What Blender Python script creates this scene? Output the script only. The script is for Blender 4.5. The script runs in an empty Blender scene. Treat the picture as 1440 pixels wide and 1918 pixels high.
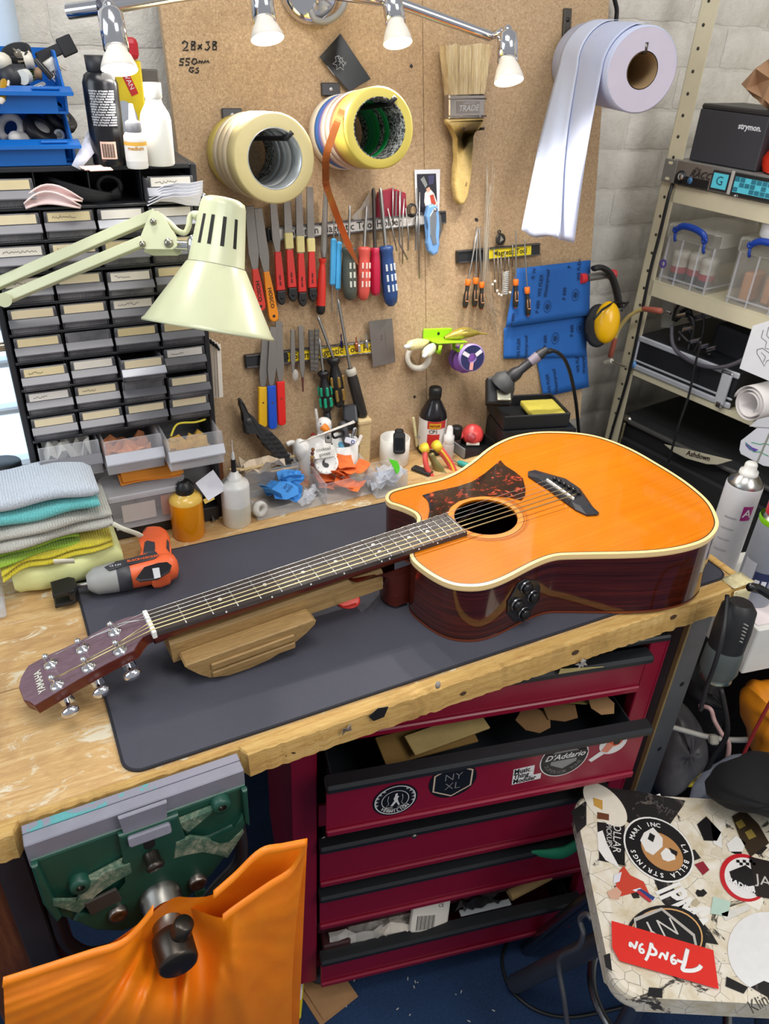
import bpy, bmesh, math, random
from mathutils import Vector, Matrix
random.seed(7)
S = bpy.context.scene
COL = S.collection
R_ = math.radians
sin, cos, pi = math.sin, math.cos, math.pi

# ------------------------------------------------------------------ camera (bench top is z = 0)
FPX, CX, CY, CH = 1450.0, 720.0, 959.0, 0.70
YAW, PIT, ROL, LEAN = R_(28.228), R_(32.2715), R_(3.1803), R_(10.111)
def _cam():
    B = Matrix(((1,0,0),(0,0,-1),(0,1,0)))
    Yw = Matrix(((cos(YAW),-sin(YAW),0),(sin(YAW),cos(YAW),0),(0,0,1)))
    P = Matrix(((1,0,0),(0,cos(PIT),-sin(PIT)),(0,sin(PIT),cos(PIT))))
    Q = Matrix(((cos(ROL),-sin(ROL),0),(sin(ROL),cos(ROL),0),(0,0,1)))
    return Q @ P @ B @ Yw
CR = _cam()
CC = Vector((0,0,CH))
cam = bpy.data.cameras.new('camera'); camo = bpy.data.objects.new('camera', cam); COL.objects.link(camo)
m3 = Matrix((CR[0], -CR[1], -CR[2])).transposed()
camo.matrix_world = Matrix.Translation(CC) @ m3.to_4x4()
cam.sensor_fit = 'VERTICAL'; cam.sensor_height = 24.0; cam.lens = 24.0*FPX/1918
cam.clip_start = 0.02
cam.dof.use_dof = True; cam.dof.focus_distance = 0.98; cam.dof.aperture_fstop = 6.5
S.camera = camo

# ------------------------------------------------------------------ light
S.view_settings.view_transform = 'Standard'; S.view_settings.look = 'None'
S.view_settings.gamma = 1.0; S.view_settings.exposure = 0.22; S.view_settings.use_curve_mapping = False
W = bpy.data.worlds.new('world'); S.world = W; W.use_nodes = True
W.node_tree.nodes['Background'].inputs[0].default_value = (0.93,0.96,1.0,1)
W.node_tree.nodes['Background'].inputs[1].default_value = 0.36
def area(name, loc, target, size, power, col=(1,1,1), sy=None):
    l = bpy.data.lights.new(name,'AREA'); l.energy = power; l.color = col; l.size = size
    if sy: l.shape = 'RECTANGLE'; l.size_y = sy
    o = bpy.data.objects.new(name,l); COL.objects.link(o); o.location = loc
    o.rotation_euler = (Vector(target)-Vector(loc)).to_track_quat('-Z','Y').to_euler()
    return o
area('ceiling_light', (0.15,0.35,1.75), (0.5,0.8,0), 0.9, 12, (1.0,0.97,0.93), 0.5)
area('window_light', (-0.95,0.75,0.85), (0.5,0.9,0.0), 0.8, 7, (0.80,0.90,1.0))
area('room_light', (1.05,-0.75,1.45), (0.85,0.6,-0.3), 0.9, 15, (1.0,0.98,0.95))

# ------------------------------------------------------------------ pixel -> point on a real plane
def ray(px,py): return CR.transposed() @ Vector(((px-CX)/FPX,(py-CY)/FPX,1.0))
def hit(px,py,p0,n):
    d = ray(px,py); return CC + d*((Vector(p0)-CC).dot(n)/d.dot(n))
def Z(px,py,z=0.0): return hit(px,py,(0,0,z),Vector((0,0,1)))
def Y(px,py,y): return hit(px,py,(0,y,0),Vector((0,1,0)))
def X(px,py,x): return hit(px,py,(x,0,0),Vector((1,0,0)))
def D(px,py,d): return CC + ray(px,py)*d
BU = Vector((1,0,0)); BV = Vector((0,sin(LEAN),cos(LEAN))); BN = Vector((0,-cos(LEAN),sin(LEAN)))
BO = Vector((0,1.155,0))
def BP(px,py,off=0.0): return hit(px,py,BO+BN*off,BN)
CAMX, CAMY, CAMZ = Vector(CR[0]), Vector(CR[1]), Vector(CR[2])
def frame(o,x,n):
    x = Vector(x).normalized(); n = Vector(n); z = (n - x*n.dot(x)).normalized(); y = z.cross(x)
    return Matrix(((x.x,y.x,z.x,o[0]),(x.y,y.y,z.y,o[1]),(x.z,y.z,z.z,o[2]),(0,0,0,1)))
def axis(p0,p1):                      # z axis along p0 -> p1
    z = (Vector(p1)-Vector(p0)).normalized()
    a = Vector((0,0,1)) if abs(z.z)<.9 else Vector((1,0,0))
    x = a.cross(z).normalized(); y = z.cross(x)
    return Matrix(((x.x,y.x,z.x,p0[0]),(x.y,y.y,z.y,p0[1]),(x.z,y.z,z.z,p0[2]),(0,0,0,1)))
def T(x,y,z): return Matrix.Translation((x,y,z))
def RZ(a): return Matrix.Rotation(a,4,'Z')
def RX(a): return Matrix.Rotation(a,4,'X')
def RY(a): return Matrix.Rotation(a,4,'Y')

# ------------------------------------------------------------------ materials
MAT = {}
def lin(c):
    if isinstance(c,str):
        c = c.lstrip('#'); c = [int(c[i:i+2],16)/255 for i in (0,2,4)]
    return tuple((x/12.92 if x<=.04045 else ((x+.055)/1.055)**2.4) for x in c[:3])+(1,)
class N:
    def __init__(s,m): s.t = m.node_tree; s.n = s.t.nodes; s.b = s.n['Principled BSDF']; s.out = s.n['Material Output']
    def new(s,t,**k):
        n = s.n.new(t)
        for a,v in k.items(): setattr(n,a,v)
        return n
    def l(s,a,b): s.t.links.new(a,b)
    def co(s,scale=(1,1,1),rot=(0,0,0)):
        c = s.new('ShaderNodeTexCoord'); m = s.new('ShaderNodeMapping')
        m.inputs['Scale'].default_value = scale; m.inputs['Rotation'].default_value = rot
        s.l(c.outputs['Object'],m.inputs['Vector']); return m.outputs['Vector']
    def noise(s,vec,scale,detail=4,rough=.6,dist=0):
        n = s.new('ShaderNodeTexNoise'); n.inputs['Scale'].default_value = scale; n.inputs['Detail'].default_value = detail
        n.inputs['Roughness'].default_value = rough; n.inputs['Distortion'].default_value = dist
        s.l(vec,n.inputs['Vector']); return n.outputs['Fac']
    def ramp(s,fac,stops,interp='LINEAR'):
        r = s.new('ShaderNodeValToRGB'); e = r.color_ramp.elements; r.color_ramp.interpolation = interp
        while len(e)<len(stops): e.new(.5)
        for i,(p,c) in enumerate(stops): e[i].position = p; e[i].color = lin(c)
        s.l(fac,r.inputs['Fac']); return r.outputs['Color']
    def mix(s,f,a,b,mode='MIX'):
        m = s.new('ShaderNodeMix',data_type='RGBA',blend_type=mode)
        if isinstance(f,(int,float)): m.inputs[0].default_value = f
        else: s.l(f,m.inputs[0])
        for v,i in ((a,6),(b,7)):
            if isinstance(v,(tuple,str,list)): m.inputs[i].default_value = lin(v) if isinstance(v,str) else v
            else: s.l(v,m.inputs[i])
        return m.outputs[2]
    def bump(s,h,strength=.3,dist=.002):
        b = s.new('ShaderNodeBump'); b.inputs['Strength'].default_value = strength; b.inputs['Distance'].default_value = dist
        s.l(h,b.inputs['Height']); s.l(b.outputs['Normal'],s.b.inputs['Normal'])
def base(name,col='#888888',rough=.5,metal=0.0,spec=None,coat=0,alpha=None,emit=None,sheen=0):
    m = bpy.data.materials.new(name); m.use_nodes = True; n = N(m); b = n.b
    b.inputs['Base Color'].default_value = lin(col); b.inputs['Roughness'].default_value = rough; b.inputs['Metallic'].default_value = metal
    if spec is not None: b.inputs['Specular IOR Level'].default_value = spec
    if coat: b.inputs['Coat Weight'].default_value = coat; b.inputs['Coat Roughness'].default_value = .05
    if sheen: b.inputs['Sheen Weight'].default_value = sheen
    if alpha is not None: b.inputs['Alpha'].default_value = alpha
    if emit: b.inputs['Emission Color'].default_value = lin(emit[0]); b.inputs['Emission Strength'].default_value = emit[1]
    return m,n
def mt(col,rough=.5,metal=0.0,var=.10,vs=40,bump=0,bs=200,**k):      # plain coloured material with a little grain
    key = (col,rough,metal,var,vs,bump,bs,tuple(sorted(k.items())))
    if key in MAT: return MAT[key]
    m,n = base('mat_'+str(len(MAT)),col,rough,metal,**k)
    c = lin(col)
    if var or bump: v = n.co()
    if var:
        f = n.noise(v,vs); d = tuple(max(0,x*(1-var*1.6)) for x in c[:3])+(1,); l = tuple(min(1,x*(1+var*1.2)) for x in c[:3])+(1,)
        n.l(n.mix(f,d,l),n.b.inputs['Base Color'])
    if bump: n.bump(n.noise(v,bs),bump,.001)
    MAT[key] = m; return m
def wood(name,c1,c2,c3,scale=1.0,stretch=(1,12,12),rough=.55,dark=None,bump=.15,rot=(0,0,0),stain=None):
    if name in MAT: return MAT[name]
    m,n = base(name,c1,rough)
    v = n.co(tuple(x*scale for x in stretch),rot)
    f = n.noise(v,6,6,.65,1.2); f2 = n.noise(v,40,3,.7)
    c = n.ramp(f,[(.3,c2),(.5,c1),(.7,c3)]); c = n.mix(.35,c,n.ramp(f2,[(.3,c2),(.7,c3)]),'MIX')
    if stain:
        w = n.noise(n.co(),stain[1],5,.7,.5); c = n.mix(n.ramp(w,[(stain[2],'#000000'),(stain[3],'#ffffff')]),c,stain[0])
        if len(stain)>4:
            w = n.noise(n.co((1,2.2,1)),stain[5],6,.75,.9); c = n.mix(n.ramp(w,[(.56,'#000000'),(.64,'#ffffff')]),c,stain[4])
    n.l(c,n.b.inputs['Base Color']); n.bump(f2,bump,.0012)
    MAT[name] = m; return m
def clear(col='#ffffff',vis=.3,rough=.15):       # see-through plastic
    key = ('clear',col,vis,rough)
    if key in MAT: return MAT[key]
    m,n = base('clear_plastic',col,rough)
    tr = n.new('ShaderNodeBsdfTransparent'); mx = n.new('ShaderNodeMixShader'); lw = n.new('ShaderNodeLayerWeight'); lw.inputs['Blend'].default_value = .25
    ad = n.new('ShaderNodeMath',operation='MULTIPLY_ADD',use_clamp=True); ad.inputs[1].default_value = .3; ad.inputs[2].default_value = vis
    n.l(lw.outputs['Fresnel'],ad.inputs[0]); n.l(ad.outputs[0],mx.inputs[0]); n.l(tr.outputs[0],mx.inputs[1]); n.l(n.b.outputs[0],mx.inputs[2]); n.l(mx.outputs[0],n.out.inputs[0])
    MAT[key] = m; return m
def metal(col='#b8b8ba',rough=.3): return mt(col,rough,1.0,.05,120)
CHROME = mt('#d8d8dc',.12,1.0,.02)
STEEL = mt('#a9a7a4',.38,1.0,.12,300)
BLADE = mt('#8d8a86',.5,.85,.12,500,.4,1500)
BLACK = mt('#17181a',.45,0,.15,80)
SATIN = mt('#232427',.35,0,.12,60)
WHITE = mt('#eeeef0',.45,0,.03,30)
CLEAR = clear('#f4f6f8',.11,.08)
FROST = clear('#e9eaf0',.24,.35)
RUBBER = mt('#1b1b1d',.8,0,.15,90)

# ------------------------------------------------------------------ mesh builder
class G:
    def __init__(s): s.v=[]; s.f=[]; s.mi=[]; s.sm=[]
    def add(s,vs,fs,M=None,sm=False,m=0):
        o = len(s.v)
        s.v += [(M @ Vector(v)) if M else Vector(v) for v in vs]
        for f in fs: s.f.append([i+o for i in f]); s.mi.append(m); s.sm.append(sm)
        return s
    def bm(s,b,M=None,sm=False,m=0):
        b.verts.index_update(); s.add([v.co.copy() for v in b.verts],[[v.index for v in f.verts] for f in b.faces],M,sm,m); b.free(); return s
    def box(s,c,size,M=None,bev=0,m=0,seg=1,sm=False):
        b = bmesh.new(); bmesh.ops.create_cube(b,size=1)
        for v in b.verts: v.co = Vector((v.co.x*size[0]+c[0],v.co.y*size[1]+c[1],v.co.z*size[2]+c[2]))
        if bev: bmesh.ops.bevel(b,geom=b.edges[:],offset=min(bev,.49*min(size)),segments=seg,affect='EDGES',profile=.5)
        return s.bm(b,M,sm,m)
    def prism(s,poly,h,M=None,bev=0,m=0,z0=0,sm=False,seg=1):
        a = sum(poly[i][0]*poly[(i+1)%len(poly)][1]-poly[(i+1)%len(poly)][0]*poly[i][1] for i in range(len(poly)))
        if a<0: poly = poly[::-1]
        n = len(poly)
        vs = [(p[0],p[1],z0) for p in poly]+[(p[0],p[1],z0+h) for p in poly]
        fs = [list(range(n))[::-1],list(range(n,2*n))]+[[i,(i+1)%n,n+(i+1)%n,n+i] for i in range(n)]
        if bev:
            b = bmesh.new(); bv = [b.verts.new(v) for v in vs]
            for f in fs: b.faces.new([bv[i] for i in f])
            top = [e for e in b.edges if abs(e.verts[0].co.z-e.verts[1].co.z)<1e-7]
            bmesh.ops.bevel(b,geom=top,offset=bev,segments=seg,affect='EDGES',profile=.5)
            return s.bm(b,M,sm,m)
        return s.add(vs,fs,M,sm,m)
    def lathe(s,prof,M=None,n=24,m=0,cap=True,sm=True,sq=1.0):
        vs=[];fs=[]
        for r,z in prof:
            for k in range(n): a=2*pi*k/n; vs.append((r*cos(a),r*sin(a)*sq,z))
        for i in range(len(prof)-1):
            for k in range(n): fs.append([i*n+k,i*n+(k+1)%n,(i+1)*n+(k+1)%n,(i+1)*n+k])
        s.add(vs,fs,M,sm,m)
        if cap:
            for i,rev in ((0,True),(len(prof)-1,False)):
                if prof[i][0]>1e-6:
                    f=list(range(n)); s.add(vs[i*n:(i+1)*n],[f[::-1] if rev else f],M,False,m)
        return s
    def cyl(s,p0,p1,r,r1=None,n=16,m=0,cap=True,sm=True):
        L=(Vector(p1)-Vector(p0)).length
        return s.lathe([(r,0),(r if r1 is None else r1,L)],axis(p0,p1),n,m,cap,sm)
    def ring(s,p0,p1,ro,ri,n=32,m=0):
        L=(Vector(p1)-Vector(p0)).length
        return s.lathe([(ri,0),(ro,0),(ro,L),(ri,L),(ri,0)],axis(p0,p1),n,m,False,False)
    def tube(s,pts,r,n=8,closed=False,m=0,cap=True,flat=1.0,up=None):
        pts=[Vector(p) for p in pts]; N_=len(pts); rs=r if isinstance(r,(list,tuple)) else [r]*N_
        vs=[];fs=[];prev=None
        for i,p in enumerate(pts):
            a=pts[(i-1)%N_] if (closed or i>0) else p; b=pts[(i+1)%N_] if (closed or i<N_-1) else p
            t=(b-a).normalized() if (b-a).length>1e-9 else Vector((0,0,1))
            if prev is None:
                u=Vector(up) if up else (Vector((0,0,1)) if abs(t.z)<.9 else Vector((1,0,0)))
            else: u=prev
            u=(u-t*u.dot(t)); u = u.normalized() if u.length>1e-6 else t.orthogonal().normalized()
            prev=u; w=t.cross(u)
            for k in range(n):
                q=2*pi*k/n; vs.append(p+u*(rs[i]*cos(q))+w*(rs[i]*flat*sin(q)))
        last=N_ if closed else N_-1
        for i in range(last):
            for k in range(n): fs.append([i*n+k,i*n+(k+1)%n,((i+1)%N_)*n+(k+1)%n,((i+1)%N_)*n+k])
        if cap and not closed: fs+= [list(range(n))[::-1],list(range((N_-1)*n,N_*n))]
        return s.add(vs,fs,None,True,m)
    def sph(s,c,r,n=16,m=0,M=None):
        r=(r,r,r) if not isinstance(r,(tuple,list)) else r; k=max(4,n//2)
        prof=[]; vs=[];fs=[]
        for i in range(k+1):
            t=pi*i/k
            for j in range(n): a=2*pi*j/n; vs.append((c[0]+r[0]*sin(t)*cos(a),c[1]+r[1]*sin(t)*sin(a),c[2]-r[2]*cos(t)))
        for i in range(k):
            for j in range(n): fs.append([i*n+j,i*n+(j+1)%n,(i+1)*n+(j+1)%n,(i+1)*n+j])
        return s.add(vs,fs,M,True,m)
    def grid(s,rows,th=0,m=0,sm=True,M=None):
        nr=len(rows);nc=len(rows[0]); P=[Vector(p) for r in rows for p in r]
        fs=[[i*nc+j,i*nc+j+1,(i+1)*nc+j+1,(i+1)*nc+j] for i in range(nr-1) for j in range(nc-1)]
        if not th: return s.add(P,fs,M,sm,m)
        nn=[]
        for i in range(nr):
            for j in range(nc):
                a=P[min(i+1,nr-1)*nc+j]-P[max(i-1,0)*nc+j]; b=P[i*nc+min(j+1,nc-1)]-P[i*nc+max(j-1,0)]
                c=a.cross(b); nn.append(c.normalized() if c.length>1e-12 else Vector((0,0,1)))
        K=len(P); Q=P+[P[i]+nn[i]*th for i in range(K)]
        f2=[f[::-1] for f in fs]+[[i+K for i in f] for f in fs]
        ed=[[j,j+1] for j in range(nc-1)]+[[i*nc+nc-1,(i+1)*nc+nc-1] for i in range(nr-1)]+[[(nr-1)*nc+j+1,(nr-1)*nc+j] for j in range(nc-1)]+[[(i+1)*nc,i*nc] for i in range(nr-1)]
        f2+=[[a,b,b+K,a+K] for a,b in ed]
        return s.add(Q,f2,M,sm,m)
    def stroke(s,pts,w,M,h=.0004,m=0,z=0):      # flat pen stroke in a frame's xy plane
        P=[Vector((p[0],p[1])) for p in pts]; L=[];Rr=[]
        for i,p in enumerate(P):
            t=P[min(i+1,len(P)-1)]-P[max(i-1,0)]; t=t.normalized() if t.length>1e-9 else Vector((1,0)); q=Vector((-t.y,t.x))*w/2
            L.append((p.x+q.x,p.y+q.y,z+h)); Rr.append((p.x-q.x,p.y-q.y,z+h))
        n=len(P); vs=L+Rr; fs=[[i,n+i,n+i+1,i+1] for i in range(n-1)]
        return s.add(vs,fs,M,False,m)
    def text(s,t,size,M,align='CENTER',h=.0003,m=0,shear=0,sx=1.0,bold=0,space=1.0):
        c=bpy.data.curves.new('t','FONT'); c.body=t; c.size=size; c.align_x=align; c.align_y='CENTER'; c.shear=shear; c.resolution_u=2; c.offset=bold; c.space_character=space; c.space_line=.85
        o=bpy.data.objects.new('t',c); COL.objects.link(o); bpy.context.view_layer.update()
        me=o.to_mesh(); s.add([(v.co.x*sx,v.co.y,v.co.z+h) for v in me.vertices],[list(p.vertices) for p in me.polygons],M,False,m)
        o.to_mesh_clear(); bpy.data.objects.remove(o); bpy.data.curves.remove(c); return s
    def ob(s,name,mats,parent=None,kind=None,label=None,sub=0,wob=None,origin=None):
        me=bpy.data.meshes.new(name)
        if wob:
            for v in s.v:
                v += Vector((math.sin(v.y*wob[1]+v.z*wob[1]*.7),math.sin(v.x*wob[1]*1.1+v.z*wob[1]),math.sin(v.x*wob[1]*.9+v.y*wob[1]*1.3)))*wob[0]
        if parent is not None:
            org=WORG[parent.name]
        elif origin is not None: org=Vector(origin)
        else:
            org=Vector((sum(v.x for v in s.v)/len(s.v),sum(v.y for v in s.v)/len(s.v),min(v.z for v in s.v)))
        me.from_pydata([v-org for v in s.v],[],s.f)
        me.polygons.foreach_set('use_smooth',s.sm); me.polygons.foreach_set('material_index',s.mi)
        for m in (mats if isinstance(mats,(list,tuple)) else [mats]): me.materials.append(m)
        o=bpy.data.objects.new(name,me); COL.objects.link(o)
        if parent is not None: o.parent=parent
        else: o.location=org
        WORG[o.name]=org
        if kind: o['kind']=kind
        if label: o['label']=label
        if sub: mod=o.modifiers.new('sub','SUBSURF'); mod.levels=sub; mod.render_levels=sub
        return o
WORG={}
def tag(o,label,cat,group=None,kind=None):
    o['label']=label; o['category']=cat
    if group: o['group']=group
    if kind: o['kind']=kind
    return o
def thing(name,label,cat,loc,group=None):
    o=bpy.data.objects.new(name,None); COL.objects.link(o); o.location=loc; o.empty_display_size=.02
    WORG[o.name]=Vector(loc); return tag(o,label,cat,group)
def one(g,name,mats,label,cat,group=None,kind=None,sub=0,wob=None):
    return tag(g.ob(name,mats,None,kind,None,sub,wob),label,cat,group)
def dup(o,delta,parent=None):                 # copy a part (or thing) and its children
    c=o.copy(); COL.objects.link(c)
    if parent is not None: c.parent=parent; WORG[c.name]=WORG[o.name]
    c.location=o.location+Vector(delta); WORG[c.name]=WORG[o.name]+Vector(delta)
    for ch in o.children:
        d=ch.copy(); COL.objects.link(d); d.parent=c; WORG[d.name]=WORG[c.name]
        for g in ch.children:
            e=g.copy(); COL.objects.link(e); e.parent=d; WORG[e.name]=WORG[c.name]
    return c
def smooth_pts(pts,n=6,closed=False):          # Catmull-Rom
    P=[Vector(p) for p in pts]; out=[]; K=len(P)
    rng=range(K) if closed else range(K-1)
    for i in rng:
        if closed: a,b,c,d=P[(i-1)%K],P[i],P[(i+1)%K],P[(i+2)%K]
        else: a,b,c,d=P[max(i-1,0)],P[i],P[i+1],P[min(i+2,K-1)]
        for j in range(n):
            t=j/n; out.append(.5*((2*b)+(c-a)*t+(2*a-5*b+4*c-d)*t*t+(3*b-a-3*c+d)*t**3))
    if not closed: out.append(P[-1])
    return out
def rrect(w,h,r,n=5,cx=0,cy=0):
    o=[]
    for sx,sy,a0 in ((1,1,0),(-1,1,90),(-1,-1,180),(1,-1,270)):
        for k in range(n+1):
            a=R_(a0+90*k/n); o.append((cx+sx*(w/2-r)+r*cos(a),cy+sy*(h/2-r)+r*sin(a)))
    return o
def circ(r,n=24,cx=0,cy=0,ry=None): return [(cx+r*cos(2*pi*k/n),cy+(ry or r)*sin(2*pi*k/n)) for k in range(n)]
# ================================================================== SETTING
FLZ=-0.85; WALLY=1.335; WALLX=1.74
m,n=base('carpet','#1d3a63',.95)
v=n.co(); f=n.noise(v,260,4,.8); f2=n.noise(v,9,3)
n.l(n.mix(.5,n.ramp(f,[(.3,'#10233f'),(.5,'#1c3860'),(.72,'#345a86')]),n.ramp(f2,[(.3,'#172e50'),(.7,'#24446f')])),n.b.inputs['Base Color']); n.bump(f,.8,.004); CARPET=m
G().box((.4,.4,FLZ-.05),(4.4,3.2,.1)).ob('floor',CARPET,None,'structure')
m,n=base('painted_masonry','#d9d5cd',.75)
v=n.co(); f=n.noise(v,14,8,.65,.6); f2=n.noise(v,90,4,.7)
n.l(n.ramp(f,[(.3,'#c9c4ba'),(.6,'#dedad2')]),n.b.inputs['Base Color'])
mm=n.mix(.35,f,f2); n.bump(mm,.9,.006); MASON=m
def masonry(name,org,ux,n_cols,n_rows,bw,bh,nrm,hole=None):
    ux=Vector(ux); nrm=Vector(nrm); o0=Vector(org)
    L=n_cols*bw; Hh=n_rows*bh
    c=o0+ux*(L/2)+Vector((0,0,Hh/2))-nrm*.052
    sz=Vector((abs(ux.x)*L+abs(nrm.x)*.1,abs(ux.y)*L+abs(nrm.y)*.1,Hh))
    w=G().box(c,sz).ob(name,MASON,None,'structure')
    protos=[]
    for k in range(6):
        g=G(); wd=bw*(1 if k<4 else .5)-.006; nx=9 if k<4 else 5; nz=5; rows=[]
        rr=random.Random(k)
        for i in range(nz+1):
            row=[]
            for j in range(nx+1):
                a=j/nx; b=i/nz; e=min(a,1-a)*wd; f_=min(b,1-b)*(bh-.006); d=min(e,f_)
                h=.0022*min(1,d/.02)+rr.uniform(-.0009,.0009) if d>0 else -.0012
                p=ux*((a-.5)*wd+rr.uniform(-.002,.002))+Vector((0,0,(b-.5)*(bh-.006)+rr.uniform(-.0015,.0015)))+nrm*h
                row.append(p)
            rows.append(row)
        if (ux.cross(Vector((0,0,1)))).dot(nrm)>0: rows=[r[::-1] for r in rows]
        g.grid(rows[::-1],0)
        protos.append(g)
    first={}
    for r in range(n_rows):
        off=.5 if r%2 else 0
        for q in range(-1,n_cols+1):
            u0=(q+off)*bw; u1=u0+bw
            if u1<=1e-4 or u0>=L-1e-4: continue
            half=u0<-1e-4 or u1>L+1e-4
            uc=(max(u0,0)+min(u1,L))/2
            k=random.randrange(4) if not half else 4+random.randrange(2)
            pos=o0+ux*uc+Vector((0,0,(r+.5)*bh))
            if hole and hole(pos): continue
            if k not in first:
                g=G(); g.add(protos[k].v,protos[k].f,T(*pos),True); first[k]=(g.ob('brick',MASON,w),pos.copy())
            else:
                b,p0=first[k]; c=b.copy(); COL.objects.link(c); c.location=b.location+(pos-p0)
    return w
BW,BH=.215,.075
masonry('wall_back',(-.28,WALLY,FLZ),(1,0,0),10,26,BW,BH,(0,-1,0),lambda p:(p.z<-.15) or (.33<p.x<1.0 and p.z<.9) or (p.x<.2 and p.z<.4))
masonry('wall_right',(WALLX,WALLY,FLZ),(0,-1,0),6,26,BW,BH,(-1,0,0),lambda p:p.z<0)
G().box((.4,WALLY-.008,FLZ+.05),(2.4,.016,.1),None,.004).ob('baseboard_back',mt('#d8d4ca',.5),None,'structure')
# window to the left behind the drawer cabinet
wf=mt('#dfe9f2',.3,0,.02)
wn=G(); wx0,wx1,wz0,wz1=-.50,.10,.02,.36
wn.box(((wx0+wx1)/2,WALLY-.02,wz0),(wx1-wx0,.05,.05),None,.006).box(((wx0+wx1)/2,WALLY-.02,wz1),(wx1-wx0,.05,.05),None,.006).box((wx1,WALLY-.02,(wz0+wz1)/2),(.05,.05,wz1-wz0+.05),None,.006).box((wx0,WALLY-.02,(wz0+wz1)/2),(.05,.05,wz1-wz0+.05),None,.006)
for zz in (.135,.215,.275): wn.box(((wx0+wx1)/2,WALLY-.025,zz),(wx1-wx0,.03,.012),None,.003)
win=wn.ob('window_1',wf,None,'structure')
m,n=base('frosted_daylight','#cfe6fb',.3,emit=('#cfe8ff',1.3)); DAY=m
G().box(((wx0+wx1)/2,WALLY-.012,(wz0+wz1)/2),(wx1-wx0,.008,wz1-wz0)).ob('window_pane',DAY,win)
# ================================================================== WORKBENCH
BWOOD=wood('bench_wood','#c79f66','#a67c4b','#dcbc88',1.0,(1.6,14,14),.6,stain=('#8a6342',4.0,.55,.75,'#d9cdb2',20))
EWOOD=wood('bench_edge_wood','#c39a52','#a4763a','#d8b878',1.2,(1.4,18,18),.7,bump=.5,stain=('#8a6a36',9,.55,.75))
DWOOD=wood('leg_wood','#6d3d20','#4f2a16','#84512c',1.0,(14,14,1.4),.5)
wb=thing('workbench','long worn pine workbench with scarred front rail, holding the mat and guitar','workbench',(.3,.87,FLZ))
pl=[]
yb=[.601,.79,.985,1.165,1.31]
for a,b in zip(yb[:-1],yb[1:]):
    G().box(((-.62+.957)/2-.006+.001,(a+b)/2,-.014),(1.575-.02,b-a-.0012,.028),None,.0012).ob('plank',BWOOD,wb)
rg=G(); rows=[]
# front rail with a rough split lower edge
prof=[(.583,-.0005),(.601,0),(.601,-.036),(.577,-.036)]
N1=240; x0,x1=-.62,.957; rr=random.Random(3)
ring=[]
for i in range(N1+1):
    x=x0+(x1-x0)*i/N1; q=.0012*rr.uniform(-1,1)+(.0118 if -.084<x<.150 else 0); dr=(.003*rr.random() if x>.75 else .0012*rr.random())
    ring.append([(x,.5855+q*.95,-.001),(x,.601,0.0),(x,.601,-.036-dr),(x,.578+q,-.034-dr-.006*max(0,(x-.3)/.6)),(x,.580+q,-.016),(x,.582+q*.97,-.0035)])
rg.grid(ring,0,sm=False); 
rg.add(ring[0],[[0,1,2,3,4,5]]); rg.add(ring[-1],[[5,4,3,2,1,0]]); rg.add([p[0] for p in ring]+[p[5] for p in ring],[[i,i+1,N1+1+i+1,N1+1+i] for i in range(N1)])
rg.ob('front_rail',EWOOD,wb)
G().box((.952,.9555,-.02),(.014,.708,.042),None,.002).ob('end_rail',EWOOD,wb,wob=(.0008,60))
# peeling tape, splinters and stains on the rail
g=G(); g.grid([[(.958-.0005,.578+.02*a,-.002-.034*b+.003*sin(a*11+b*9)) for a in (0,.3,.6,1,1.4)] for b in (0,.35,.7,1)],.0006)
g.grid([[(.918+.042*a,.5775-.0028*sin(a*13+b*9),-.003-.033*b) for a in (0,.25,.5,.75,1)] for b in (0,.3,.6,1)],.0006)
g.grid([[(.918+.044*a,.579+.028*b,.0015+.0018*sin(a*13+b*9)*cos(b*11)) for a in (0,.25,.5,.75,1)] for b in (0,.3,.6,1)],.0006)
g.ob('corner_tape',mt('#d9cda0',.35,0,.2,60,.4,90),wb,label='crumpled cream tape over the right front corner')
g=G(); g.prism([(0,.0),(.012,.009),(.026,.006),(.021,-.009),(.007,-.010)],.001,frame(Y(690,1342,.5775),(1,0,0),(0,-1,0)))
g.ob('black_patch',mt('#0b0b0d',.6),wb)
g=G(); p=Y(1088,1238,.577)
g.add([p+Vector((.009*cos(k*2.4)*(1+.5*sin(k*3)),-.005*abs(sin(k*1.7)),.009*sin(k*2.4)-.004*(k%2))) for k in range(12)],[[0,1,2],[2,3,4],[4,5,6],[6,7,8],[8,9,10],[10,11,0],[0,2,4],[4,6,8],[8,10,0],[0,4,8]])
g.ob('foil_scrap',metal('#c8c6c4',.25),wb,label='crumpled silver foil stuck to the rail')
G().sph(Y(820,1283,.577),(.004,.003,.006),8).ob('screw_cover',mt('#9c948c',.4),wb)
g=G(); p=Y(640,1365,.577); g.grid([[p+Vector((.012*a,-.001-.002*sin(a*4+b*3),-.01*b+.004*a)) for a in (0,.5,1)] for b in (0,.5,1)],.0004)
g.ob('tape_scrap',mt('#8c7f74',.4),wb)
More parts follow.
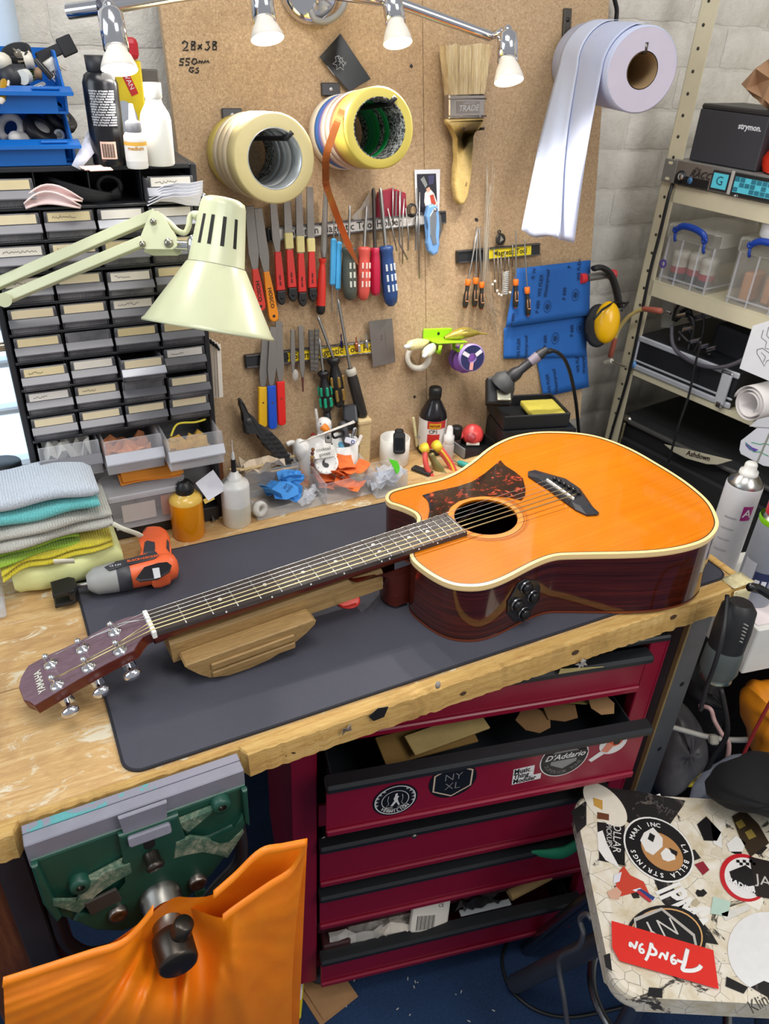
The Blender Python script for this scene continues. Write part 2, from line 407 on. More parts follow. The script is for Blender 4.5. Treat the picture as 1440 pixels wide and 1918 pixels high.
# legs
def angle_leg(x,y,name='leg'):
    g=G(); g.box((x,y,(FLZ-.04)/2),(.05,.004,-FLZ-.04)).box((x-.023,y+.025,(FLZ-.04)/2),(.004,.05,-FLZ-.04))
    for k in range(5): g.cyl((x+.006,y-.0022,-.055-.16*k),(x+.006,y-.003,-.055-.16*k),.0045,n=12,m=1)
    return g.ob(name,[mt('#66696b',.5,.3,.15,20),BLACK],wb)
angle_leg(.902,.605); angle_leg(.902,1.22)
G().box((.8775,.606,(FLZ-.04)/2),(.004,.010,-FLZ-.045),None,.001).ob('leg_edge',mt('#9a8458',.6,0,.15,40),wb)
for x_,z_,r_ in ((.205,-.024,.004),(.62,-.018,.004),(.44,-.022,.003),(.80,-.015,.004)): G().prism([(r_*1.5*cos(2*pi*k/14)*(1+.2*sin(k*2.3)),r_*cos(2*pi*k/14)) for k in range(14)] if False else [(r_*1.5*cos(2*pi*k/14)*(1+.15*sin(k*2.3)),r_*sin(2*pi*k/14)) for k in range(14)],.0008,frame((x_,.5795,z_),(1,0,0),(0,-1,.05))).ob('knot',mt('#4a3420',.8,0,.3,200),wb)
g=G(); g.box((-.13,.64,(FLZ-.036)/2),(.07,.07,-FLZ-.036),None,.002); g.ob('leg',DWOOD,wb)
g=G(); g.box((-.083,.66,(FLZ-.036)/2),(.012,.10,-FLZ-.036),None,.002); g.ob('leg_board',DWOOD,wb)
g=G(); g.box((-.10,.60,(FLZ-.036)/2),(.03,.01,-FLZ-.036),None,.002); g.ob('leg_plate',mt('#3a3a40',.5,.3),wb)
# ================================================================== DESK MAT
MATM,n=base('mat_fabric','#404049',.75)
v=n.co(); f=n.noise(v,900,2,.8); f2=n.noise(v,5,5,.6)
c=n.mix(.5,n.ramp(f,[(.3,'#393943'),(.7,'#4c4c57')]),n.ramp(f2,[(.3,'#3b3b45'),(.7,'#494954')]))
w=n.noise(n.co((1,1,1)),11,6,.75,1.5); c=n.mix(n.ramp(w,[(.70,'#000000'),(.78,'#777777')]),c,'#8d8d92')
n.l(c,n.b.inputs['Base Color']); n.bump(f,.25,.0006)
dm=thing('desk_mat','dark grey rectangular cloth desk mat with stitched edges under the guitar','mat',(.48,.80,0))
MX0,MX1,MY0,MY1=.027,.934,.605,1.0
G().prism(rrect(MX1-MX0,MY1-MY0,.02,6,(MX0+MX1)/2,(MY0+MY1)/2),.0028,None,.0006,z0=.0004).ob('cloth_sheet',MATM,dm)
pts=[(x,y,.0022) for x,y in rrect(MX1-MX0,MY1-MY0,.02,8,(MX0+MX1)/2,(MY0+MY1)/2)]
G().tube(pts,.0019,6,True,flat=1.0).ob('stitched_edge',mt('#24242b',.8,0,.2,900,.6,1200),dm)
# ================================================================== CHIPBOARD
m,n=base('chipboard','#b98d5c',.8)
v=n.co(); f=n.noise(v,420,2,.8); f2=n.noise(v,3.2,4,.6); f3=n.noise(v,190,2,.7)
c=n.ramp(f,[(.30,'#71573a'),(.44,'#a98b66'),(.56,'#bfa27c'),(.70,'#e0caa8')]); c=n.mix(.4,c,n.ramp(f3,[(.36,'#94785a'),(.62,'#ccb28e')]))
c=n.mix(.35,c,n.ramp(f2,[(.35,'#a08466'),(.65,'#bc9e7e')])); n.l(c,n.b.inputs['Base Color']); n.bump(f,.15,.0008); CHIP=m
cb=thing('chipboard_panel','large tan chipboard tool board leaning behind the bench','panel',BO+Vector((.69,0,0)))
TB=Matrix.Translation(BO) @ Matrix(((1,0,0,0),(0,BV.y,BN.y,0),(0,BV.z,BN.z,0),(0,0,0,1)))      # board frame: x right, y up the board, z out
sx=.7075
G().box(((.292+sx)/2,.46,-.0076),(sx-.292-.0008,.92,.015),TB,.0008).ob('panel_sheet',CHIP,cb)
G().box(((1.086+sx)/2,.46,-.0076),(1.086-sx-.0008,.92,.015),TB,.0008).ob('panel_sheet',CHIP,cb)
for px,py in ((770,124),(776,743),(748,806),(893,330+82),(891,411)): 
    p=BP(px,py); G().cyl(p+BN*.0002,p+BN*.0008,.0028,n=12).ob('screw_hole',mt('#2a2420',.6),cb)
g=G(); bp=lambda x,y:tuple((TB.inverted()@BP(x,y)).xy)
for st in ([(341,82),(345,77),(351,80),(350,87),(342,95),(353,94)],[(366,79),(359,78),(358,83),(365,87),(365,93),(358,93),(359,87),(366,80)],[(371,84),(378,92)],[(378,83),(370,93)],[(385,80),(392,78),(389,84),(393,88),(388,94),(383,92)],[(406,79),(399,78),(398,83),(405,87),(405,93),(398,93),(399,86),(406,80)],
  [(345,110),(338,111),(337,115),(343,117),(342,122),(335,122)],[(356,110),(349,110),(348,115),(354,117),(353,122),(347,122)],[(362,110),(359,117),(363,121),(369,117),(367,111),(362,110)],[(372,119),(373,114),(376,115),(376,119),(379,114),(381,119)],[(383,118),(384,113),(387,117),(389,113),(391,118)],
  [(363,127),(356,127),(354,133),(359,136),(363,132),(359,132)],[(372,127),(367,129),(372,133),(370,137),(365,136)]):
    g.stroke([bp(x,y) for x,y in st],.0023,TB,.0006)
g.ob('handwriting',mt('#1c1712',.7),cb,label='black marker figures 28 x 38 550mm')
# ================================================================== GUITAR
GN=Vector((-.05,0,1)).normalized()
GO=hit(283,1165,(0,0,.075),GN); GX=(hit(1045,915,(0,0,.075),GN)-GO).normalized(); GY=GN.cross(GX)
GM=frame(GO,GX,GN); GI=GM.inverted()
def GP(px,py,w=0): return GI@hit(px,py,GO+GN*w,GN)
def GV(px,py,v): return GI@hit(px,py,GO+GY*v,GY)
GA=math.atan2(GX.y,GX.x)
VC=-.0085; SC=.6255
gt=thing('acoustic_guitar','orange-topped cutaway acoustic guitar lying face up across the mat','guitar',(GO.x+.4,GO.y,.003))
m,n=base('spruce_top','#e8820c',.4,coat=.5,spec=.15)
v=n.co((1,1,1),(0,0,-GA)); 
mp=n.new('ShaderNodeMapping'); mp.inputs['Scale'].default_value=(2.5,260,20); n.l(v,mp.inputs[0])
f=n.noise(mp.outputs[0],1.6,4,.6); f2=n.noise(n.co(),7,3)
c=n.mix(.55,n.ramp(f,[(.3,'#b45a00'),(.5,'#c96d00'),(.7,'#d67f0c')]),n.ramp(f2,[(.3,'#c56900'),(.7,'#d17806')])); n.l(c,n.b.inputs['Base Color']); SPRUCE=m
m,n=base('rosewood_side','#3a1512',.12,coat=.8)
v=n.co((2.2,2.2,70)); f=n.noise(v,2.2,5,.65,.8); f2=n.noise(n.co((3,3,260)),1.5,3)
n.l(n.mix(.4,n.ramp(f,[(.3,'#1c0703'),(.5,'#43160b'),(.68,'#662413')]),n.ramp(f2,[(.35,'#250a05'),(.65,'#541d10')])),n.b.inputs['Base Color']); ROSE=m
MAHOG=wood('mahogany','#5a2014','#451509','#6b2a1b',1,(3,60,60),.25,bump=.03)
m,n=base('rosewood_board','#3b3230',.5)
v=n.co((6,220,60),(0,0,-GA)); f=n.noise(v,1.5,4,.7); n.l(n.ramp(f,[(.3,'#2a2220'),(.55,'#413836'),(.75,'#564b48')]),n.b.inputs['Base Color']); FBW=m
CREAMB=mt('#efcf94',.3,0,.06,60)
EBONY=mt('#26262b',.38,0,.15,60)
top_px=[(721,936),(728,922),(752,914),(785,906),(823,898),(856,884),(889,861),(912,842),(936,828),(964,817),(1002,810),(1040,809),(1078,811),(1116,817),(1153,829),(1191,846),(1229,868),(1267,891),(1300,915),(1328,941),(1341,965),(1345,984),(1335,1002),(1314,1016),(1276,1027),(1229,1034),(1172,1037),(1116,1038),(1068,1039),(1040,1041),(1012,1050),(983,1064),(955,1079),(927,1091),(898,1098),(865,1098),(837,1092),(809,1078),(785,1061),(771,1047),(767,1033)]
cut_px=[(784,974),(780,965),(771,958),(747,948),(728,943)]
P1=[Vector(GP(*p).xy) for p in top_px]; P2=[Vector(GP(*p).xy) for p in cut_px]
out=[p.xy for p in smooth_pts([(p.x,p.y,0) for p in P1],5)]+[p.xy for p in smooth_pts([(p.x,p.y,0) for p in P2],5)]
def relax(P,k):
    for _ in range(k): P=[(P[i-1]+P[i]*2+P[(i+1)%len(P)])/4 for i in range(len(P))]
    return P
out=relax([Vector(p) for p in out],3)
if sum(out[i].x*out[(i+1)%len(out)].y-out[(i+1)%len(out)].x*out[i].y for i in range(len(out)))<0: out=out[::-1]
NO=len(out)
def inset(P,d):
    K=len(P); o=[]
    for i in range(K):
        t=(P[(i+1)%K]-P[i-1]).normalized(); o.append(P[i]+Vector((-t.y,t.x))*d)
    return o
def dep_at(u):                                     # body depth so that the back lies flat on the mat
    p=GO+GX*u; return -(p.z-.0038)/GN.z
sh=GP(909,968); SH=Vector((.483,VC-.001)); SHR=.0455
# sides and back
g=G(); vs=[];fs=[]
for lv in range(3):
    for p in out:
        d=dep_at(p.x); vs.append((p.x,p.y,-.0055+(d+.004+.0055)*lv/2))
for lv in range(2):
    for i in range(NO): j=(i+1)%NO; fs.append([lv*NO+j,lv*NO+i,(lv+1)*NO+i,(lv+1)*NO+j])
g.add(vs,fs,GM,True); g.ob('side',ROSE,gt)
g=G(); vs=[(p.x,p.y,dep_at(p.x)) for p in inset(out,.0002)]
g.add(vs,[list(range(NO))[::-1]],GM); g.ob('back',ROSE,gt)
g=G(); vs=[];fs=[]
for p,q,w in ((1,0,0),): pass
o1=inset(out,-.0006)
for lv in range(2):
    for p in o1: vs.append((p.x,p.y,dep_at(p.x)+(.004 if lv==0 else 0)))
for i in range(NO): j=(i+1)%NO; fs.append([j,i,NO+i,NO+j])
g.add(vs,fs,GM,True); g.ob('back_binding',mt('#7a3a22',.3,0,.1),gt)
def bandmesh(o_in,o_out,w0,w1,closed_side=True):   # top ring + outer wall
    g=G(); A=[(p.x,p.y,w0) for p in o_in]; B=[(p.x,p.y,w0) for p in o_out]; C=[(p.x,p.y,w1) for p in o_out]; vs=A+B+C
    fs=[]
    for i in range(NO):
        j=(i+1)%NO; fs.append([NO+i,NO+j,j,i]); fs.append([2*NO+i,2*NO+j,NO+j,NO+i])
    return g.add(vs,fs,GM,False)
bandmesh(inset(out,.0042),inset(out,-.0008),.0006,-.0062).ob('binding',CREAMB,gt)
bandmesh(inset(out,.0056),inset(out,.0042),.0005,.0).ob('purfling',mt('#3a2314',.4),gt,label='thin dark line inside the cream binding')
bandmesh(inset(out,-.0002),inset(out,-.0006),-.0062,-.0078).ob('side_purfling',mt('#d9b27c',.4),gt)
# soundboard with its hole
b=bmesh.new(); ov=[b.verts.new((p.x,p.y,0)) for p in inset(out,.005)]; hv=[b.verts.new((SH.x+SHR*cos(2*pi*k/64),SH.y+SHR*sin(2*pi*k/64),0)) for k in range(64)]
ed=[b.edges.new((L[i],L[(i+1)%len(L)])) for L in (ov,hv) for i in range(len(L))]
bmesh.ops.triangle_fill(b,use_beauty=True,use_dissolve=False,edges=ed,normal=(0,0,1))
bmesh.ops.delete(b,geom=[f for f in b.faces if (f.calc_center_median().xy-SH).length<SHR*.98],context='FACES_ONLY')
b.normal_update()
for f in b.faces:
    if f.normal.z<0: f.normal_flip()
g=G(); g.bm(b,GM)
g.lathe([(SHR,0),(SHR,-.004),(SHR+.001,-.004)],GM@T(SH.x,SH.y,0),64,cap=False); g.ob('soundboard',SPRUCE,gt)
for r0,r1,c,nm in ((SHR+.0085,SHR+.0098,'#8a4a12','rosette_ring'),(SHR+.0125,SHR+.0132,'#7a3f10','rosette_ring'),(SHR+.0148,SHR+.0155,'#9c5614','rosette_ring'),(SHR+.0002,SHR+.0014,'#c07830','rosette_ring')):
    G().lathe([(r0,.0004),(r1,.0004)],GM@T(SH.x,SH.y,0),64,cap=False).ob(nm,mt(c,.3),gt)
G().lathe([(SHR+.0014,.0003),(SHR+.0085,.0003)],GM@T(SH.x,SH.y,0),64,cap=False).ob('rosette_band',mt('#dd8a3a',.2,0,.1,200),gt)
# pickguard
m,n=base('tortoise','#2a1512',.1,coat=.6)
v=n.co((1,1,1)); f=n.noise(v,55,3,.6,1.6)
n.l(n.ramp(f,[(.46,'#1d1210'),(.56,'#35130f'),(.63,'#8a2c1c'),(.70,'#c05a3a')]),n.b.inputs['Base Color']); TORT=m
pg=[(937,862),(946,873),(964,884),(979,896),(984,915),(983,928),(976,937),(958,932),(932,929),(908,928),(882,931),(859,938),(843,949),(836,964),(813,967),(801,973),(805,955),(803,941),(799,934),(791,928),(818,920),(856,912),(884,903),(908,887),(927,871)]
G().prism([tuple(GP(x,y,.001).xy) for x,y in pg],.0011,GM,.0003,z0=.0006).ob('pickguard',TORT,gt)
# bridge
br=[(989,882),(1002,879),(1031,887),(1059,895),(1087,914),(1101,934),(1111,949),(1122,959),(1118,962),(1099,963),(1078,953),(1049,932),(1026,914),(1002,899),(989,890)]
BL=[Vector(GP(x,y,.004).xy) for x,y in br]; bc=sum(BL,Vector((0,0)))/len(BL)
g=G(); inn=[bc+(p-bc)*.62 for p in BL]; K=len(BL)
L0=[(p.x,p.y,.0003) for p in BL]; L1=[(p.x,p.y,.003) for p in BL]; L2=[(bc.x+(p.x-bc.x)*.8,bc.y+(p.y-bc.y)*.72,.0075) for p in BL]
vs=L0+L1+L2
if sum(BL[i].x*BL[(i+1)%K].y-BL[(i+1)%K].x*BL[i].y for i in range(K))<0: rv=True
else: rv=False
fs=[]
for lv in (0,1):
    for i in range(K):
        j=(i+1)%K; q=[lv*K+i,lv*K+j,lv*K+K+j,lv*K+K+i]; fs.append(q[::-1] if rv else q)
q=list(range(2*K,3*K)); fs.append(q[::-1] if rv else q); g.add(vs,fs,GM); g.ob('bridge',EBONY,gt)
sa,sb=GP(1020,898,.011),GP(1079,931,.011)
G().box(((sa.x+sb.x)/2,(sa.y+sb.y)/2,.0085),(.003,(sa-sb).length,.006),GM,.0008).ob('saddle',mt('#f1efe6',.35),gt)
pin0=None
for px,py in ((1039,896),(1048,901),(1057,906),(1066,911.5),(1075,916.5),(1084,922)):
    p=GP(px,py,.011); g=G(); g.lathe([(.0023,-.005),(.002,-.001),(.0028,.0),(.0036,.0018),(.0036,.003),(.002,.0046),(0,.0049)],GM@T(p.x,p.y,.0085),12); g.ob('bridge_pin',mt('#0d0d10',.15),gt)
# neck, fretboard, frets
def halfw(u): return .0215+(.0275-.0215)*min(1,max(0,u/.43))
rows=[]
for i in range(25):
    u=-.004+.345*i/24; hw=halfw(u)-.0005; th=.017+.002*i/24
    if i<3: th+=.004*(3-i)/3
    rows.append([(u,VC-hw*cos(pi*k/12),-th*sin(pi*k/12)**.8+.001) for k in range(13)])
g=G(); g.grid(rows,0,M=GM); g.ob('neck',MAHOG,gt)
g=G(); rows=[]
for k,(u0,wz) in enumerate(((.255,-.019),(.29,-.022),(.307,-.032),(.313,-.05),(.315,-.075),(.316,dep_at(.32)+.004))):
    hw=.024-.0025*k/5
    rows.append([(.345,VC-hw,wz),(u0+.006,VC-hw,wz),(u0,VC-hw*.6,wz),(u0-.002,VC,wz),(u0,VC+hw*.6,wz),(u0+.006,VC+hw,wz),(.345,VC+hw,wz)])
g.grid(rows,0,M=GM); g.add([Vector(p) for p in rows[-1]],[list(range(7))],GM); g.ob('heel',MAHOG,gt)
p=GV(712,1081,VC-.008); g=G(); g.lathe([(.003,0),(.0032,.006),(.007,.009),(.007,.011),(.003,.013),(0,.013)],axis(GM@Vector((.314,VC-.004,-.047)),GM@Vector((.29,VC-.012,-.047))),14); g.ob('strap_button',CHROME,gt)
UE=.4325
g=G(); vs=[]
for u,w in ((0,.0015),(UE,.0004)):
    hw=halfw(u); vs+=[(u,VC-hw,w),(u,VC+hw,w),(u,VC+hw*.97,.0066),(u,VC,.0072),(u,VC-hw*.97,.0066)]
g.add(vs,[[0,5,9,4],[4,9,8,3],[3,8,7,2],[2,7,6,1],[0,4,3,2,1],[5,6,7,8,9],[0,1,6,5]],GM); g.ob('fretboard',FBW,gt)
NICK=metal('#d9d6d0',.3)
for k in range(1,21):
    u=SC*(1-2**(-k/12))
    if u>UE-.002: break
    hw=halfw(u); g=G(); g.tube([GM@Vector((u,VC-hw*.99,.0068)),GM@Vector((u,VC-hw*.5,.0073)),GM@Vector((u,VC,.0075)),GM@Vector((u,VC+hw*.5,.0073)),GM@Vector((u,VC+hw*.99,.0068))],.0010,5); g.ob('fret',NICK,gt)
DOT=mt('#f3f1ea',.3)
for k in (3,5,7,9,12,12.5,15,17):
    kk=int(k); u=(SC*(1-2**(-kk/12))+SC*(1-2**(-(kk-1)/12)))/2; dv=.009 if k==12 else (-.009 if k==12.5 else 0)
    G().lathe([(0,.0074),(.0028,.0073),(.0028,.006)],GM@T(u,VC+dv,0),12).ob('fret_marker',DOT,gt)
    q=halfw(u); uu=u+(0 if k not in (12,12.5) else (.006 if k==12 else -.006))
    G().cyl(GM@Vector((uu,VC-q+.0005,.004)),GM@Vector((uu,VC-q-.0003,.004)),.0012,n=8).ob('side_dot',DOT,gt)
g=G(); g.box((-.003,VC,.0045),(.0055,.0445,.0105),GM,.0012,seg=2); g.ob('nut',mt('#f0efe8',.35),gt)
# headstock
t=R_(12); HX=GX*cos(t)+GN*sin(t); HN=HX.cross(GY); HO=GO+GN*.003
HM=frame(HO,HX,HN); HI=HM.inverted()
def HP(px,py,w=0): return HI@hit(px,py,HO+HN*w,HN)
hs=[(276,1148),(240,1155),(228,1159),(204,1171),(163,1193),(122,1213),(87,1228),(52,1247),(47,1255),(38,1270),(34,1287),(44,1312),(54,1314),(64,1322),(146,1273),(204,1241),(251,1218),(258,1205),(268,1192),(287,1184)]
HPOLY=[tuple(HP(*p).xy) for p in hs]
HWD=wood('headstock_face','#6e545d','#5d454e','#7d636c',1,(3,50,50),.22,bump=.05)  # veneer colour has the lavender reflection painted in
G().prism(HPOLY,.0135,HM,.0006,z0=-.0145).ob('headstock',MAHOG,gt)
G().prism([(sum(p[0] for p in HPOLY)/len(HPOLY)*.01+p[0]*.99,sum(p[1] for p in HPOLY)/len(HPOLY)*.01+p[1]*.99) for p in HPOLY],.001,HM,.0003,z0=-.001).ob('headstock_veneer',HWD,gt,label='glossy dark headstock front with a purple reflection put into its colour')
g=G(); c=HP(75,1277); MT=Matrix(((0,-1,0,c.x),(1,0,0,c.y),(0,0,1,.0003),(0,0,0,1)))
g.text('YAMAHA',.0115,HM@MT,h=.0002,bold=.0002,sx=.8); g.ob('lettering',mt('#d8d6c6',.4),gt)
posts=[(215,1184),(155,1216),(95,1245),(225,1219),(166,1250),(107,1284)]
PP=[]
for i,(px,py) in enumerate(posts):
    c=HP(px,py); PP.append(c); B=HM@T(c.x,c.y,0)
    tn=G(); tn.lathe([(.0085,0),(.0085,.0012),(.0062,.003),(.0055,.003),(.0055,.0045),(.0034,.005),(.0030,.010),(.0036,.012),(.0036,.0155),(.0022,.0172),(0,.0176)],B,18); pt=tn.ob('tuning_post',CHROME,gt)
    lo=i>=3; edge=-.046 if lo else .034
    y0=(min(p[1] for p in HPOLY if abs(p[0]-c.x)<.03) if lo else max(p[1] for p in HPOLY if abs(p[0]-c.x)<.03))
    sgn=-1 if lo else 1
    g=G(); g.box((c.x,c.y,-.022),(.016,.014,.015),HM,.003,seg=2); g.cyl(HM@Vector((c.x,c.y,-.023)),HM@Vector((c.x,y0+sgn*.006,-.023)),.003)
    g.ob('tuner_housing',CHROME,gt)
    b=HM@T(c.x,y0+sgn*.0105,-.0235); g=G()
    g.sph((0,0,0),(.0105,.0062,.0070),18,0,b); g.ob('tuner_button',CHROME,gt)
# strings
sad=[sa+(sb-sa)*((k+.45)/5.9) for k in range(6)]
gold=metal('#d9c79a',.3); steel=metal('#e6e4de',.22)
order=[0,1,2,5,4,3]
pmap=[PP[2],PP[1],PP[0],PP[3],PP[4],PP[5]]
for k in range(6):
    nv=VC+.0175-.035*k/5; s=sad[k]; r=(.00038,.00042,.00055,.0007,.00085,.001)[k]
    pp=pmap[k]; po=HM@Vector((pp.x+.003,pp.y,.0115))
    pin=GP(*((1039,896),(1048,901),(1057,906),(1066,911.5),(1075,916.5),(1084,922))[k],.009); pin.z=.0085
    G().tube([po,GM@Vector((-.003,nv,.0102)),GM@Vector((.2,nv+(s.y-nv)*.32,.0112)),GM@Vector((s.x,s.y,.0122)),GM@pin],r,6).ob('string',gold if k>2 else steel,gt)
# preamp panel on the treble side
A=GO+GX*0; a3=hit(1006,1052,GO,GN); b3=hit(955,1079,GO,GN); pn=(b3-a3).cross(GN).normalized()
if pn.dot(CC-a3)<0: pn=-pn
pp=a3+pn*.0015
PF=frame(hit(980,1124,pp,pn),(a3-b3),pn); PI=PF.inverted()
def PPx(px,py): return PI@hit(px,py,pp,pn)
poly=[tuple(PPx(*p).xy) for p in ((983,1084),(1007,1088),(1012,1098),(1010,1122),(980,1165),(962,1163),(950,1149),(951,1128),(971,1092))]
G().prism(poly,.003,PF,.001,z0=-.002).ob('control_panel',mt('#3a3a3c',.15,.6),gt,label='smoked panel with four round control knobs')
for px,py in ((983,1099),(996,1116),(966,1131),(979,1147)):
    c=PPx(px,py); q=PF@T(c.x,c.y,.001); G().lathe([(.0075,0),(.0075,.001),(.0085,.0012),(.0085,.006),(.007,.0075),(0,.008)],q,20).ob('control_knob',mt('#101012',.25),gt)
    G().lathe([(.0102,0),(.0102,.0012),(.0086,.0016)],q,20,cap=False).ob('knob_ring',metal('#8f8f92',.2),gt)
# ================================================================== NECK CRADLE
CRW=wood('cradle_wood','#9a7a4b','#7d6038','#b5945f',1.0,(1.6,22,22),.6,bump=.3,stain=('#6c5838',12,.6,.75))
cr=thing('neck_cradle','grooved wooden guitar neck cradle with half-moon rocker foot on the mat','stand',(.2,.74,.003))
def yz_prism(poly,u0,u1): return None
g=G(); prof=[(.021,-.0195),(-.021,-.0195),(-.0255,-.023),(-.0255,-.051),(.024,-.051),(.024,-.022)]
u0,u1=.012,.304
vs=[(u,v_,w_) for u in (u0,u1) for v_,w_ in prof]; k=len(prof)
g.add(vs,[list(range(k)),list(range(k,2*k))[::-1]]+[[i,k+i,k+(i+1)%k,(i+1)%k] for i in range(k)],GM)
g.ob('rail',CRW,cr)
def rocker(v0,v1,nm):
    pts=[]; 
    zb=dep_at(.1)+.0005
    base=[(.022,-.0370),(.188,-.0370),(.192,-.041),(.190,-.047),(.176,-.0555),(.168,-.060),(.150,-.069),(.125,-.0765),(.098,zb),(.070,zb+.001),(.047,-.072),(.036,-.060),(.028,-.050),(.022,-.044),(.020,-.040)]
    M=GM@Matrix(((1,0,0,0),(0,0,1,0),(0,1,0,0),(0,0,0,1)))
    g=G(); g.prism(base,v1-v0,GM@Matrix(((1,0,0,0),(0,0,-1,v1),(0,1,0,0),(0,0,0,1))),.0015)
    return g.ob(nm,CRW,cr)
rocker(-.052,-.0258,'rocker'); rocker(.0245,.046,'rocker')
G().box((.1,0,-.0545),(.10,.049,.0065),GM,.001).ob('cross_block',CRW,cr)
# ridges along the rocker face
for w_,th in ((-.0525,.003),(-.0655,.003)):
    G().box((.105,-.0535,w_),(.15 if w_>-.05 else .11,.004,.010),GM,.0015).ob('ridge',CRW,cr)
g=G(); q=hit(632,1121,(0,0,.0045),Vector((0,0,1))); g.lathe([(.017,0),(.017,.002),(.015,.0028),(0,.0028)],T(q.x+.012,q.y-.010,.0032),28)
one(g,'disc','_' and mt('#e23b30',.45),'flat red disc on the mat behind the neck cradle','disc')
# ================================================================== helpers for things that stand somewhere
def stand(bx,by,z,tx,ty,wpx):
    P=Z(bx,by,z); dpt=(P-CC).dot(CAMZ); r=wpx/2*dpt/FPX
    h=Y(tx,ty,P.y+r).z-z
    return Vector((P.x,P.y+r*.85,z)),h,r
def px2m(p): return (Vector(p)-CC).dot(CAMZ)/FPX
# ================================================================== DRAWER CABINET
CF,CX0,CX1,CZ1=1.065,.005,.271,.537
CBK=mt('#26272b',.38,0,.12,50)
m,n=base('smoky_plastic','#77767a',.3)
tr=n.new('ShaderNodeBsdfTransparent'); mx=n.new('ShaderNodeMixShader'); mx.inputs[0].default_value=.72
f=n.noise(n.co(),30,4); n.l(n.ramp(f,[(.3,'#5f5e62'),(.7,'#8d8b8e')]),n.b.inputs['Base Color'])
n.l(tr.outputs[0],mx.inputs[1]); n.l(n.b.outputs[0],mx.inputs[2]); n.l(mx.outputs[0],n.out.inputs[0]); SMOKE=m
GRIP=mt('#737277',.3,0,.06,40); GRIPW=mt('#b9bac2',.25,0,.04,40)
cab=thing('drawer_cabinet','tall black cabinet of small clear parts drawers with handwritten card labels','cabinet',((CX0+CX1)/2,CF+.075,0))
g=G()
g.box((CX0+.004,CF+.075,CZ1/2),(.008,.15,CZ1),None,.0015).box((CX1-.004,CF+.075,CZ1/2),(.008,.15,CZ1),None,.0015).box(((CX0+CX1)/2,CF+.148,CZ1/2),(CX1-CX0-.016,.004,CZ1))
g.ob('frame',CBK,cab)
G().box(((CX0+CX1)/2,CF+.075,CZ1-.003),(CX1-CX0-.016,.15,.006),None,.001).ob('top_panel',CBK,cab)
G().box(((CX0+CX1)/2,CF+.07,.0125),(CX1-CX0-.016,.15,.025),None,.001).ob('base_panel',CBK,cab)
RZS=[.5285-.03815*i for i in range(10)]
for z in RZS[1:]+[.128]:
    G().box(((CX0+CX1)/2,CF+.072,z),(CX1-CX0-.016,.147,.0035),None,.0006).ob('shelf',CBK,cab)
COLX=[.0165+.0628*i for i in range(4)]
g=G()
for i in range(1,4): g.box((COLX[i]-.0026,CF+.08,.36),(.0016,.13,.345))
g.ob('divider',CBK,cab,'stuff')
def drawer(w,h,d,lab,grip,origin,ribs=True,mat=SMOKE):
    x,y,z=origin; g=G()
    g.box((x+w/2,y+d/2,z+.001),(w,d,.002)).box((x+.001,y+d/2,z+h*.44),(.002,d,h*.85)).box((x+w-.001,y+d/2,z+h*.44),(.002,d,h*.85)).box((x+w/2,y+d-.001,z+h*.4),(w,.002,h*.8))
    g.box((x+w/2,y+.0012,z+h/2),(w,.0024,h),None,.0008)
    if ribs:
        for q in (.36,.5,.64):
            for dd in (-.0022,.0022): g.box((x+w*q+dd,y-.0003,z+h*.17),(.0008,.0012,h*.28))
    o=g.ob('drawer',mat,cab)
    G().prism([(0,h*.30),(-.0075,h*.33),(-.0075,h*.37),(-.0005,h*.60),(.0008,h*.60)],w+.002,Matrix(((0,0,1,x-.001),(1,0,0,y),(0,1,0,z),(0,0,0,1))),.0004).ob('grip',grip,o)
    if lab:
        G().box((x+w/2,y-.0006,z+h*.80),(w*.86,.0008,h*.32)).ob('label_card',lab,o)
    return o
TAN=[mt(c,.7,0,.08,25) for c in ('#e2d0a4','#e8d8b4','#ece4d6','#efe9e0','#e0cd9c')]
pick=[[0,None,None,3],[1,0,3,3],[2,1,0,1],[2,1,2,0],[1,1,2,1],[0,None,4,4],[0,2,1,3],[3,1,None,1],[1,1,1,1]]
slide={(0,3):.012,(6,2):.022,(6,0):.008,(7,3):.012,(7,2):.004,(3,2):.006,(4,0):.003,(1,0):.004,(6,1):.003}
WHT={(0,3),(1,2),(1,3),(6,2)}
prot={}
gone={(0,1),(0,2)}
for r in range(9):
    for c in range(4):
        if (r,c) in gone: continue
        org=Vector((COLX[c],CF-.001-slide.get((r,c),0),RZS[r+1]+.0019))
        key=(pick[r][c],(r,c) in WHT)
        if key not in prot:
            o=drawer(.0572,.0325,.115,TAN[pick[r][c]] if pick[r][c] is not None else None,GRIPW if key[1] else GRIP,org); prot[key]=(o,org)
        else:
            o,p0=prot[key]; dup(o,org-p0,cab)
# scribbles on a few cards
def scrib(x,y,z,w,seed):
    rr=random.Random(seed); pts=[]; M=Matrix(((1,0,0,x),(0,0,-1,y),(0,1,0,z),(0,0,0,1))); n_=int(w/.0016)
    return [(i*.0016,rr.uniform(-.0018,.0018)) for i in range(n_)],M
sg=G()
for r,c,w in ((1,1,.03),(2,0,.04),(2,1,.016),(3,0,.03),(3,2,.022),(4,2,.03),(6,0,.02),(7,0,.02),(7,1,.02),(0,3,.03),(6,3,.02)):
    p,M=scrib(COLX[c]+.009,CF-.0022-slide.get((r,c),0),RZS[r+1]+.0019+.026,w,r*7+c); sg.stroke(p,.0006,M,.0002)
sg.ob('handwriting',mt('#5b5348',.8),cab,'stuff')
